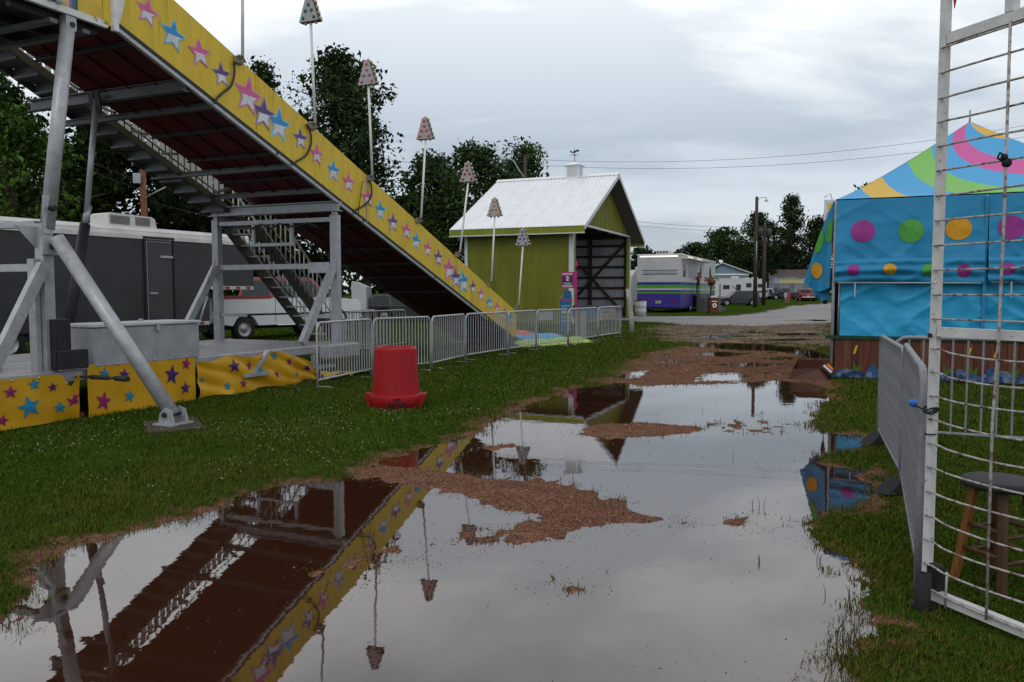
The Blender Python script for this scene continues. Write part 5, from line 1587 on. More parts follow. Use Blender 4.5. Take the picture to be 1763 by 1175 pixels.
mb = MB(); mb.box((BL_-0.10, -0.055, 0.0), (BL_+0.04, -0.031, BE-0.1)); mb.build('corner_trim', wt, barn)
mb = MB(); mb.box((-0.04, -0.075, BE-0.06), (BL_+0.04, -0.031, BE+0.05)); mb.build('door_header', wt, barn)
mb = MB(); mb.box((0.38, -0.02, 0.0), (0.48, 0.08, BE-0.07)); mb.build('door_jamb', og2, barn)
mb = MB(); mb.box((BL_-0.48, -0.02, 0.0), (BL_-0.38, 0.08, BE-0.07)); mb.build('door_jamb', og2, barn)
# inner frame seen through the opening
for z in (0.55, 1.2, 1.85, 2.5, 3.15, 3.8, 4.45):
    mb = MB(); mb.box((BL_-0.13, 0.1, z-0.07), (BL_-0.066, BW_-0.1, z+0.07)); mb.build('girt', dw, barn)
for y in (0.16, 2.45, 4.6):
    mb = MB(); mb.box((BL_-0.26, y-0.09, 0.0), (BL_-0.131, y+0.09, BE-0.1)); mb.build('inner_post', dw, barn)
for (za, zb2) in ((4.6, 0.2), (0.2, 4.6)):
    mb = MB(); mb.bar((BL_-0.28, 0.2, za), (BL_-0.28, 4.4, zb2), 0.17, 0.03, up=(1, 0, 0)); mb.build('cross_brace', dw, barn)
for x in (2.2, 4.4, 6.6, 8.8):
    mb = MB(); mb.bar((x, 0.1, BE-0.1), (x, BW_-0.1, BE-0.1), 0.08, 0.16); mb.build('tie_beam', dw, barn)
mb = MB(); mb.box((0.03, 0.05, BE-0.02), (BL_-0.03, BW_-0.05, BE+0.02)); mb.build('ceiling', mat('barn_ceiling', (0.08, 0.075, 0.07), 0.8), barn)
mb = MB(); mb.box((0.05, 0.05, 0.005), (BL_-0.05, BW_-0.05, 0.03)); mb.build('floor', mat('barn_floor', (0.16, 0.14, 0.12), 0.8, 0, 0.3, 2), barn)
# roof: two slopes of ribbed sheets
OVX, OV0, OV1 = 0.55, 0.80, 0.65
slope = (BR-BE)/(BL_/2)
def rp_(x, o): 
    xx2 = min(x, BL_-x)
    return BE + slope*xx2 + o + 0.06
nR = 8
for side in (0, 1):
    for i in range(nR):
        ya = -OV0 + (BW_+OV0+OV1)*i/nR; yb = -OV0 + (BW_+OV0+OV1)*(i+1)/nR - 0.008
        mb = MB()
        X = lambda f: (-OVX + (BL_/2+OVX-0.003)*f) if side == 0 else (BL_+OVX - (BL_/2+OVX-0.003)*f)
        for o0 in (0,):
            mb.add([(X(0), ya, rp_(X(0), 0)), (X(1), ya, rp_(X(1), 0)), (X(1), yb, rp_(X(1), 0)), (X(0), yb, rp_(X(0), 0)),
                    (X(0), ya, rp_(X(0), .025)), (X(1), ya, rp_(X(1), .025)), (X(1), yb, rp_(X(1), .025)), (X(0), yb, rp_(X(0), .025))],
                   [(3,2,1,0),(4,5,6,7),(0,1,5,4),(1,2,6,5),(2,3,7,6),(3,0,4,7)])
        for k in range(4):
            y = ya + (yb-ya)*(k+0.5)/4
            mb.add([(X(0), y-0.045, rp_(X(0), .026)), (X(1), y-0.045, rp_(X(1), .026)), (X(0), y-0.018, rp_(X(0), .048)), (X(1), y-0.018, rp_(X(1), .062)), (X(0), y+0.018, rp_(X(0), .062)), (X(1), y+0.018, rp_(X(1), .062)), (X(0), y+0.045, rp_(X(0), .026)), (X(1), y+0.045, rp_(X(1), .026))],
                   [(0,1,3,2),(2,3,5,4),(4,5,7,6),(0,2,4,6)])
        mb.build('roof_panel', rf, barn)
mb = MB(); mb.prism([(BL_/2-0.22, rp_(BL_/2, 0)-0.06), (BL_/2, rp_(BL_/2, 0)+0.075), (BL_/2+0.22, rp_(BL_/2, 0)-0.06), (BL_/2+0.22, rp_(BL_/2, 0)-0.03), (BL_/2, rp_(BL_/2, 0)+0.105), (BL_/2-0.22, rp_(BL_/2, 0)-0.03)], -OV0-0.02, BW_+OV1+0.02); mb.build('ridge_cap', rf, barn)
for side in (0, 1):
    x = -OVX-0.012 if side == 0 else BL_+OVX+0.012
    mb = MB(); mb.box((x-0.012, -OV0, rp_(-OVX, 0)-0.30), (x+0.012, BW_+OV1, rp_(-OVX, 0)-0.03)); mb.build('fascia', og2, barn)
    mb = MB(); mb.box((x-0.03, -OV0-0.01, rp_(-OVX, 0)-0.36), (x+0.03, BW_+OV1+0.01, rp_(-OVX, 0)-0.302)); mb.build('fascia_trim', wt, barn)
    for yy in (-OV0-0.012, BW_+OV1+0.012):
        xa, xb = (-OVX, BL_/2) if side == 0 else (BL_/2, BL_+OVX)
        mb = MB(); mb.add([(xa, yy-0.012, rp_(xa, -.19)), (xb, yy-0.012, rp_(xb, -.19)), (xb, yy-0.012, rp_(xb, .03)), (xa, yy-0.012, rp_(xa, .03)), (xa, yy+0.012, rp_(xa, -.19)), (xb, yy+0.012, rp_(xb, -.19)), (xb, yy+0.012, rp_(xb, .03)), (xa, yy+0.012, rp_(xa, .03))],
                         [(0,1,2,3),(7,6,5,4),(0,4,5,1),(1,5,6,2),(2,6,7,3),(3,7,4,0)]); mb.build('barge_board', wt, barn)
    mb = MB(); xa, xb = (-OVX+.02, BL_/2-.01) if side == 0 else (BL_/2+.01, BL_+OVX-.02)
    mb.quad((xa, -OV0+.01, rp_(xa, -.14)), (xb, -OV0+.01, rp_(xb, -.14)), (xb, BW_+OV1-.01, rp_(xb, -.14)), (xa, BW_+OV1-.01, rp_(xa, -.14))); mb.build('soffit', mat('soffit_brown', (0.11, 0.10, 0.085), 0.7), barn)
# cupola with weather vane
cyy = 1.75
cx_ = BL_/2
cz = rp_(cx_, 0)
mb = MB(); mb.box((cx_-0.40, cyy-0.36, cz-0.35), (cx_+0.40, cyy+0.36, cz+0.60)); cu_ = mb.build('cupola', rf, barn)
mb = MB(); mb.add([(cx_-0.52, cyy-0.5, cz+0.605), (cx_+0.52, cyy-0.5, cz+0.605), (cx_+0.52, cyy+0.5, cz+0.605), (cx_-0.52, cyy+0.5, cz+0.605), (cx_, cyy, cz+0.85)], [(3,2,1,0),(0,1,4),(1,2,4),(2,3,4),(3,0,4)]); mb.build('cupola_roof', rf, cu_)
for k in range(5):
    mb = MB(); mb.box((cx_-0.416, cyy-0.3, cz+0.0+k*0.11), (cx_-0.401, cyy+0.3, cz+0.07+k*0.11)); mb.box((cx_-0.3, cyy-0.376, cz+0.0+k*0.11), (cx_+0.3, cyy-0.361, cz+0.07+k*0.11)); mb.build('louvre', wt, cu_)
mb = MB(); mb.tube([(cx_, cyy, cz+0.8), (cx_, cyy, cz+1.55)], 0.018, 6); mb.bar((cx_-0.28, cyy, cz+1.22), (cx_+0.28, cyy, cz+1.22), 0.02); mb.bar((cx_, cyy-0.28, cz+1.22), (cx_, cyy+0.28, cz+1.22), 0.02)
mb.prism([(cyy-0.30, cz+1.40), (cyy+0.12, cz+1.40), (cyy+0.3, cz+1.52), (cyy+0.22, cz+1.36), (cyy-0.05, cz+1.32), (cyy-0.05, cz+1.46), (cyy-0.2, cz+1.52)], cx_-0.01, cx_+0.01, 'x'); mb.build('weather_vane', blackm, cu_)

# ------------------------------------------------------------------ signs near the slide foot
mg = mat('sign_magenta', (0.36, 0.02, 0.16), 0.5)
dkb = mat('sign_navy', (0.015, 0.03, 0.12), 0.5)
wht = mat('sign_white', (0.6, 0.6, 0.62), 0.5)
redn = mat('sign_dot_red', (0.45, 0.03, 0.06), 0.5)
pb = P(992, 504, 29.5)
t = thing('height_sign', 'magenta post sign with a white 2 on a dark blue board, before the barn corner', 'sign', (pb.x, 29.5, 0.03), -0.12)
sc_ = 29.5/F
zz2 = lambda y: P(980, y, 29.5).z
xx3 = lambda x: (x-992)*sc_
mb = MB(); mb.box((-0.035, -0.03, 0), (0.035, 0.03, zz2(468))); mb.build('post', mg, t)
mb = MB(); mb.box((xx3(967), -0.055, zz2(498)), (xx3(990), -0.031, zz2(470))); brd = mb.build('board', mg, t)
mb = MB(); mb.box((xx3(968.5), -0.058, zz2(496.5)), (xx3(985.8), -0.0555, zz2(471.8))); mb.build('panel', dkb, brd)
mb = MB(); mb.box((xx3(968.8), -0.061, zz2(475.6)), (xx3(985.3), -0.0585, zz2(472))); mb.box((xx3(968.8), -0.061, zz2(496)), (xx3(985.3), -0.0585, zz2(492.4))); mb.build('strip', wht, brd)
mb = MB()
for k in range(10):
    for (ya, yb2) in ((475, 472.9), (495.4, 493.2)):
        mb.box((xx3(969.8+k*1.5), -0.0635, zz2(ya)), (xx3(970.9+k*1.5), -0.0615, zz2(yb2)))
mb.build('print_line', redn, brd)
mb = MB(); mb.lathe([(0.001, -0.0632), (0.095, -0.0632), (0.095, -0.059)], 20, (xx3(977), 0, zz2(481.5)), 'y'); mb.build('disc', redn, brd)
me = text_mesh('2', 0.24, wht, 'numeral', 0.002, 0.006)
o = link('numeral', me, brd, (xx3(977), -0.066, zz2(481.5))); o.rotation_euler = (R(90), 0, 0)
me = text_mesh('TICKETS', 0.075, wht, 'lettering', 0.002, 0.002)
o = link('lettering', me, brd, (xx3(977), -0.0615, zz2(489.8))); o.rotation_euler = (R(90), 0, 0)
mb = MB(); mb.prism([(-0.05, zz2(466)), (-0.02, zz2(443)), (0.0, zz2(450)), (0.04, zz2(451)), (0.07, zz2(457)), (0.06, zz2(460)), (0.01, zz2(462)), (-0.03, zz2(468))], -0.05, -0.022); mb.build('cutout_figure', mat('cutout_red', (0.36, 0.03, 0.07), 0.5, 0, 0.5, 9), t)
mb = MB(); mb.ball((0.09, -0.05, zz2(458.5)), 0.05, 8); mb.build('cutout_nose', dkb, t)
t = thing('price_board', 'tall blue price board standing left of the magenta sign', 'sign', (P(976, 504, 29.0).x, 29.0, 0.03), 0.1)
bl = mat('board_blue', (0.02, 0.10, 0.24), 0.5, 0, 0.2, 4)
mb = MB(); mb.prism([(-0.24, 0.0), (0.17, 0.0), (0.19, 1.35), (0.16, 1.62), (-0.10, 1.66), (-0.17, 1.42), (-0.26, 1.28)], -0.02, 0.02); mb.build('board', bl, t)
mb = MB(); mb.prism([(0.15, 0.5), (0.20, 0.5), (0.215, 1.30), (0.18, 1.40)], -0.024, -0.021); mb.prism([(-0.24, 1.30), (-0.14, 1.48), (-0.20, 1.46)], -0.024, -0.021); mb.build('edging', mat('board_orange', (0.5, 0.25, 0.08), 0.5), t)
for (z, c, n) in ((1.24, (0.4, 0.05, 0.12), 5), (1.02, (0.10, 0.35, 0.35), 4), (0.80, (0.5, 0.42, 0.08), 6), (0.64, (0.3, 0.35, 0.42), 8), (0.5, (0.3, 0.35, 0.42), 7)):
    mb = MB()
    for k in range(n):
        mb.box((-0.2+0.34*k/n, -0.0235, z), (-0.2+0.34*(k+0.75)/n, -0.021, z+0.09 if n < 7 else z+0.05))
    mb.build('print_line', mat('print_%d' % int(z*100), c, 0.5), t)
t = thing('striped_banner', 'red and white striped strip hung on the fence beside the price board', 'banner', (P(1001, 504, 25.3).x, 25.25, 0.06), 0.55)
for k in range(4):
    mb = MB(); mb.box((-0.22+k*0.11, 0.03, 0.1), (-0.115+k*0.11, 0.04, 0.95)); mb.build('stripe', mat('stripe_red', (0.22, 0.06, 0.07), 0.6) if k % 3 == 1 else mat('stripe_pale', (0.24, 0.27, 0.27), 0.6), t)
wp = G(1087, 576)
t = tag(MB().tube([(0.02, 0, -0.05), (0.0, 0.01, 0.6), (-0.06, 0, 1.15), (-0.15, 0.01, 1.72)], [0.10, 0.095, 0.09, 0.095], 12).build('timber_post', mat('peeling_post', (0.34, 0.32, 0.30), 0.8, 0, 0.35, 8, 0.3, 20, rust=(0.06, 0.05, 0.045), rust_amt=0.45)), 'leaning weathered timber post in the grass before the barn opening', 'post')
t.location = (wp.x, wp.y, 0.02)
bwp = G(1103, 546)
def drum(x, y, lab, col, sc=1.0, h=0.9):
    t = thing('metal_drum', lab, 'drum', (x, y, 0.03), 0)
    m = mat('drum_%s' % lab[:5].strip(), col, 0.5, 0, 0.2, 4)
    mb = MB(); mb.lathe([(0.001, 0), (0.29*sc, 0), (0.29*sc, 0.3*h), (0.305*sc, 0.32*h), (0.29*sc, 0.34*h), (0.29*sc, 0.64*h), (0.305*sc, 0.66*h), (0.29*sc, 0.68*h), (0.29*sc, h), (0.27*sc, h), (0.27*sc, 0.2)], 24); mb.build('body', m, t)
    mb = MB(); mb.lathe([(0.27*sc, h-0.03), (0.32*sc, h+0.0), (0.325*sc, h+0.03), (0.27*sc, h+0.035), (0.2*sc, h-0.05)], 24); mb.build('liner', black, t)
    return t
drum(bwp.x, bwp.y, 'pale steel drum used as a bin near the purple trailer', (0.48, 0.48, 0.49), 1.25, 1.05)
tb = P(1018, 540, 33.0)
t = thing('table_tent', 'low dark table with a blue cover just inside the barn opening', 'table', (tb.x+0.1, 34.0, 0.03), ROT_U)
mb = MB(); mb.bbox((-0.3, -0.9, 0.9), (0.5, 0.9, 1.0), 0.02); mb.build('table_top', mat('dark_cover', (0.03, 0.035, 0.045), 0.5), t)
mb = MB(); mb.box((-0.31, -0.88, 0.5), (-0.302, 0.88, 0.93)); mb.build('cover', mat('blue_cover', (0.03, 0.10, 0.2), 0.6), t)
for a in (-0.25, 0.45):
    for b in (-0.8, 0.8):
        mb = MB(); mb.bar((a, b, 0), (a, b, 0.9), 0.05); mb.build('leg', dw, t)

# ------------------------------------------------------------------ vehicles
tyre = mat('tyre', (0.018, 0.018, 0.019), 0.75, 0, 0.2, 9)
rimm = mat('wheel_rim', (0.35, 0.35, 0.36), 0.4, 0.5, 0.2, 6)
redl = mat('tail_lamp', (0.30, 0.01, 0.012), 0.3)
amber = mat('amber_lamp', (0.45, 0.15, 0.01), 0.3)
def wheel(parent, x, y, r, w=0.24):
    mb = MB(); mb.lathe([(r*0.62, -w/2), (r*0.93, -w/2), (r, -w/2+0.04), (r, w/2-0.04), (r*0.93, w/2), (r*0.62, w/2)], 22, (x, y, r), 'y'); wo_ = mb.build('wheel', tyre, parent)
    mb = MB()
    for s in (-1, 1):
        mb.lathe([(0.001, s*(w/2-0.05)), (r*0.25, s*(w/2-0.04)), (r*0.3, s*(w/2-0.08)), (r*0.52, s*(w/2-0.07)), (r*0.62, s*(w/2-0.01))], 16, (x, y, r), 'y')
    mb.build('rim', rimm, wo_)
def carbody(name, label, cat, loc, rz, group, L, Wd, H, hood, deck, col, kind, lower=None, cabcol=None, wr=0.36, wx=(0.19, 0.81), clear=0.28, belt=0.56, rear=None):
    """x runs from the tail (0) to the nose (L); the body is an outline with wheel arches, swept across with rounded sides"""
    t = thing(name, label, cat, loc, rz, group)
    hb = H*belt
    m = mat('paint_' + '_'.join('%d' % int(c*999) for c in col), col, 0.3, 0.0, 0.06, 2, spec=0.6)
    ml = m if lower is None else lower
    a1, a2 = L*wx[0], L*wx[1]
    def arch(cx):
        return [(cx + (wr+0.07)*math.cos(a), wr + (wr+0.07)*math.sin(a)) for a in np.linspace(math.pi, 0, 9) if wr + (wr+0.07)*math.sin(a) >= clear]
    pr = [(0.04, clear+0.08), (a1-wr-0.09, clear)] + arch(a1) + [(a1+wr+0.09, clear), (a2-wr-0.09, clear)] + arch(a2) + [(a2+wr+0.09, clear), (L-0.10, clear+0.02), (L, clear+0.2), (L-0.03, hb*0.86), (L-0.16, hb*0.95), (L-hood, hb+0.02), (deck if kind != 'suv' else 0.1, hb+0.015), (0.06, hb), (0.0, hb-0.12), (0.0, clear+0.16)]
    mb = MB()
    n = len(pr)
    ins = 0.07
    secs_ = [(-Wd/2+0.0, 0.92), (-Wd/2, 1.0)]
    def sec(y, k): return [(L/2+(p[0]-L/2)*k, y, clear+(p[1]-clear)*(k if p[1] > hb*0.8 else 1)) for p in pr]
    rows = [sec(-Wd/2, 0.985), sec(-Wd/2+ins, 1.0), sec(Wd/2-ins, 1.0), sec(Wd/2, 0.985)]
    vs = sum(rows, [])
    fs = [tuple(range(n))[::-1], tuple(range(3*n, 4*n))]
    for r_ in range(3):
        for i in range(n):
            j = (i+1) % n
            fs.append((r_*n+i, r_*n+j, (r_+1)*n+j, (r_+1)*n+i))
    mb.add(vs, fs)
    mb.build('body', ml, t)
    # cabin
    if kind == 'pickup': cab = [(deck+0.05, hb), (deck+0.22, H-0.03), (deck+0.35, H), (L-hood-0.75, H), (L-hood-0.60, H-0.04), (L-hood+0.05, hb)]
    elif kind == 'suv': cab = [(0.06, hb), (0.22, H-0.05), (0.40, H), (L-hood-0.85, H-0.01), (L-hood-0.68, H-0.06), (L-hood+0.12, hb)]
    else: cab = [(deck, hb), (deck+0.55, H-0.04), (deck+0.75, H), (L-hood-0.7, H), (L-hood-0.5, H-0.05), (L-hood+0.15, hb)]
    tin = 0.13
    def wy(z): return Wd/2 - 0.03 - tin*(z-hb)/(H-hb)
    mb = MB()
    nc = len(cab)
    vs = [(p[0], -wy(p[1]), p[1]) for p in cab] + [(p[0], wy(p[1]), p[1]) for p in cab]
    fs = [tuple(range(nc))[::-1], tuple(range(nc, 2*nc))] + [(i, (i+1) % nc, nc+(i+1) % nc, nc+i) for i in range(nc)]
    mb.add(vs, fs)
    mb.build('cab', m if cabcol is None else cabcol, t)
    zl, zh = hb+0.05, H-0.13
    fr = lambda p, q, z: p[0]+(q[0]-p[0])*(z-p[1])/(q[1]-p[1])
    xl = lambda z: fr(cab[0], cab[1], z)+(0.24 if kind == 'pickup' else 0.12)
    xr = lambda z: fr(cab[-1], cab[-2], z)-0.14
    nw = 2 if kind == 'pickup' else 3
    if kind == 'pickup' and (L-hood-deck) < 1.9: nw = 1
    for sd in (-1, 1):
        for i in range(nw):
            f0, f1 = i/nw+0.02, (i+1)/nw-0.02
            q = lambda f, z: (xl(z)+(xr(z)-xl(z))*f, sd*(wy(z)+0.006), z)
            mb = MB(); mb.quad(q(f0, zl), q(f1, zl), q(f1, zh), q(f0, zh)); mb.build('window', glass, t)
    for (p, q_, nm) in ((cab[0], cab[1], 'rear_window'), (cab[-1], cab[-2], 'windscreen')):
        o = -0.008 if nm == 'rear_window' else 0.012
        za, zb_ = hb+0.06, H-0.12
        x_ = lambda z: fr(p, q_, z)+o
        mb = MB(); mb.quad((x_(za), -wy(za)+0.2, za), (x_(za), wy(za)-0.2, za), (x_(zb_), wy(zb_)-0.17, zb_), (x_(zb_), -wy(zb_)+0.17, zb_)); mb.build(nm, glass, t)
    mb = MB(); mb.box((0.2, -Wd/2+0.30, clear-0.12), (L-0.25, Wd/2-0.30, hb-0.06)); mb.build('underbody', black, t)
    for x in (a1, a2):
        for sd in (-1, 1):
            wheel(t, x, sd*(Wd/2-0.13), wr)
    for sd in (-1, 1):
        mb = MB(); mb.bbox((-0.015, sd*(Wd/2-0.16)-0.06, hb-0.42), (0.03, sd*(Wd/2-0.16)+0.10*(1), hb-0.08), 0.01); mb.build('tail_lamp', redl, t)
        mb = MB(); mb.bbox((L-0.07, sd*(Wd/2-0.32)-0.14, hb*0.70), (L+0.005, sd*(Wd/2-0.32)+0.14, hb*0.82), 0.01); mb.build('headlight', chrome, t)
        mb = MB(); mb.bbox((L-hood-0.2, sd*(Wd/2+0.06)-0.07, hb+0.03), (L-hood-0.08, sd*(Wd/2+0.06)+0.07, hb+0.2), 0.02); mb.build('wing_mirror', black, t)
    mb = MB(); mb.bbox((-0.10, -Wd/2+0.1, clear+0.1), (0.02, Wd/2-0.1, clear+0.28), 0.02); mb.build('bumper', chrome if kind == 'pickup' else black, t)
    mb = MB(); mb.bbox((L-0.05, -Wd/2+0.08, clear+0.06), (L+0.10, Wd/2-0.08, clear+0.24), 0.03); mb.build('bumper', chrome if kind == 'pickup' else black, t)
    mb = MB(); mb.box((-0.012, -0.18, hb-0.40), (-0.003, 0.18, hb-0.28)); mb.build('number_plate', mat('plate_white', (0.55, 0.55, 0.56), 0.5), t)
    return t, hb
pk = P(400, 504, 25.2)
TD = math.atan2(0.80, 0.60)
whp = (0.62, 0.63, 0.65)
redcab = mat('cab_red', (0.22, 0.012, 0.015), 0.3, 0, 0.06, 2, spec=0.6)
t, hb_ = carbody('pickup_truck', 'white pickup with a red cab hitched to the dark trailer behind the slide', 'pickup', (pk.x-0.98, 24.95, 0.03), TD, None, 6.0, 2.0, 2.10, 1.55, 2.0, whp, 'pickup', None, redcab, 0.40, (0.165, 0.78), 0.50, 0.66)
mb = MB(); mb.box((0.25, -1.006, hb_-0.56), (5.5, -1.001, hb_-0.50)); mb.build('side_moulding', black, t)
mb = MB(); mb.prism([(0.05, hb_-0.03), (2.0, hb_-0.02), (2.0, hb_+0.08), (0.05, hb_+0.08)], -1.008, -0.95); mb.build('bed_rail', redcab, t)
mb = MB(); mb.bbox((0.15, -0.9, hb_-0.10), (1.95, 0.9, hb_+0.03), 0.01); mb.build('bed', black, t)
for x in (0.85, 1.75):
    mb = MB(); mb.box((x, -1.012, hb_-0.53), (x+0.12, -1.0075, hb_-0.48)); mb.build('side_marker', redl if x < 1 else amber, t)
for x in (2.15, 3.3):
    mb = MB(); mb.box((x, -1.004, 0.62), (x+0.015, -0.999, hb_)); mb.build('door_seam', black, t)
mb = MB(); mb.tube([(2.2, -1.02, 0.48), (4.4, -1.02, 0.48)], 0.035, 8); mb.build('side_step', chrome, t)

# dark gooseneck trailer
e1 = P(437, 504, 24.0); e0 = P(0, 504, 17.6)
tdv = Vector((e1.x-e0.x, e1.y-e0.y, 0)).normalized()
tl = thing('gooseneck_trailer', 'long charcoal box trailer with a white roof edge behind the slide', 'trailer', (e1.x, e1.y, 0.03), math.atan2(tdv.y, tdv.x))
char = mat('charcoal_metal', (0.042, 0.043, 0.048), 0.45, 0, 0.2, 1.2, rust=(0.07, 0.07, 0.075), rust_amt=0.25)
TL_, TWd, TZ = 12.0, 2.5, 3.28
npn = 10
neck = 1.65
for i in range(npn):
    a, b = (-neck+0.006, -0.006) if i == 0 else (-neck-(TL_-neck)*i/(npn-1)+0.006, -neck-(TL_-neck)*(i-1)/(npn-1)-0.006)
    z0_ = 1.66 if i == 0 else 0.62
    mb = MB(); mb.box((a-0.004, 0, z0_), (b+0.004, 0.04, TZ-0.25)); mb.build('side_panel', char, tl)
mb = MB(); mb.box((-TL_, 0.045, 0.62), (-neck-0.004, TWd, TZ-0.1)); mb.box((-neck-0.003, 0.045, 1.66), (0, TWd, TZ-0.1)); mb.build('body', char, tl)
mb = MB(); mb.prism([(-0.03, TZ-0.30), (-0.01, TZ-0.20), (0.06, TZ-0.08), (0.22, TZ+0.02), (TWd-0.2, TZ+0.05), (TWd, TZ-0.15)], -TL_-0.02, 0.03, 'x'); mb.build('roof', mat('trailer_white_roof', (0.44, 0.43, 0.42), 0.5, 0, 0.2, 2, rust=(0.3, 0.29, 0.27), rust_amt=0.3), tl)
strip = mat('reflective_white', (0.42, 0.42, 0.42), 0.4)
def refl(x0, x1, z, parent=tl):
    mb = MB(); mb.box((x0, -0.012, z-0.05), (x1, -0.004, z+0.05)); s_ = mb.build('reflector_strip', strip, parent)
    n = int((x1-x0)/0.36)
    for k in range(n):
        a = x0 + (x1-x0)*(k+0.3)/n
        mb = MB(); mb.box((a, -0.018, z-0.032), (a+0.15, -0.0125, z+0.032)); mb.build('red_reflector', redl, s_)
refl(-neck+0.05, -0.02, 1.71)
refl(-neck-1.0, -neck-0.02, 0.70)
mb = MB(); mb.box((-TL_, 0.1, 0.42), (-neck-0.02, 0.25, 0.615)); mb.build('chassis_beam', blackm, tl)
for x in (-7.2, -8.3):
    wheel(tl, x, 0.16, 0.40, 0.26)
dx0 = -5.22
dd = [o for o in [0]]
# side door at x 250..300 px
def trl(xpx):
    v = ray(xpx, 500); k = v.x
    # point on the wall line e1 + a*tdv
    a = (k*e1.y - e1.x)/(tdv.x - k*tdv.y)
    return a
da, db = trl(251), trl(297)
mb = MB(); mb.box((da, -0.02, 0.72), (db, -0.002, TZ-0.30)); dr = mb.build('door', mat('trailer_door', (0.055, 0.057, 0.062), 0.4, 0, 0.2, 2), tl)
mb = MB()
mb.bar((da-0.03, -0.02, 0.70), (da-0.03, -0.02, TZ-0.27), 0.035, 0.05); mb.bar((db+0.03, -0.02, 0.70), (db+0.03, -0.02, TZ-0.27), 0.035, 0.05); mb.bar((da-0.06, -0.03, TZ-0.25), (db+0.06, -0.03, TZ-0.25), 0.06, 0.05)
mb.build('door_frame', mat('dark_trim', (0.016, 0.016, 0.018), 0.4), dr)
mb = MB(); mb.bar((da+0.04, -0.03, 0.75), (da+0.04, -0.03, TZ-0.36), 0.012); mb.bar((da+0.04, -0.03, TZ-0.36), (db-0.04, -0.03, TZ-0.36), 0.012); mb.build('door_edge', galv, dr)
mb = MB(); mb.bar((db-0.38, -0.04, TZ-0.75), (db, -0.04, TZ-0.75), 0.03, 0.06); mb.bar((da+0.1, -0.04, 1.55), (da+0.32, -0.04, 1.55), 0.03, 0.05); mb.build('door_latch', galv, dr)
aa, ab = trl(156), trl(245)
ac = thing('roof_air_conditioner', 'white air conditioner on the roof of the charcoal trailer', 'air conditioner', (e1.x+tdv.x*((aa+ab)/2+0.75), e1.y+tdv.y*((aa+ab)/2+0.75), 0.03+TZ+0.02), math.atan2(tdv.y, tdv.x))
hw = (ab-aa)/2
mb = MB(); mb.prism([(-hw, 0), (hw, 0), (hw-0.06, 0.26), (hw-0.16, 0.31), (-hw+0.1, 0.34), (-hw, 0.30)], 0.35, 1.1); mb.build('casing', mat('ac_white', (0.52, 0.52, 0.5), 0.5, 0, 0.12, 4), ac)
for q, w_ in ((-hw+0.06, hw*0.78), (-hw*0.0+0.06, hw*0.62)):
    for k in range(7):
        mb = MB(); mb.box((q, 0.338, 0.06+k*0.032), (q+w_, 0.347, 0.077+k*0.032)); mb.build('vent_slat', mat('vent_grey', (0.10, 0.10, 0.10), 0.6), ac)
# pale trailer seen between the stair foot and the slide
q_ = P(618, 504, 40.0)
t = thing('enclosed_trailer', 'pale grey enclosed trailer glimpsed under the slide beyond the stair', 'trailer', (q_.x-0.36, 40, 0.03), 0.1)
mb = MB(); mb.prism([(-0.02, 0.7), (0.72, 0.7), (0.72, 1.85), (0.6, 1.9), (0.05, 2.15), (-0.02, 2.1)], 0, 3.5); mb.build('body', mat('pale_grey', (0.42, 0.44, 0.45), 0.5, 0, 0.1, 2), t)
for y in (1.2, 2.2): wheel(t, 0.6, y, 0.33, 0.2)
t, _ = carbody('parked_car', 'dark parked car glimpsed under the slide beside the pale trailer', 'car', (P(634, 504, 42).x, 42.2, 0.03), 0.1, None, 4.5, 1.8, 1.5, 1.1, 0.5, (0.02, 0.022, 0.025), 'suv')

# parked vehicles beyond the road
gv_ = 'vehicles parked on the far grass'
def at(x, d): return (P(x, 504, d).x, d, float(rise(np.array([float(d)]))[0]) + 0.02)
q = at(1305, 93); t, _ = carbody('parked_suv', 'dark estate wagon parked beside the tall bare pole', 'car', q, math.pi+0.05, gv_, 4.95, 1.85, 1.78, 1.35, 0.2, (0.022, 0.024, 0.032), 'suv', wr=0.38)
q = at(1296, 124); t, _ = carbody('parked_suv', 'white estate car parked behind the two poles', 'car', q, 0.3, gv_, 4.6, 1.85, 1.7, 1.2, 0.2, (0.50, 0.50, 0.51), 'suv')
t.rotation_euler[2] = math.pi+0.35; t.location = at(1327, 124)
q = at(1328, 128); carbody('pickup_truck', 'navy pickup parked before the grey hut, facing left', 'pickup', at(1357, 128), math.pi+0.15, gv_, 5.4, 1.9, 1.75, 1.4, 2.0, (0.018, 0.03, 0.075), 'pickup', wr=0.38, clear=0.42, belt=0.62)
carbody('pickup_truck', 'navy pickup parked between the far people and the red pickup', 'pickup', at(1382, 122), math.pi-0.1, gv_, 5.2, 1.9, 1.75, 1.4, 2.0, (0.016, 0.026, 0.06), 'pickup', wr=0.38, clear=0.42, belt=0.62)
carbody('pickup_truck', 'red pickup seen from behind, parked before the grey hut', 'pickup', at(1392, 112), R(80), gv_, 5.2, 1.95, 1.8, 1.4, 2.0, (0.22, 0.012, 0.016), 'pickup', wr=0.38, clear=0.42, belt=0.62)
carbody('parked_car', 'black car parked far right beside the tent edge', 'car', at(1418, 118), math.pi+0.2, gv_, 4.4, 1.8, 1.45, 1.2, 0.4, (0.015, 0.015, 0.018), 'suv')

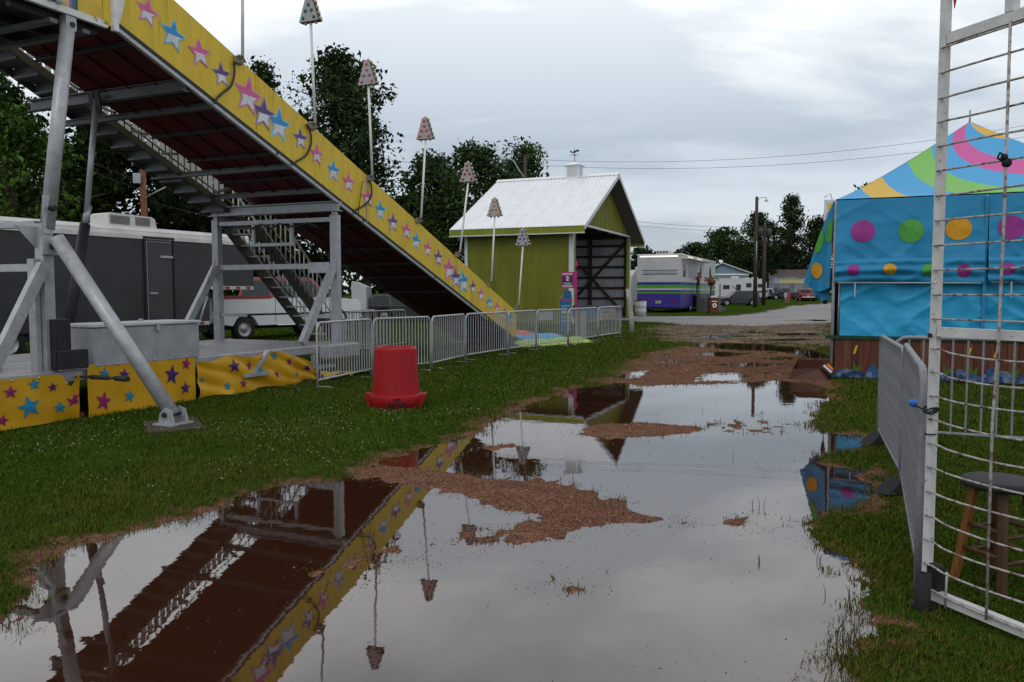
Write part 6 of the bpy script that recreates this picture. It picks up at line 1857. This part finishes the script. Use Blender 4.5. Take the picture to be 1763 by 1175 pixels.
# ------------------------------------------------------------------ purple food trailer
ft0 = P(1172, 504, 60.0)
ft = thing('food_trailer', 'long silver and purple food trailer with green stripes and an awning edge lamp', 'food trailer', (ft0.x, 60.0, 0.03), ROT_U)
silver = mat('trailer_silver', (0.46, 0.47, 0.48), 0.4, 0.1, 0.12, 1)
pur = mat('trailer_purple', (0.055, 0.035, 0.24), 0.35, 0, 0.1, 1.5)
grn = mat('trailer_green', (0.07, 0.30, 0.02), 0.35, 0, 0.1, 1.5)
FL, FW, FH = 17.0, 3.4, 4.42
bands = [(0.42, 1.50, pur), (1.50, 1.63, grn), (1.63, 1.76, pur), (1.76, 1.90, silver), (1.90, 2.16, grn), (2.16, 2.38, pur), (2.38, FH, silver)]
for (a, b, m) in bands:
    nm = 'silver_band' if m is silver else 'purple_band' if m is pur else 'green_band'
    mb = MB(); mb.box((0, 0, a+.002), (FL, FW, b-.002)); mb.build(nm, m, ft)
mb = MB(); mb.bbox((-0.06, -0.06, FH), (FL+0.06, FW+0.06, FH+0.12), 0.03); mb.build('roof', mat('roof_white2', (0.6, 0.6, 0.6), 0.5), ft)
def lamp(nm, lo, hi, s=2.0, c=(1.0, 0.78, 0.42)):
    m = bpy.data.materials.get('lit_'+nm)
    if not m:
        m = bpy.data.materials.new('lit_'+nm); m.use_nodes = True
        b = m.node_tree.nodes['Principled BSDF']; b.inputs['Base Color'].default_value = (0.8, 0.7, 0.5, 1); b.inputs['Emission Color'].default_value = (*c, 1); b.inputs['Emission Strength'].default_value = s
    mb = MB(); mb.box(lo, hi); return mb.build('lamp_strip', m, ft)
lamp('strip', (-0.09, 0.25, FH-0.11), (-0.062, FW-0.2, FH-0.02), 1.1, (1.0, 0.9, 0.7))
lamp('strip2', (2.6, -0.10, FH-0.14), (4.6, -0.062, FH-0.02), 0.9, (1.0, 0.72, 0.35))
lamp('strip2', (6.6, -0.10, FH-0.16), (9.0, -0.062, FH-0.04), 0.9)
mb = MB(); mb.box((-0.012, 0.3, 3.02), (-0.004, 2.9, 3.22)); mb.build('end_panel', mat('end_panel', (0.34, 0.35, 0.37), 0.4, 0.1), ft)
for (z, h) in ((2.98, 0.03), (3.28, 0.03)):
    mb = MB(); mb.box((-0.03, 0.25, z), (-0.0, 3.05, z+h)); mb.build('end_rail', blackm, ft)
for (x, z0_, z1_, w_) in ((0.9, 2.8, 3.95, 0.8), (8.3, 2.75, 3.9, 0.9), (13.5, 2.75, 3.9, 1.0)):
    mb = MB(); mb.box((x, -0.012, z0_), (x+w_, -0.003, z1_)); f_ = mb.build('window', glass, ft)
    mb = MB(); mb.box((x-0.06, -0.02, z0_-0.06), (x+w_+0.06, -0.0125, z0_-0.005)); mb.box((x-0.06, -0.02, z1_+0.005), (x+w_+0.06, -0.0125, z1_+0.06)); mb.build('frame', silver, f_)
mb = MB(); mb.box((1.9, -0.02, 2.75), (2.6, -0.003, 4.0)); mb.build('hatch', mat('cream_hatch', (0.45, 0.40, 0.32), 0.5), ft)
for x in (2.9, 4.0, 5.1, 6.2):
    mb = MB(); mb.box((x, -0.018, 2.75), (x+0.9, -0.003, 4.05)); mb.build('serving_hatch', mat('hatch_silver', (0.30, 0.31, 0.33), 0.4, 0.2, 0.2, 2), ft)
for x in (0.5, 2.6):
    mb = MB(); mb.bar((x, -0.05, 3.2), (x+0.4, -0.5, FH-0.25), 0.03); mb.build('awning_arm', galv, ft)
mb = MB(); mb.box((0.2, -0.62, FH-0.26), (10.5, -0.08, FH-0.20)); mb.build('awning', mat('awning_white', (0.5, 0.5, 0.5), 0.5), ft)
for x in (4.2, 5.4):
    wheel(ft, x, 0.12, 0.46, 0.28)
for y in (0.5, 2.8):
    mb = MB(); mb.box((-0.014, y, 0.72), (-0.004, y+0.22, 0.86)); mb.build('tail_lamp', redl, ft)
mb = MB(); mb.box((-0.014, 1.5, 0.70), (-0.004, 1.95, 0.95)); mb.build('number_plate', mat('plate_green', (0.25, 0.32, 0.2), 0.5), ft)
mb = MB(); mb.box((0.1, 0.1, 0.30), (FL-0.1, FW-0.1, 0.498)); mb.build('chassis', blackm, ft)
ac = thing('roof_air_conditioner', 'pale air conditioner on the roof of the purple food trailer', 'air conditioner', (ft0.x-UY*1.6+UX*1.0, 60.0+UX*1.6+UY*1.0, 0.03+FH+0.12), ROT_U)
mb = MB(); mb.bbox((-0.5, -0.55, 0), (0.6, 0.45, 0.32), 0.06); mb.build('casing', mat('ac_white', (0.5, 0.5, 0.5), 0.5), ac)
for k in range(4):
    mb = MB(); mb.box((-0.51, -0.45+k*0.22, 0.08), (-0.503, -0.30+k*0.22, 0.25)); mb.build('vent_slat', mat('vent_grey', (0.10, 0.10, 0.10), 0.6), ac)
# steps and ramp rail at its side
def ftw(x, y, z): return (ft0.x + UX*x - UY*y, 60.0 + UY*x + UX*y, z)
st = thing('entry_steps', 'grey wooden steps and landing with a thin railing at the purple trailer', 'steps', ftw(5.0, -0.15, 0.03), ROT_U)
gw = mat('grey_steps', (0.085, 0.087, 0.09), 0.7, 0, 0.25, 3)
for k in range(6):
    mb = MB(); mb.box((0.35*k*0.0, -0.5-0.30*(5-k), 0.0 if k else 0.0), (4.2, -0.5-0.30*(5-k)+0.296, 0.22*(k+1))); mb.build('step', gw, st)
mb = MB(); mb.box((0, -0.49, 1.30), (5.2, -0.02, 1.46)); mb.build('landing', gw, st)
for k in range(9):
    mb = MB(); mb.bar((0.1+k*0.62, -0.44, 1.465), (0.1+k*0.62, -0.44, 2.4), 0.03); mb.build('rail_post', whitew, st)
mb = MB(); mb.bar((0.05, -0.44, 2.42), (5.2, -0.44, 2.42), 0.05); mb.build('hand_rail', whitew, st)
mb = MB(); mb.bar((0.05, -2.06, 0.05), (0.05, -2.06, 2.3), 0.09); mb.build('newel_post', mat('newel', (0.19, 0.16, 0.15), 0.8), st)
mb = MB(); mb.bar((0.1, -2.02, 2.0), (0.1, -0.4, 2.7), 0.06); mb.build('hand_rail', whitew, st)
fpx = P(1224, 484, 60.5)
fb = thing('flower_basket', 'basket of orange flowers on a tall post at the purple trailer steps', 'flowers', (fpx.x, 60.5, 0.03), 0)
mb = MB(); mb.bar((0, 0, 0.0), (0, 0, 2.25), 0.12); mb.build('post', mat('post_dark', (0.07, 0.055, 0.05), 0.8), fb)
mb = MB(); mb.lathe([(0.001, 2.1), (0.2, 2.12), (0.3, 2.35), (0.3, 2.42), (0.001, 2.4)], 14); mb.build('basket', mat('basket_brown', (0.09, 0.05, 0.03), 0.8), fb)
r9 = np.random.default_rng(9)
for nm, c, n_ in (('leaves', (0.03, 0.075, 0.02), 160), ('blossoms', (0.62, 0.12, 0.03), 60)):
    cen = np.stack([r9.normal(0, 0.22, n_), r9.normal(0, 0.2, n_), 2.52+r9.normal(0, 0.13, n_)], 1)
    a1_ = r9.normal(0, 1, (n_, 3)); a1_ /= np.linalg.norm(a1_, axis=1)[:, None]; a2_ = np.cross(a1_, r9.normal(0, 1, (n_, 3))); a2_ /= np.linalg.norm(a2_, axis=1)[:, None]
    V = np.stack([cen-a1_*.07, cen-a2_*.05, cen+a1_*.07, cen+a2_*.05], 1).reshape(-1, 3)
    raw_mesh(nm, V, np.arange(n_*4).reshape(-1, 4), mat('flower_'+nm, c, 0.6), parent=fb)
q = P(1228, 504, 58.2)
bn = thing('brown_wheelie_bin', 'brown wheeled bin with a white emblem beside the purple trailer', 'bin', (q.x, 58.2, 0.03), 0.05)
brn = mat('bin_brown', (0.13, 0.04, 0.022), 0.5, 0, 0.15, 4)
mb = MB(); v8 = [(-0.27, -0.3, 0.08), (0.27, -0.3, 0.08), (0.27, 0.3, 0.08), (-0.27, 0.3, 0.08), (-0.34, -0.38, 1.12), (0.34, -0.38, 1.12), (0.34, 0.36, 1.12), (-0.34, 0.36, 1.12)]
mb.add(v8, [(3,2,1,0),(4,5,6,7),(0,1,5,4),(1,2,6,5),(2,3,7,6),(3,0,4,7)]); mb.build('body', brn, bn)
mb = MB(); mb.bbox((-0.37, -0.41, 1.121), (0.37, 0.40, 1.17), 0.01); mb.build('lid', mat('bin_lid', (0.05, 0.02, 0.015), 0.5), bn)
mb = MB(); mb.lathe([(0.07, 0), (0.17, 0)], 18, (0.0, -0.372, 0.62), 'y'); e_ = mb.build('emblem', whitep, bn); 
for v in e_.data.vertices: v.co.y += 0.08*(0.62-v.co.z)/1.04 - 0.0
mb = MB()
for k in range(6): mb.box((-0.21+k*0.07, -0.382, 0.88), (-0.155+k*0.07, -0.371, 0.95))
mb.build('lettering_strip', whitep, bn)
mb = MB(); mb.lathe([(0.02, -0.32), (0.11, -0.32), (0.11, -0.24), (0.02, -0.24)], 12, (0, 0.25, 0.11), 'x'); mb.lathe([(0.02, 0.24), (0.11, 0.24), (0.11, 0.32), (0.02, 0.32)], 12, (0, 0.25, 0.11), 'x'); mb.build('wheels', tyre, bn)
mb = MB(); mb.ball((-0.08, 0, 1.22), 0.12, 8); mb.ball((0.13, 0.05, 1.23), 0.14, 8); mb.build('bin_bag', mat('bag_white', (0.5, 0.5, 0.47), 0.5), bn)

# white caravans and buildings beyond
def camper(label, x, d, w, h, rz, kind=0, group='white caravans beyond the food trailer'):
    t = thing('caravan', label, 'caravan', at(x, d), rz, group)
    m = mat('caravan_white', (0.50, 0.50, 0.51), 0.45, 0, 0.08, 1)
    if kind == 0:
        pr = [(0, 0.55), (w, 0.55), (w, h-0.1), (w-0.15, h), (0.5, h), (0.12, h-0.5), (0, h*0.6)]
    else:
        pr = [(0, 0.55), (w-1.8, 0.55), (w-1.8, 1.45), (w, 1.5), (w, h-0.45), (w-0.4, h), (0.2, h), (0, h-0.2)]
    mb = MB(); mb.prism(pr, 0, 2.4); mb.build('body', m, t)
    for (a, b, c, e_) in ((0.25, 0.40, 0.55, 0.72), (0.55, 0.66, 0.5, 0.75), (0.78, 0.9, 0.62, 0.8)):
        mb = MB(); mb.box((w*a, -0.015, h*c), (w*b, -0.003, h*e_)); f_ = mb.build('window', glass, t)
    mb = MB(); mb.box((0.3, -0.012, 0.75), (w*0.8, -0.003, 0.85)); mb.build('stripe', mat('stripe_grey', (0.22, 0.23, 0.26), 0.5), t)
    if kind == 0:
        mb = MB(); rr_ = [(w*0.45+0.7*math.cos(a), h*0.45+0.75*math.sin(a)) for a in np.linspace(-1.2, 1.5, 10)] + [(w*0.45+0.6*math.cos(a), h*0.45+0.65*math.sin(a)) for a in np.linspace(1.5, -1.2, 10)]
        mb.prism(rr_, -0.014, -0.004); mb.build('swoosh', mat('swoosh_dark', (0.05, 0.05, 0.06), 0.5), t)
    for x_ in (w*0.45, w*0.45+0.85): wheel(t, x_, 0.13, 0.34, 0.22)
    mb = MB(); mb.bbox((w*0.5, 0.8, h+0.002), (w*0.5+0.9, 1.6, h+0.28), 0.05); mb.build('roof_unit', m, t)
    return t
camper('white caravan with a dark curved swoosh behind the dark wagon', 1226, 108, 6.0, 3.3, 0.0)
camper('white fifth-wheel caravan right of the swoosh caravan, small windows', 1249, 116, 6.2, 3.1, 0.05, 1)
camper('white caravan squeezed between the barn and the purple trailer', 1086, 66, 2.3, 3.5, 0.3, 0, None)
camper('white caravan peeking out just left of the pole', 1284, 126, 2.6, 3.2, 0.0, 0)
q = at(1226, 140)
t = thing('metal_building', 'pale blue metal building with a low white-edged gable behind the caravans', 'building', q, 0.0)
lb = mat('pale_blue_metal', (0.17, 0.24, 0.31), 0.5, 0, 0.1, 0.5)
for i in range(8):
    a, b = i*0.9-0.7, i*0.9+0.192
    zf = lambda x: 4.3+1.75*(1-abs(x-1.6)/(5.0 if x > 1.6 else 3.4))
    mb = MB(); mb.prism([(a, 0), (b, 0), (b, zf(b)), (a, zf(a))], 0, 0.1); mb.build('wall_panel', lb, t)
mb = MB(); mb.prism([(-1.9, 4.2), (1.6, 6.05), (7.0, 4.15), (7.0, 4.35), (1.6, 6.25), (-1.9, 4.4)], -0.5, 8); mb.build('roof', mat('roof_white3', (0.45, 0.48, 0.52), 0.5), t)
mb = MB(); mb.box((-0.7, -0.16, 3.95), (6.5, -0.004, 4.2)); mb.build('eave_trim', whitep, t)
mb = MB(); mb.lathe([(0.001, 0.5), (0.45, 0.4), (0.5, 0)], 12, (1.6, 1, 6.22)); mb.build('roof_vent', whitep, t)
q = at(1325, 150)
t = thing('arched_hut', 'grey metal hut with a rusty brown upper roof and cream patch behind the pickups', 'building', q, 0.02)
gm = mat('hut_grey', (0.21, 0.235, 0.26), 0.6, 0, 0.2, 0.6); gm2 = mat('hut_grey_dark', (0.15, 0.17, 0.19), 0.6, 0, 0.2, 0.6); brf = mat('hut_brown_roof', (0.11, 0.08, 0.078), 0.7, 0, 0.3, 0.8, rust=(0.2, 0.18, 0.18), rust_amt=0.4); crm = mat('hut_cream', (0.32, 0.28, 0.16), 0.6)
HW = 8.4
for i in range(9):
    a = HW*i/9
    mb = MB(); mb.prism([(0, 2.5), (0.6, 3.4), (0.6, 3.46), (-0.05, 2.52)], a, a+HW/9-0.03, 'x'); mb.build('lower_roof_panel', gm if i % 2 else gm2, t)
    mb = MB(); mb.prism([(0.6, 3.75), (2.6, 5.25), (2.6, 5.33), (0.55, 3.80)], a, a+HW/9-0.03, 'x'); mb.build('roof_panel', brf, t)
    mb = MB(); mb.box((a, 0.55, 3.40), (a+HW/9-0.03, 0.64, 3.76)); mb.build('upper_wall_panel', gm if i % 3 else gm2, t)
    mb = MB(); mb.box((a, 0.02, 0), (a+HW/9-0.03, 0.1, 2.5)); mb.build('wall_panel', gm2 if i % 3 == 1 else gm, t)
mb = MB(); mb.box((2.9, 0.50, 3.42), (5.6, 0.545, 3.74)); mb.prism([(0.06, 2.62), (0.58, 3.38), (0.57, 3.42), (0.0, 2.62)], 1.9, 6.6, 'x'); mb.build('cream_patch', crm, t)
mb = MB(); mb.box((-0.15, 0, 0), (-0.03, 0.2, 4.6)); mb.box((HW+0.0, 0, 0), (HW+0.12, 0.2, 4.6)); mb.build('corner_trim', gm, t)
mb = MB(); mb.box((0, 0.7, 0), (HW, 7, 4.0)); mb.build('core', gm2, t)

# ------------------------------------------------------------------ people
skin = mat('skin', (0.36, 0.20, 0.14), 0.6)
hairm = mat('dark_hair', (0.014, 0.010, 0.009), 0.6)
def person(label, loc, rz, hgt, shirt, pants, legs_bare, seed=0, pose=0, group=None, sleeves=True):
    t = thing('person', label, 'person', loc, rz, group)
    k = hgt/1.7
    J = {'pel': (0, 0, .93), 'sp': (0, .01, 1.12), 'ch': (0, 0.0, 1.30), 'nk': (0, 0, 1.44), 'hd': (0, -0.01, 1.52), 'top': (0, -0.005, 1.66)}
    rad = {'pel': .145, 'sp': .125, 'ch': .15, 'nk': .055, 'hd': .085, 'top': .085}
    E = [('pel', 'sp'), ('sp', 'ch'), ('ch', 'nk'), ('nk', 'hd'), ('hd', 'top')]
    for s, sn in ((-1, 'l'), (1, 'r')):
        st_ = 0.10*s*(1 if pose == 1 else 0.2)
        J['h'+sn] = (s*.09, 0, .86); J['k'+sn] = (s*.10, -0.02+st_, .48); J['a'+sn] = (s*.10, 0.03+st_*1.5, .08); J['t'+sn] = (s*.115, -0.12+st_*1.5, .04)
        rad.update({'h'+sn: .095, 'k'+sn: .06, 'a'+sn: .042, 't'+sn: .04})
        J['s'+sn] = (s*.175, 0, 1.36); rad['s'+sn] = .06
        if pose == 2: J['e'+sn] = (s*.24, -0.05, 1.12); J['w'+sn] = (s*.10, -0.27, 1.15); J['f'+sn] = (s*.06, -0.33, 1.17)
        else: J['e'+sn] = (s*.235, 0.02, 1.10); J['w'+sn] = (s*.245, -0.05, .87); J['f'+sn] = (s*.245, -0.07, .76)
        rad.update({'e'+sn: .042, 'w'+sn: .032, 'f'+sn: .03})
        E += [('pel', 'h'+sn), ('h'+sn, 'k'+sn), ('k'+sn, 'a'+sn), ('a'+sn, 't'+sn), ('ch', 's'+sn), ('s'+sn, 'e'+sn), ('e'+sn, 'w'+sn), ('w'+sn, 'f'+sn)]
    names = list(J)
    me = bpy.data.meshes.new('body')
    me.from_pydata([tuple(c*k for c in J[n]) for n in names], [(names.index(a), names.index(b)) for a, b in E], [])
    ob = bpy.data.objects.new('tmp', me); C.objects.link(ob)
    md = ob.modifiers.new('s', 'SKIN')
    for i, n in enumerate(names):
        me.skin_vertices[0].data[i].radius = (rad[n]*k, rad[n]*k*(0.72 if n in ('pel', 'sp', 'ch') else 1))
        me.skin_vertices[0].data[i].use_root = (n == 'pel')
    ob.modifiers.new('d', 'SUBSURF').levels = 2
    dg = bpy.context.evaluated_depsgraph_get()
    m2 = bpy.data.meshes.new_from_object(ob.evaluated_get(dg))
    bpy.data.objects.remove(ob)
    m2.materials.clear()
    for m in (skin, shirt, pants): m2.materials.append(m)
    for p in m2.polygons:
        c = p.center/k
        arm = abs(c.x) > 0.19
        if c.z > 1.43: p.material_index = 0
        elif c.z > 0.92 and not (arm and c.z < (0.9 if sleeves and pose != 2 else 1.22)) and not (pose == 2 and c.y < -0.16): p.material_index = 1
        elif arm and c.z > 0.7: p.material_index = 0
        elif c.z > (0.55 if legs_bare else 0.09): p.material_index = 2
        else: p.material_index = 0 if legs_bare and c.z > 0.09 else 2
        p.use_smooth = True
    link('body', m2, t)
    mb = MB()
    mb.ball((0, 0.02*k, 1.62*k), 0.112*k, 12, 1.05)
    if seed % 2 == 0: mb.tube([(0, 0.07*k, 1.62*k), (0, 0.10*k, 1.45*k), (0, 0.10*k, 1.30*k)], [0.09*k, 0.085*k, 0.05*k], 10)
    hm = mb.mesh('hair', hairm)
    for v in hm.vertices:
        if v.co.y < -0.055*k and v.co.z < 1.64*k: v.co.y = -0.055*k
    link('hair', hm, t)
    mb = MB(); mb.ball((-0.03*k, -0.095*k, 1.575*k), 0.011*k, 6); mb.ball((0.03*k, -0.095*k, 1.575*k), 0.011*k, 6); mb.build('eyes', black, t)
    mb = MB(); mb.tube([(0, -0.085*k, 1.57*k), (0, -0.115*k, 1.535*k)], [0.008*k, 0.014*k], 6); mb.build('nose', skin, t)
    return t
pq = P(1210, 504, 58.6)
pz = P(1210, 506.5, 58.6).z
person('person with long dark hair in a red patterned top standing at the purple trailer rail', ftw(5.35, -0.42, 1.50), -0.5, 1.72, mat('top_red_pattern', (0.26, 0.05, 0.06), 0.7, 0, 0.6, 22, rust=(0.5, 0.42, 0.42), rust_amt=0.35), mat('dark_trousers', (0.015, 0.018, 0.03), 0.7), False, 0, 2)
gp3 = 'people walking on the far grass'
def pat(x, d): return at(x, d)
person('person in a red shirt and shorts walking on the far grass', pat(1358, 104), 0.2, 1.72, mat('shirt_red', (0.50, 0.02, 0.05), 0.6), mat('shorts_red', (0.38, 0.02, 0.04), 0.6), True, 1, 1, gp3)
person('person in a pale blue shirt walking beside the red shirt', pat(1353, 105), 0.1, 1.6, mat('shirt_paleblue', (0.30, 0.50, 0.55), 0.6), mat('shorts_pale', (0.3, 0.3, 0.3), 0.6), True, 0, 1, gp3)
person('person all in dark clothes walking left of the others', pat(1347, 108), 0.3, 1.75, mat('shirt_dark', (0.018, 0.02, 0.035), 0.6), mat('dark_trousers', (0.015, 0.018, 0.03), 0.7), False, 1, 1, gp3)
q = at(1421, 100)
t = thing('litter_bin', 'black litter bin on the far grass beside the tent edge', 'bin', q, 0)
mb = MB(); mb.lathe([(0.001, 0), (0.26, 0), (0.31, 0.85), (0.33, 0.86), (0.33, 0.92), (0.28, 0.92), (0.26, 0.2)], 16); mb.build('body', black, t)
mb = MB(); mb.lathe([(0.33, 0.925), (0.2, 1.02), (0.001, 1.04)], 16); mb.build('lid', blackm, t)

# ------------------------------------------------------------------ poles, lamps and wires
def pole(label, x, d, top, r0, lamp_=None, cat='utility pole', base=None):
    q = at(x, d)
    t = thing('utility_pole', label, cat, q, 0)
    H = P(x, top, d).z - q[2]
    mb = MB(); mb.tube([(0, 0, -0.1), (0.0, 0, H*0.5), (0.0, 0, H)], [r0, r0*0.85, r0*0.7], 10); mb.build('shaft', polewood if lamp_ != 'red' else mat('reddish_pole', (0.16, 0.062, 0.035), 0.85, 0, 0.3, 4), t)
    return t, H
t, H = pole('tall bare wooden pole with a small street lamp on the far verge', 1300, 83, 339, 0.22)
mb = MB(); mb.tube([(0, 0, H-0.5), (0.35, 0, H-0.1), (0.9, 0, H-0.05), (1.0, 0, H-0.12)], 0.035, 6); mb.build('lamp_arm', galv, t)
mb = MB(); mb.lathe([(0.06, -0.05), (0.10, -0.25), (0.24, -0.42), (0.10, -0.46), (0.001, -0.46)], 12, (1.0, 0, H-0.05)); mb.build('lamp_head', mat('lamp_pale', (0.55, 0.55, 0.5), 0.4), t)
mb = MB(); mb.bar((-0.9, 0, H-1.4), (0.4, 0, H-1.4), 0.1) if False else mb.tube([(0, -0.2, H*0.4), (0, -0.2, H*0.6)], 0.04, 6); mb.build('conduit', galv, t)
t, H = pole('shorter wooden pole with a dark transformer just right of the tall one', 1315, 95, 386, 0.24)
mb = MB(); mb.lathe([(0.001, 0), (0.30, 0.02), (0.30, 0.95), (0.2, 1.05), (0.001, 1.05)], 14, (0.45, -0.1, H-1.6)); mb.build('transformer', mat('transformer', (0.05, 0.052, 0.055), 0.5), t)
mb = MB(); mb.lathe([(0.001, 0), (0.30, 0.02), (0.30, 0.95), (0.2, 1.05), (0.001, 1.05)], 14, (-0.48, -0.1, H-1.5)); mb.build('transformer', mat('transformer', (0.05, 0.052, 0.055), 0.5), t)
mb = MB(); mb.bar((-1.2, 0, H-0.3), (1.2, 0, H-0.3), 0.12); mb.build('crossarm', polewood, t)
t, H = pole('wooden pole with a curved street lamp rising behind the barn roof', 904, 50, 268, 0.16)
zl_ = P(866, 275, 50).z
xl_ = P(866, 275, 50).x - t.location.x
zb2 = P(900, 306, 50).z
mb = MB(); mb.tube([(-0.05, -0.1, zb2), (-0.35, -0.12, zb2+0.35), (-0.75, -0.14, zl_-0.1), (xl_+0.25, -0.15, zl_)], 0.04, 7); mb.build('lamp_arm', galv, t)
mb = MB(); mb.ball((xl_+0.02, -0.15, zl_-0.03), 0.2, 10, 0.55); mb.build('lamp_head', mat('lamp_grey', (0.40, 0.43, 0.46), 0.4), t)
t, H = pole('reddish wooden pole with a grey meter box behind the charcoal trailer', 252, 33, 292, 0.17, 'red')
mb = MB(); mb.bbox((-0.30, -0.3, H-0.62), (0.0, -0.16, H-0.2), 0.02); mb.build('meter_box', galv, t)
mb = MB(); mb.tube([(0.1, -0.1, H-1.2), (0.6, -0.15, H-0.95), (1.05, -0.2, H-0.75)], 0.03, 6); mb.build('lamp_arm', galv, t)
mb = MB(); mb.ball((1.1, -0.2, H-0.74), 0.09, 8, 0.6); mb.build('lamp_head', galv, t)
wirem = mat('wire_dark', (0.03, 0.03, 0.034), 0.6)
def wire(label, pts, sag, r=0.014, group='overhead wires'):
    p, q = P(*pts[0]), P(*pts[1])
    m = [p.lerp(q, i/24) - Vector((0, 0, sag*4*(i/24)*(1-i/24))) for i in range(25)]
    mb = MB(); mb.tube(m, r, 5, caps=False)
    o = mb.build('overhead_wire', wirem); tag(o, label, 'wire', group)
wire('upper wire sagging from the barn lamp pole towards the tent roof', [(905, 274, 50), (1790, 212, 44)], 0.9, 0.010)
wire('second wire just below the upper wire, sagging towards the tent roof', [(905, 283, 50), (1790, 232, 44)], 0.9, 0.010)
wire('long wire low over the barn roof to the shorter pole with the transformer', [(905, 352, 60), (1312, 389, 95)], 0.7, 0.015)
wire('thin wire below it, over the purple trailer to the shorter pole', [(905, 364, 60), (1312, 398, 95)], 0.5, 0.014)
wire('wire between the light poles above the slide, right of the tall tree', [(600, 262, 48), (905, 278, 50)], 0.5, 0.014)
wire('second wire between the light poles, below the first', [(600, 285, 48), (905, 296, 50)], 0.5, 0.014)
wire('wire crossing low behind the light poles to the barn', [(600, 352, 48), (905, 372, 50)], 0.4, 0.014)
wire('upper wire across the dark trees at the far left', [(-60, 187, 31), (252, 316, 33)], 0.1, 0.012)
wire('lower wire across the dark trees at the far left', [(-60, 205, 31), (252, 330, 33)], 0.1, 0.012)
wire('wire from the reddish pole to the right behind the trailer roof', [(252, 345, 33), (600, 400, 45)], 0.4, 0.012)

# ------------------------------------------------------------------ trees
gl, gb, gr_ = 'trees behind the slide', 'trees behind the barn', 'trees beyond the far vehicles'
dk = (0.026, 0.046, 0.014)
dkk = (0.017, 0.030, 0.010)
tree('broad bright green tree at the far left behind the trailer', 30, 31, 185, 270, 1, (0.042, 0.080, 0.016), 0.10, 9000, 0.16, 'oval', group=gl)
tree('dark tree at the left edge under the slide platform', -20, 36, 105, 330, 2, dkk, 0.08, 11000, 0.24, 'oval', group=gl)
tree('dark tree behind the trailer, right of the bright green one', 190, 40, 205, 280, 3, dkk, 0.04, 13000, 0.25, 'oval', group=gl)
tree('dark tree behind the reddish pole', 320, 44, 225, 260, 4, dkk, 0.03, 13000, 0.26, 'oval', group=gl)
tree('narrow dark tree crown showing above the slide, left of the tallest', 462, 46, 78, 120, 5, dk, 0.25, 6000, 0.19, 'spire', group=gl)
tree('tallest dark tree behind the middle of the slide', 580, 45, 66, 215, 6, (0.022, 0.038, 0.014), 0.28, 11500, 0.19, 'oval', group=gl)
tree('low dark tree whose right limb shows beside the tallest tree', 632, 48, 185, 120, 7, dk, 0.45, 3200, 0.18, 'oval', group=gl)
tree('low dark bushy tree under the slide behind the pickup', 470, 52, 310, 300, 8, dkk, 0.03, 12000, 0.30, 'oval', group=gl)
tree('tree behind the light poles, left of the barn', 748, 58, 256, 160, 9, (0.034, 0.058, 0.020), 0.10, 10500, 0.22, 'oval', group=gb)
tree('tree behind the left end of the barn roof', 818, 60, 240, 180, 10, (0.036, 0.060, 0.022), 0.10, 11500, 0.22, 'oval', group=gb)
tree('tree behind the barn roof beside the curved lamp', 893, 62, 236, 150, 11, (0.038, 0.066, 0.022), 0.12, 10500, 0.22, 'oval', group=gb)
tree('dark low tree filling the gap between slide and barn', 700, 66, 340, 200, 12, dkk, 0.03, 9000, 0.32, 'oval', group=gb)
tree('small dark tree between the barn and the purple trailer', 1105, 98, 424, 70, 13, dk, 0.05, 2800, 0.3, 'oval', group=gr_)
tree('rounded dark tree above the rear of the purple trailer', 1192, 118, 418, 80, 14, dk, 0.05, 4200, 0.34, 'oval', group=gr_)
tree('dark tree above the pale blue building', 1245, 150, 392, 110, 15, dk, 0.05, 6000, 0.40, 'oval', group=gr_)
tree('tall full tree behind the tall bare pole', 1306, 152, 360, 90, 16, (0.024, 0.040, 0.016), 0.1, 6500, 0.38, 'oval', group=gr_)
tree('tallest loose far tree right of the two poles', 1358, 156, 328, 95, 17, (0.028, 0.044, 0.020), 0.14, 6500, 0.36, 'spire', group=gr_)
tree('far tree behind the feather flag', 1405, 158, 372, 110, 18, (0.024, 0.040, 0.016), 0.08, 6000, 0.40, 'oval', group=gr_)
tree('tree behind the left slope of the tent roof', 1490, 70, 312, 95, 19, (0.034, 0.050, 0.022), 0.10, 5000, 0.26, 'oval', group=gr_)
tree('low dark tree behind the arched hut', 1345, 165, 425, 130, 20, dk, 0.02, 5000, 0.45, 'oval', group=gr_)
tree('low dark tree behind the caravans', 1275, 170, 425, 140, 21, dk, 0.02, 5000, 0.45, 'oval', group=gr_)
# the far wood along the horizon reads as one mass
r5 = np.random.default_rng(12)
nn = 26000
X = r5.uniform(-330, 330, nn); Y = 215 + r5.uniform(-10, 10, nn)
Zt = 8.5 + 5*fbm(X/13, Y*0, 201, 3) + 5*fbm(X/45, Y*0, 203, 2)
Z = Zt*r5.random(nn)**0.75 + 0.7
a1_ = r5.normal(0, 1, (nn, 3)); a1_ /= np.linalg.norm(a1_, axis=1)[:, None]; a2_ = np.cross(a1_, r5.normal(0, 1, (nn, 3))); a2_ /= np.linalg.norm(a2_, axis=1)[:, None]
cen = np.stack([X, Y, Z], 1); s_ = r5.uniform(0.5, 1.2, (nn, 1))
V = np.stack([cen-a1_*s_, cen-a2_*s_*.7, cen+a1_*s_, cen+a2_*s_*.7], 1).reshape(-1, 3)
raw_mesh('treeline', V, np.arange(nn*4).reshape(-1, 4), leafm, np.repeat(np.array([[0.022, 0.04, 0.015]])*r5.uniform(0.6, 1.4, (nn, 1)), 4, 0))
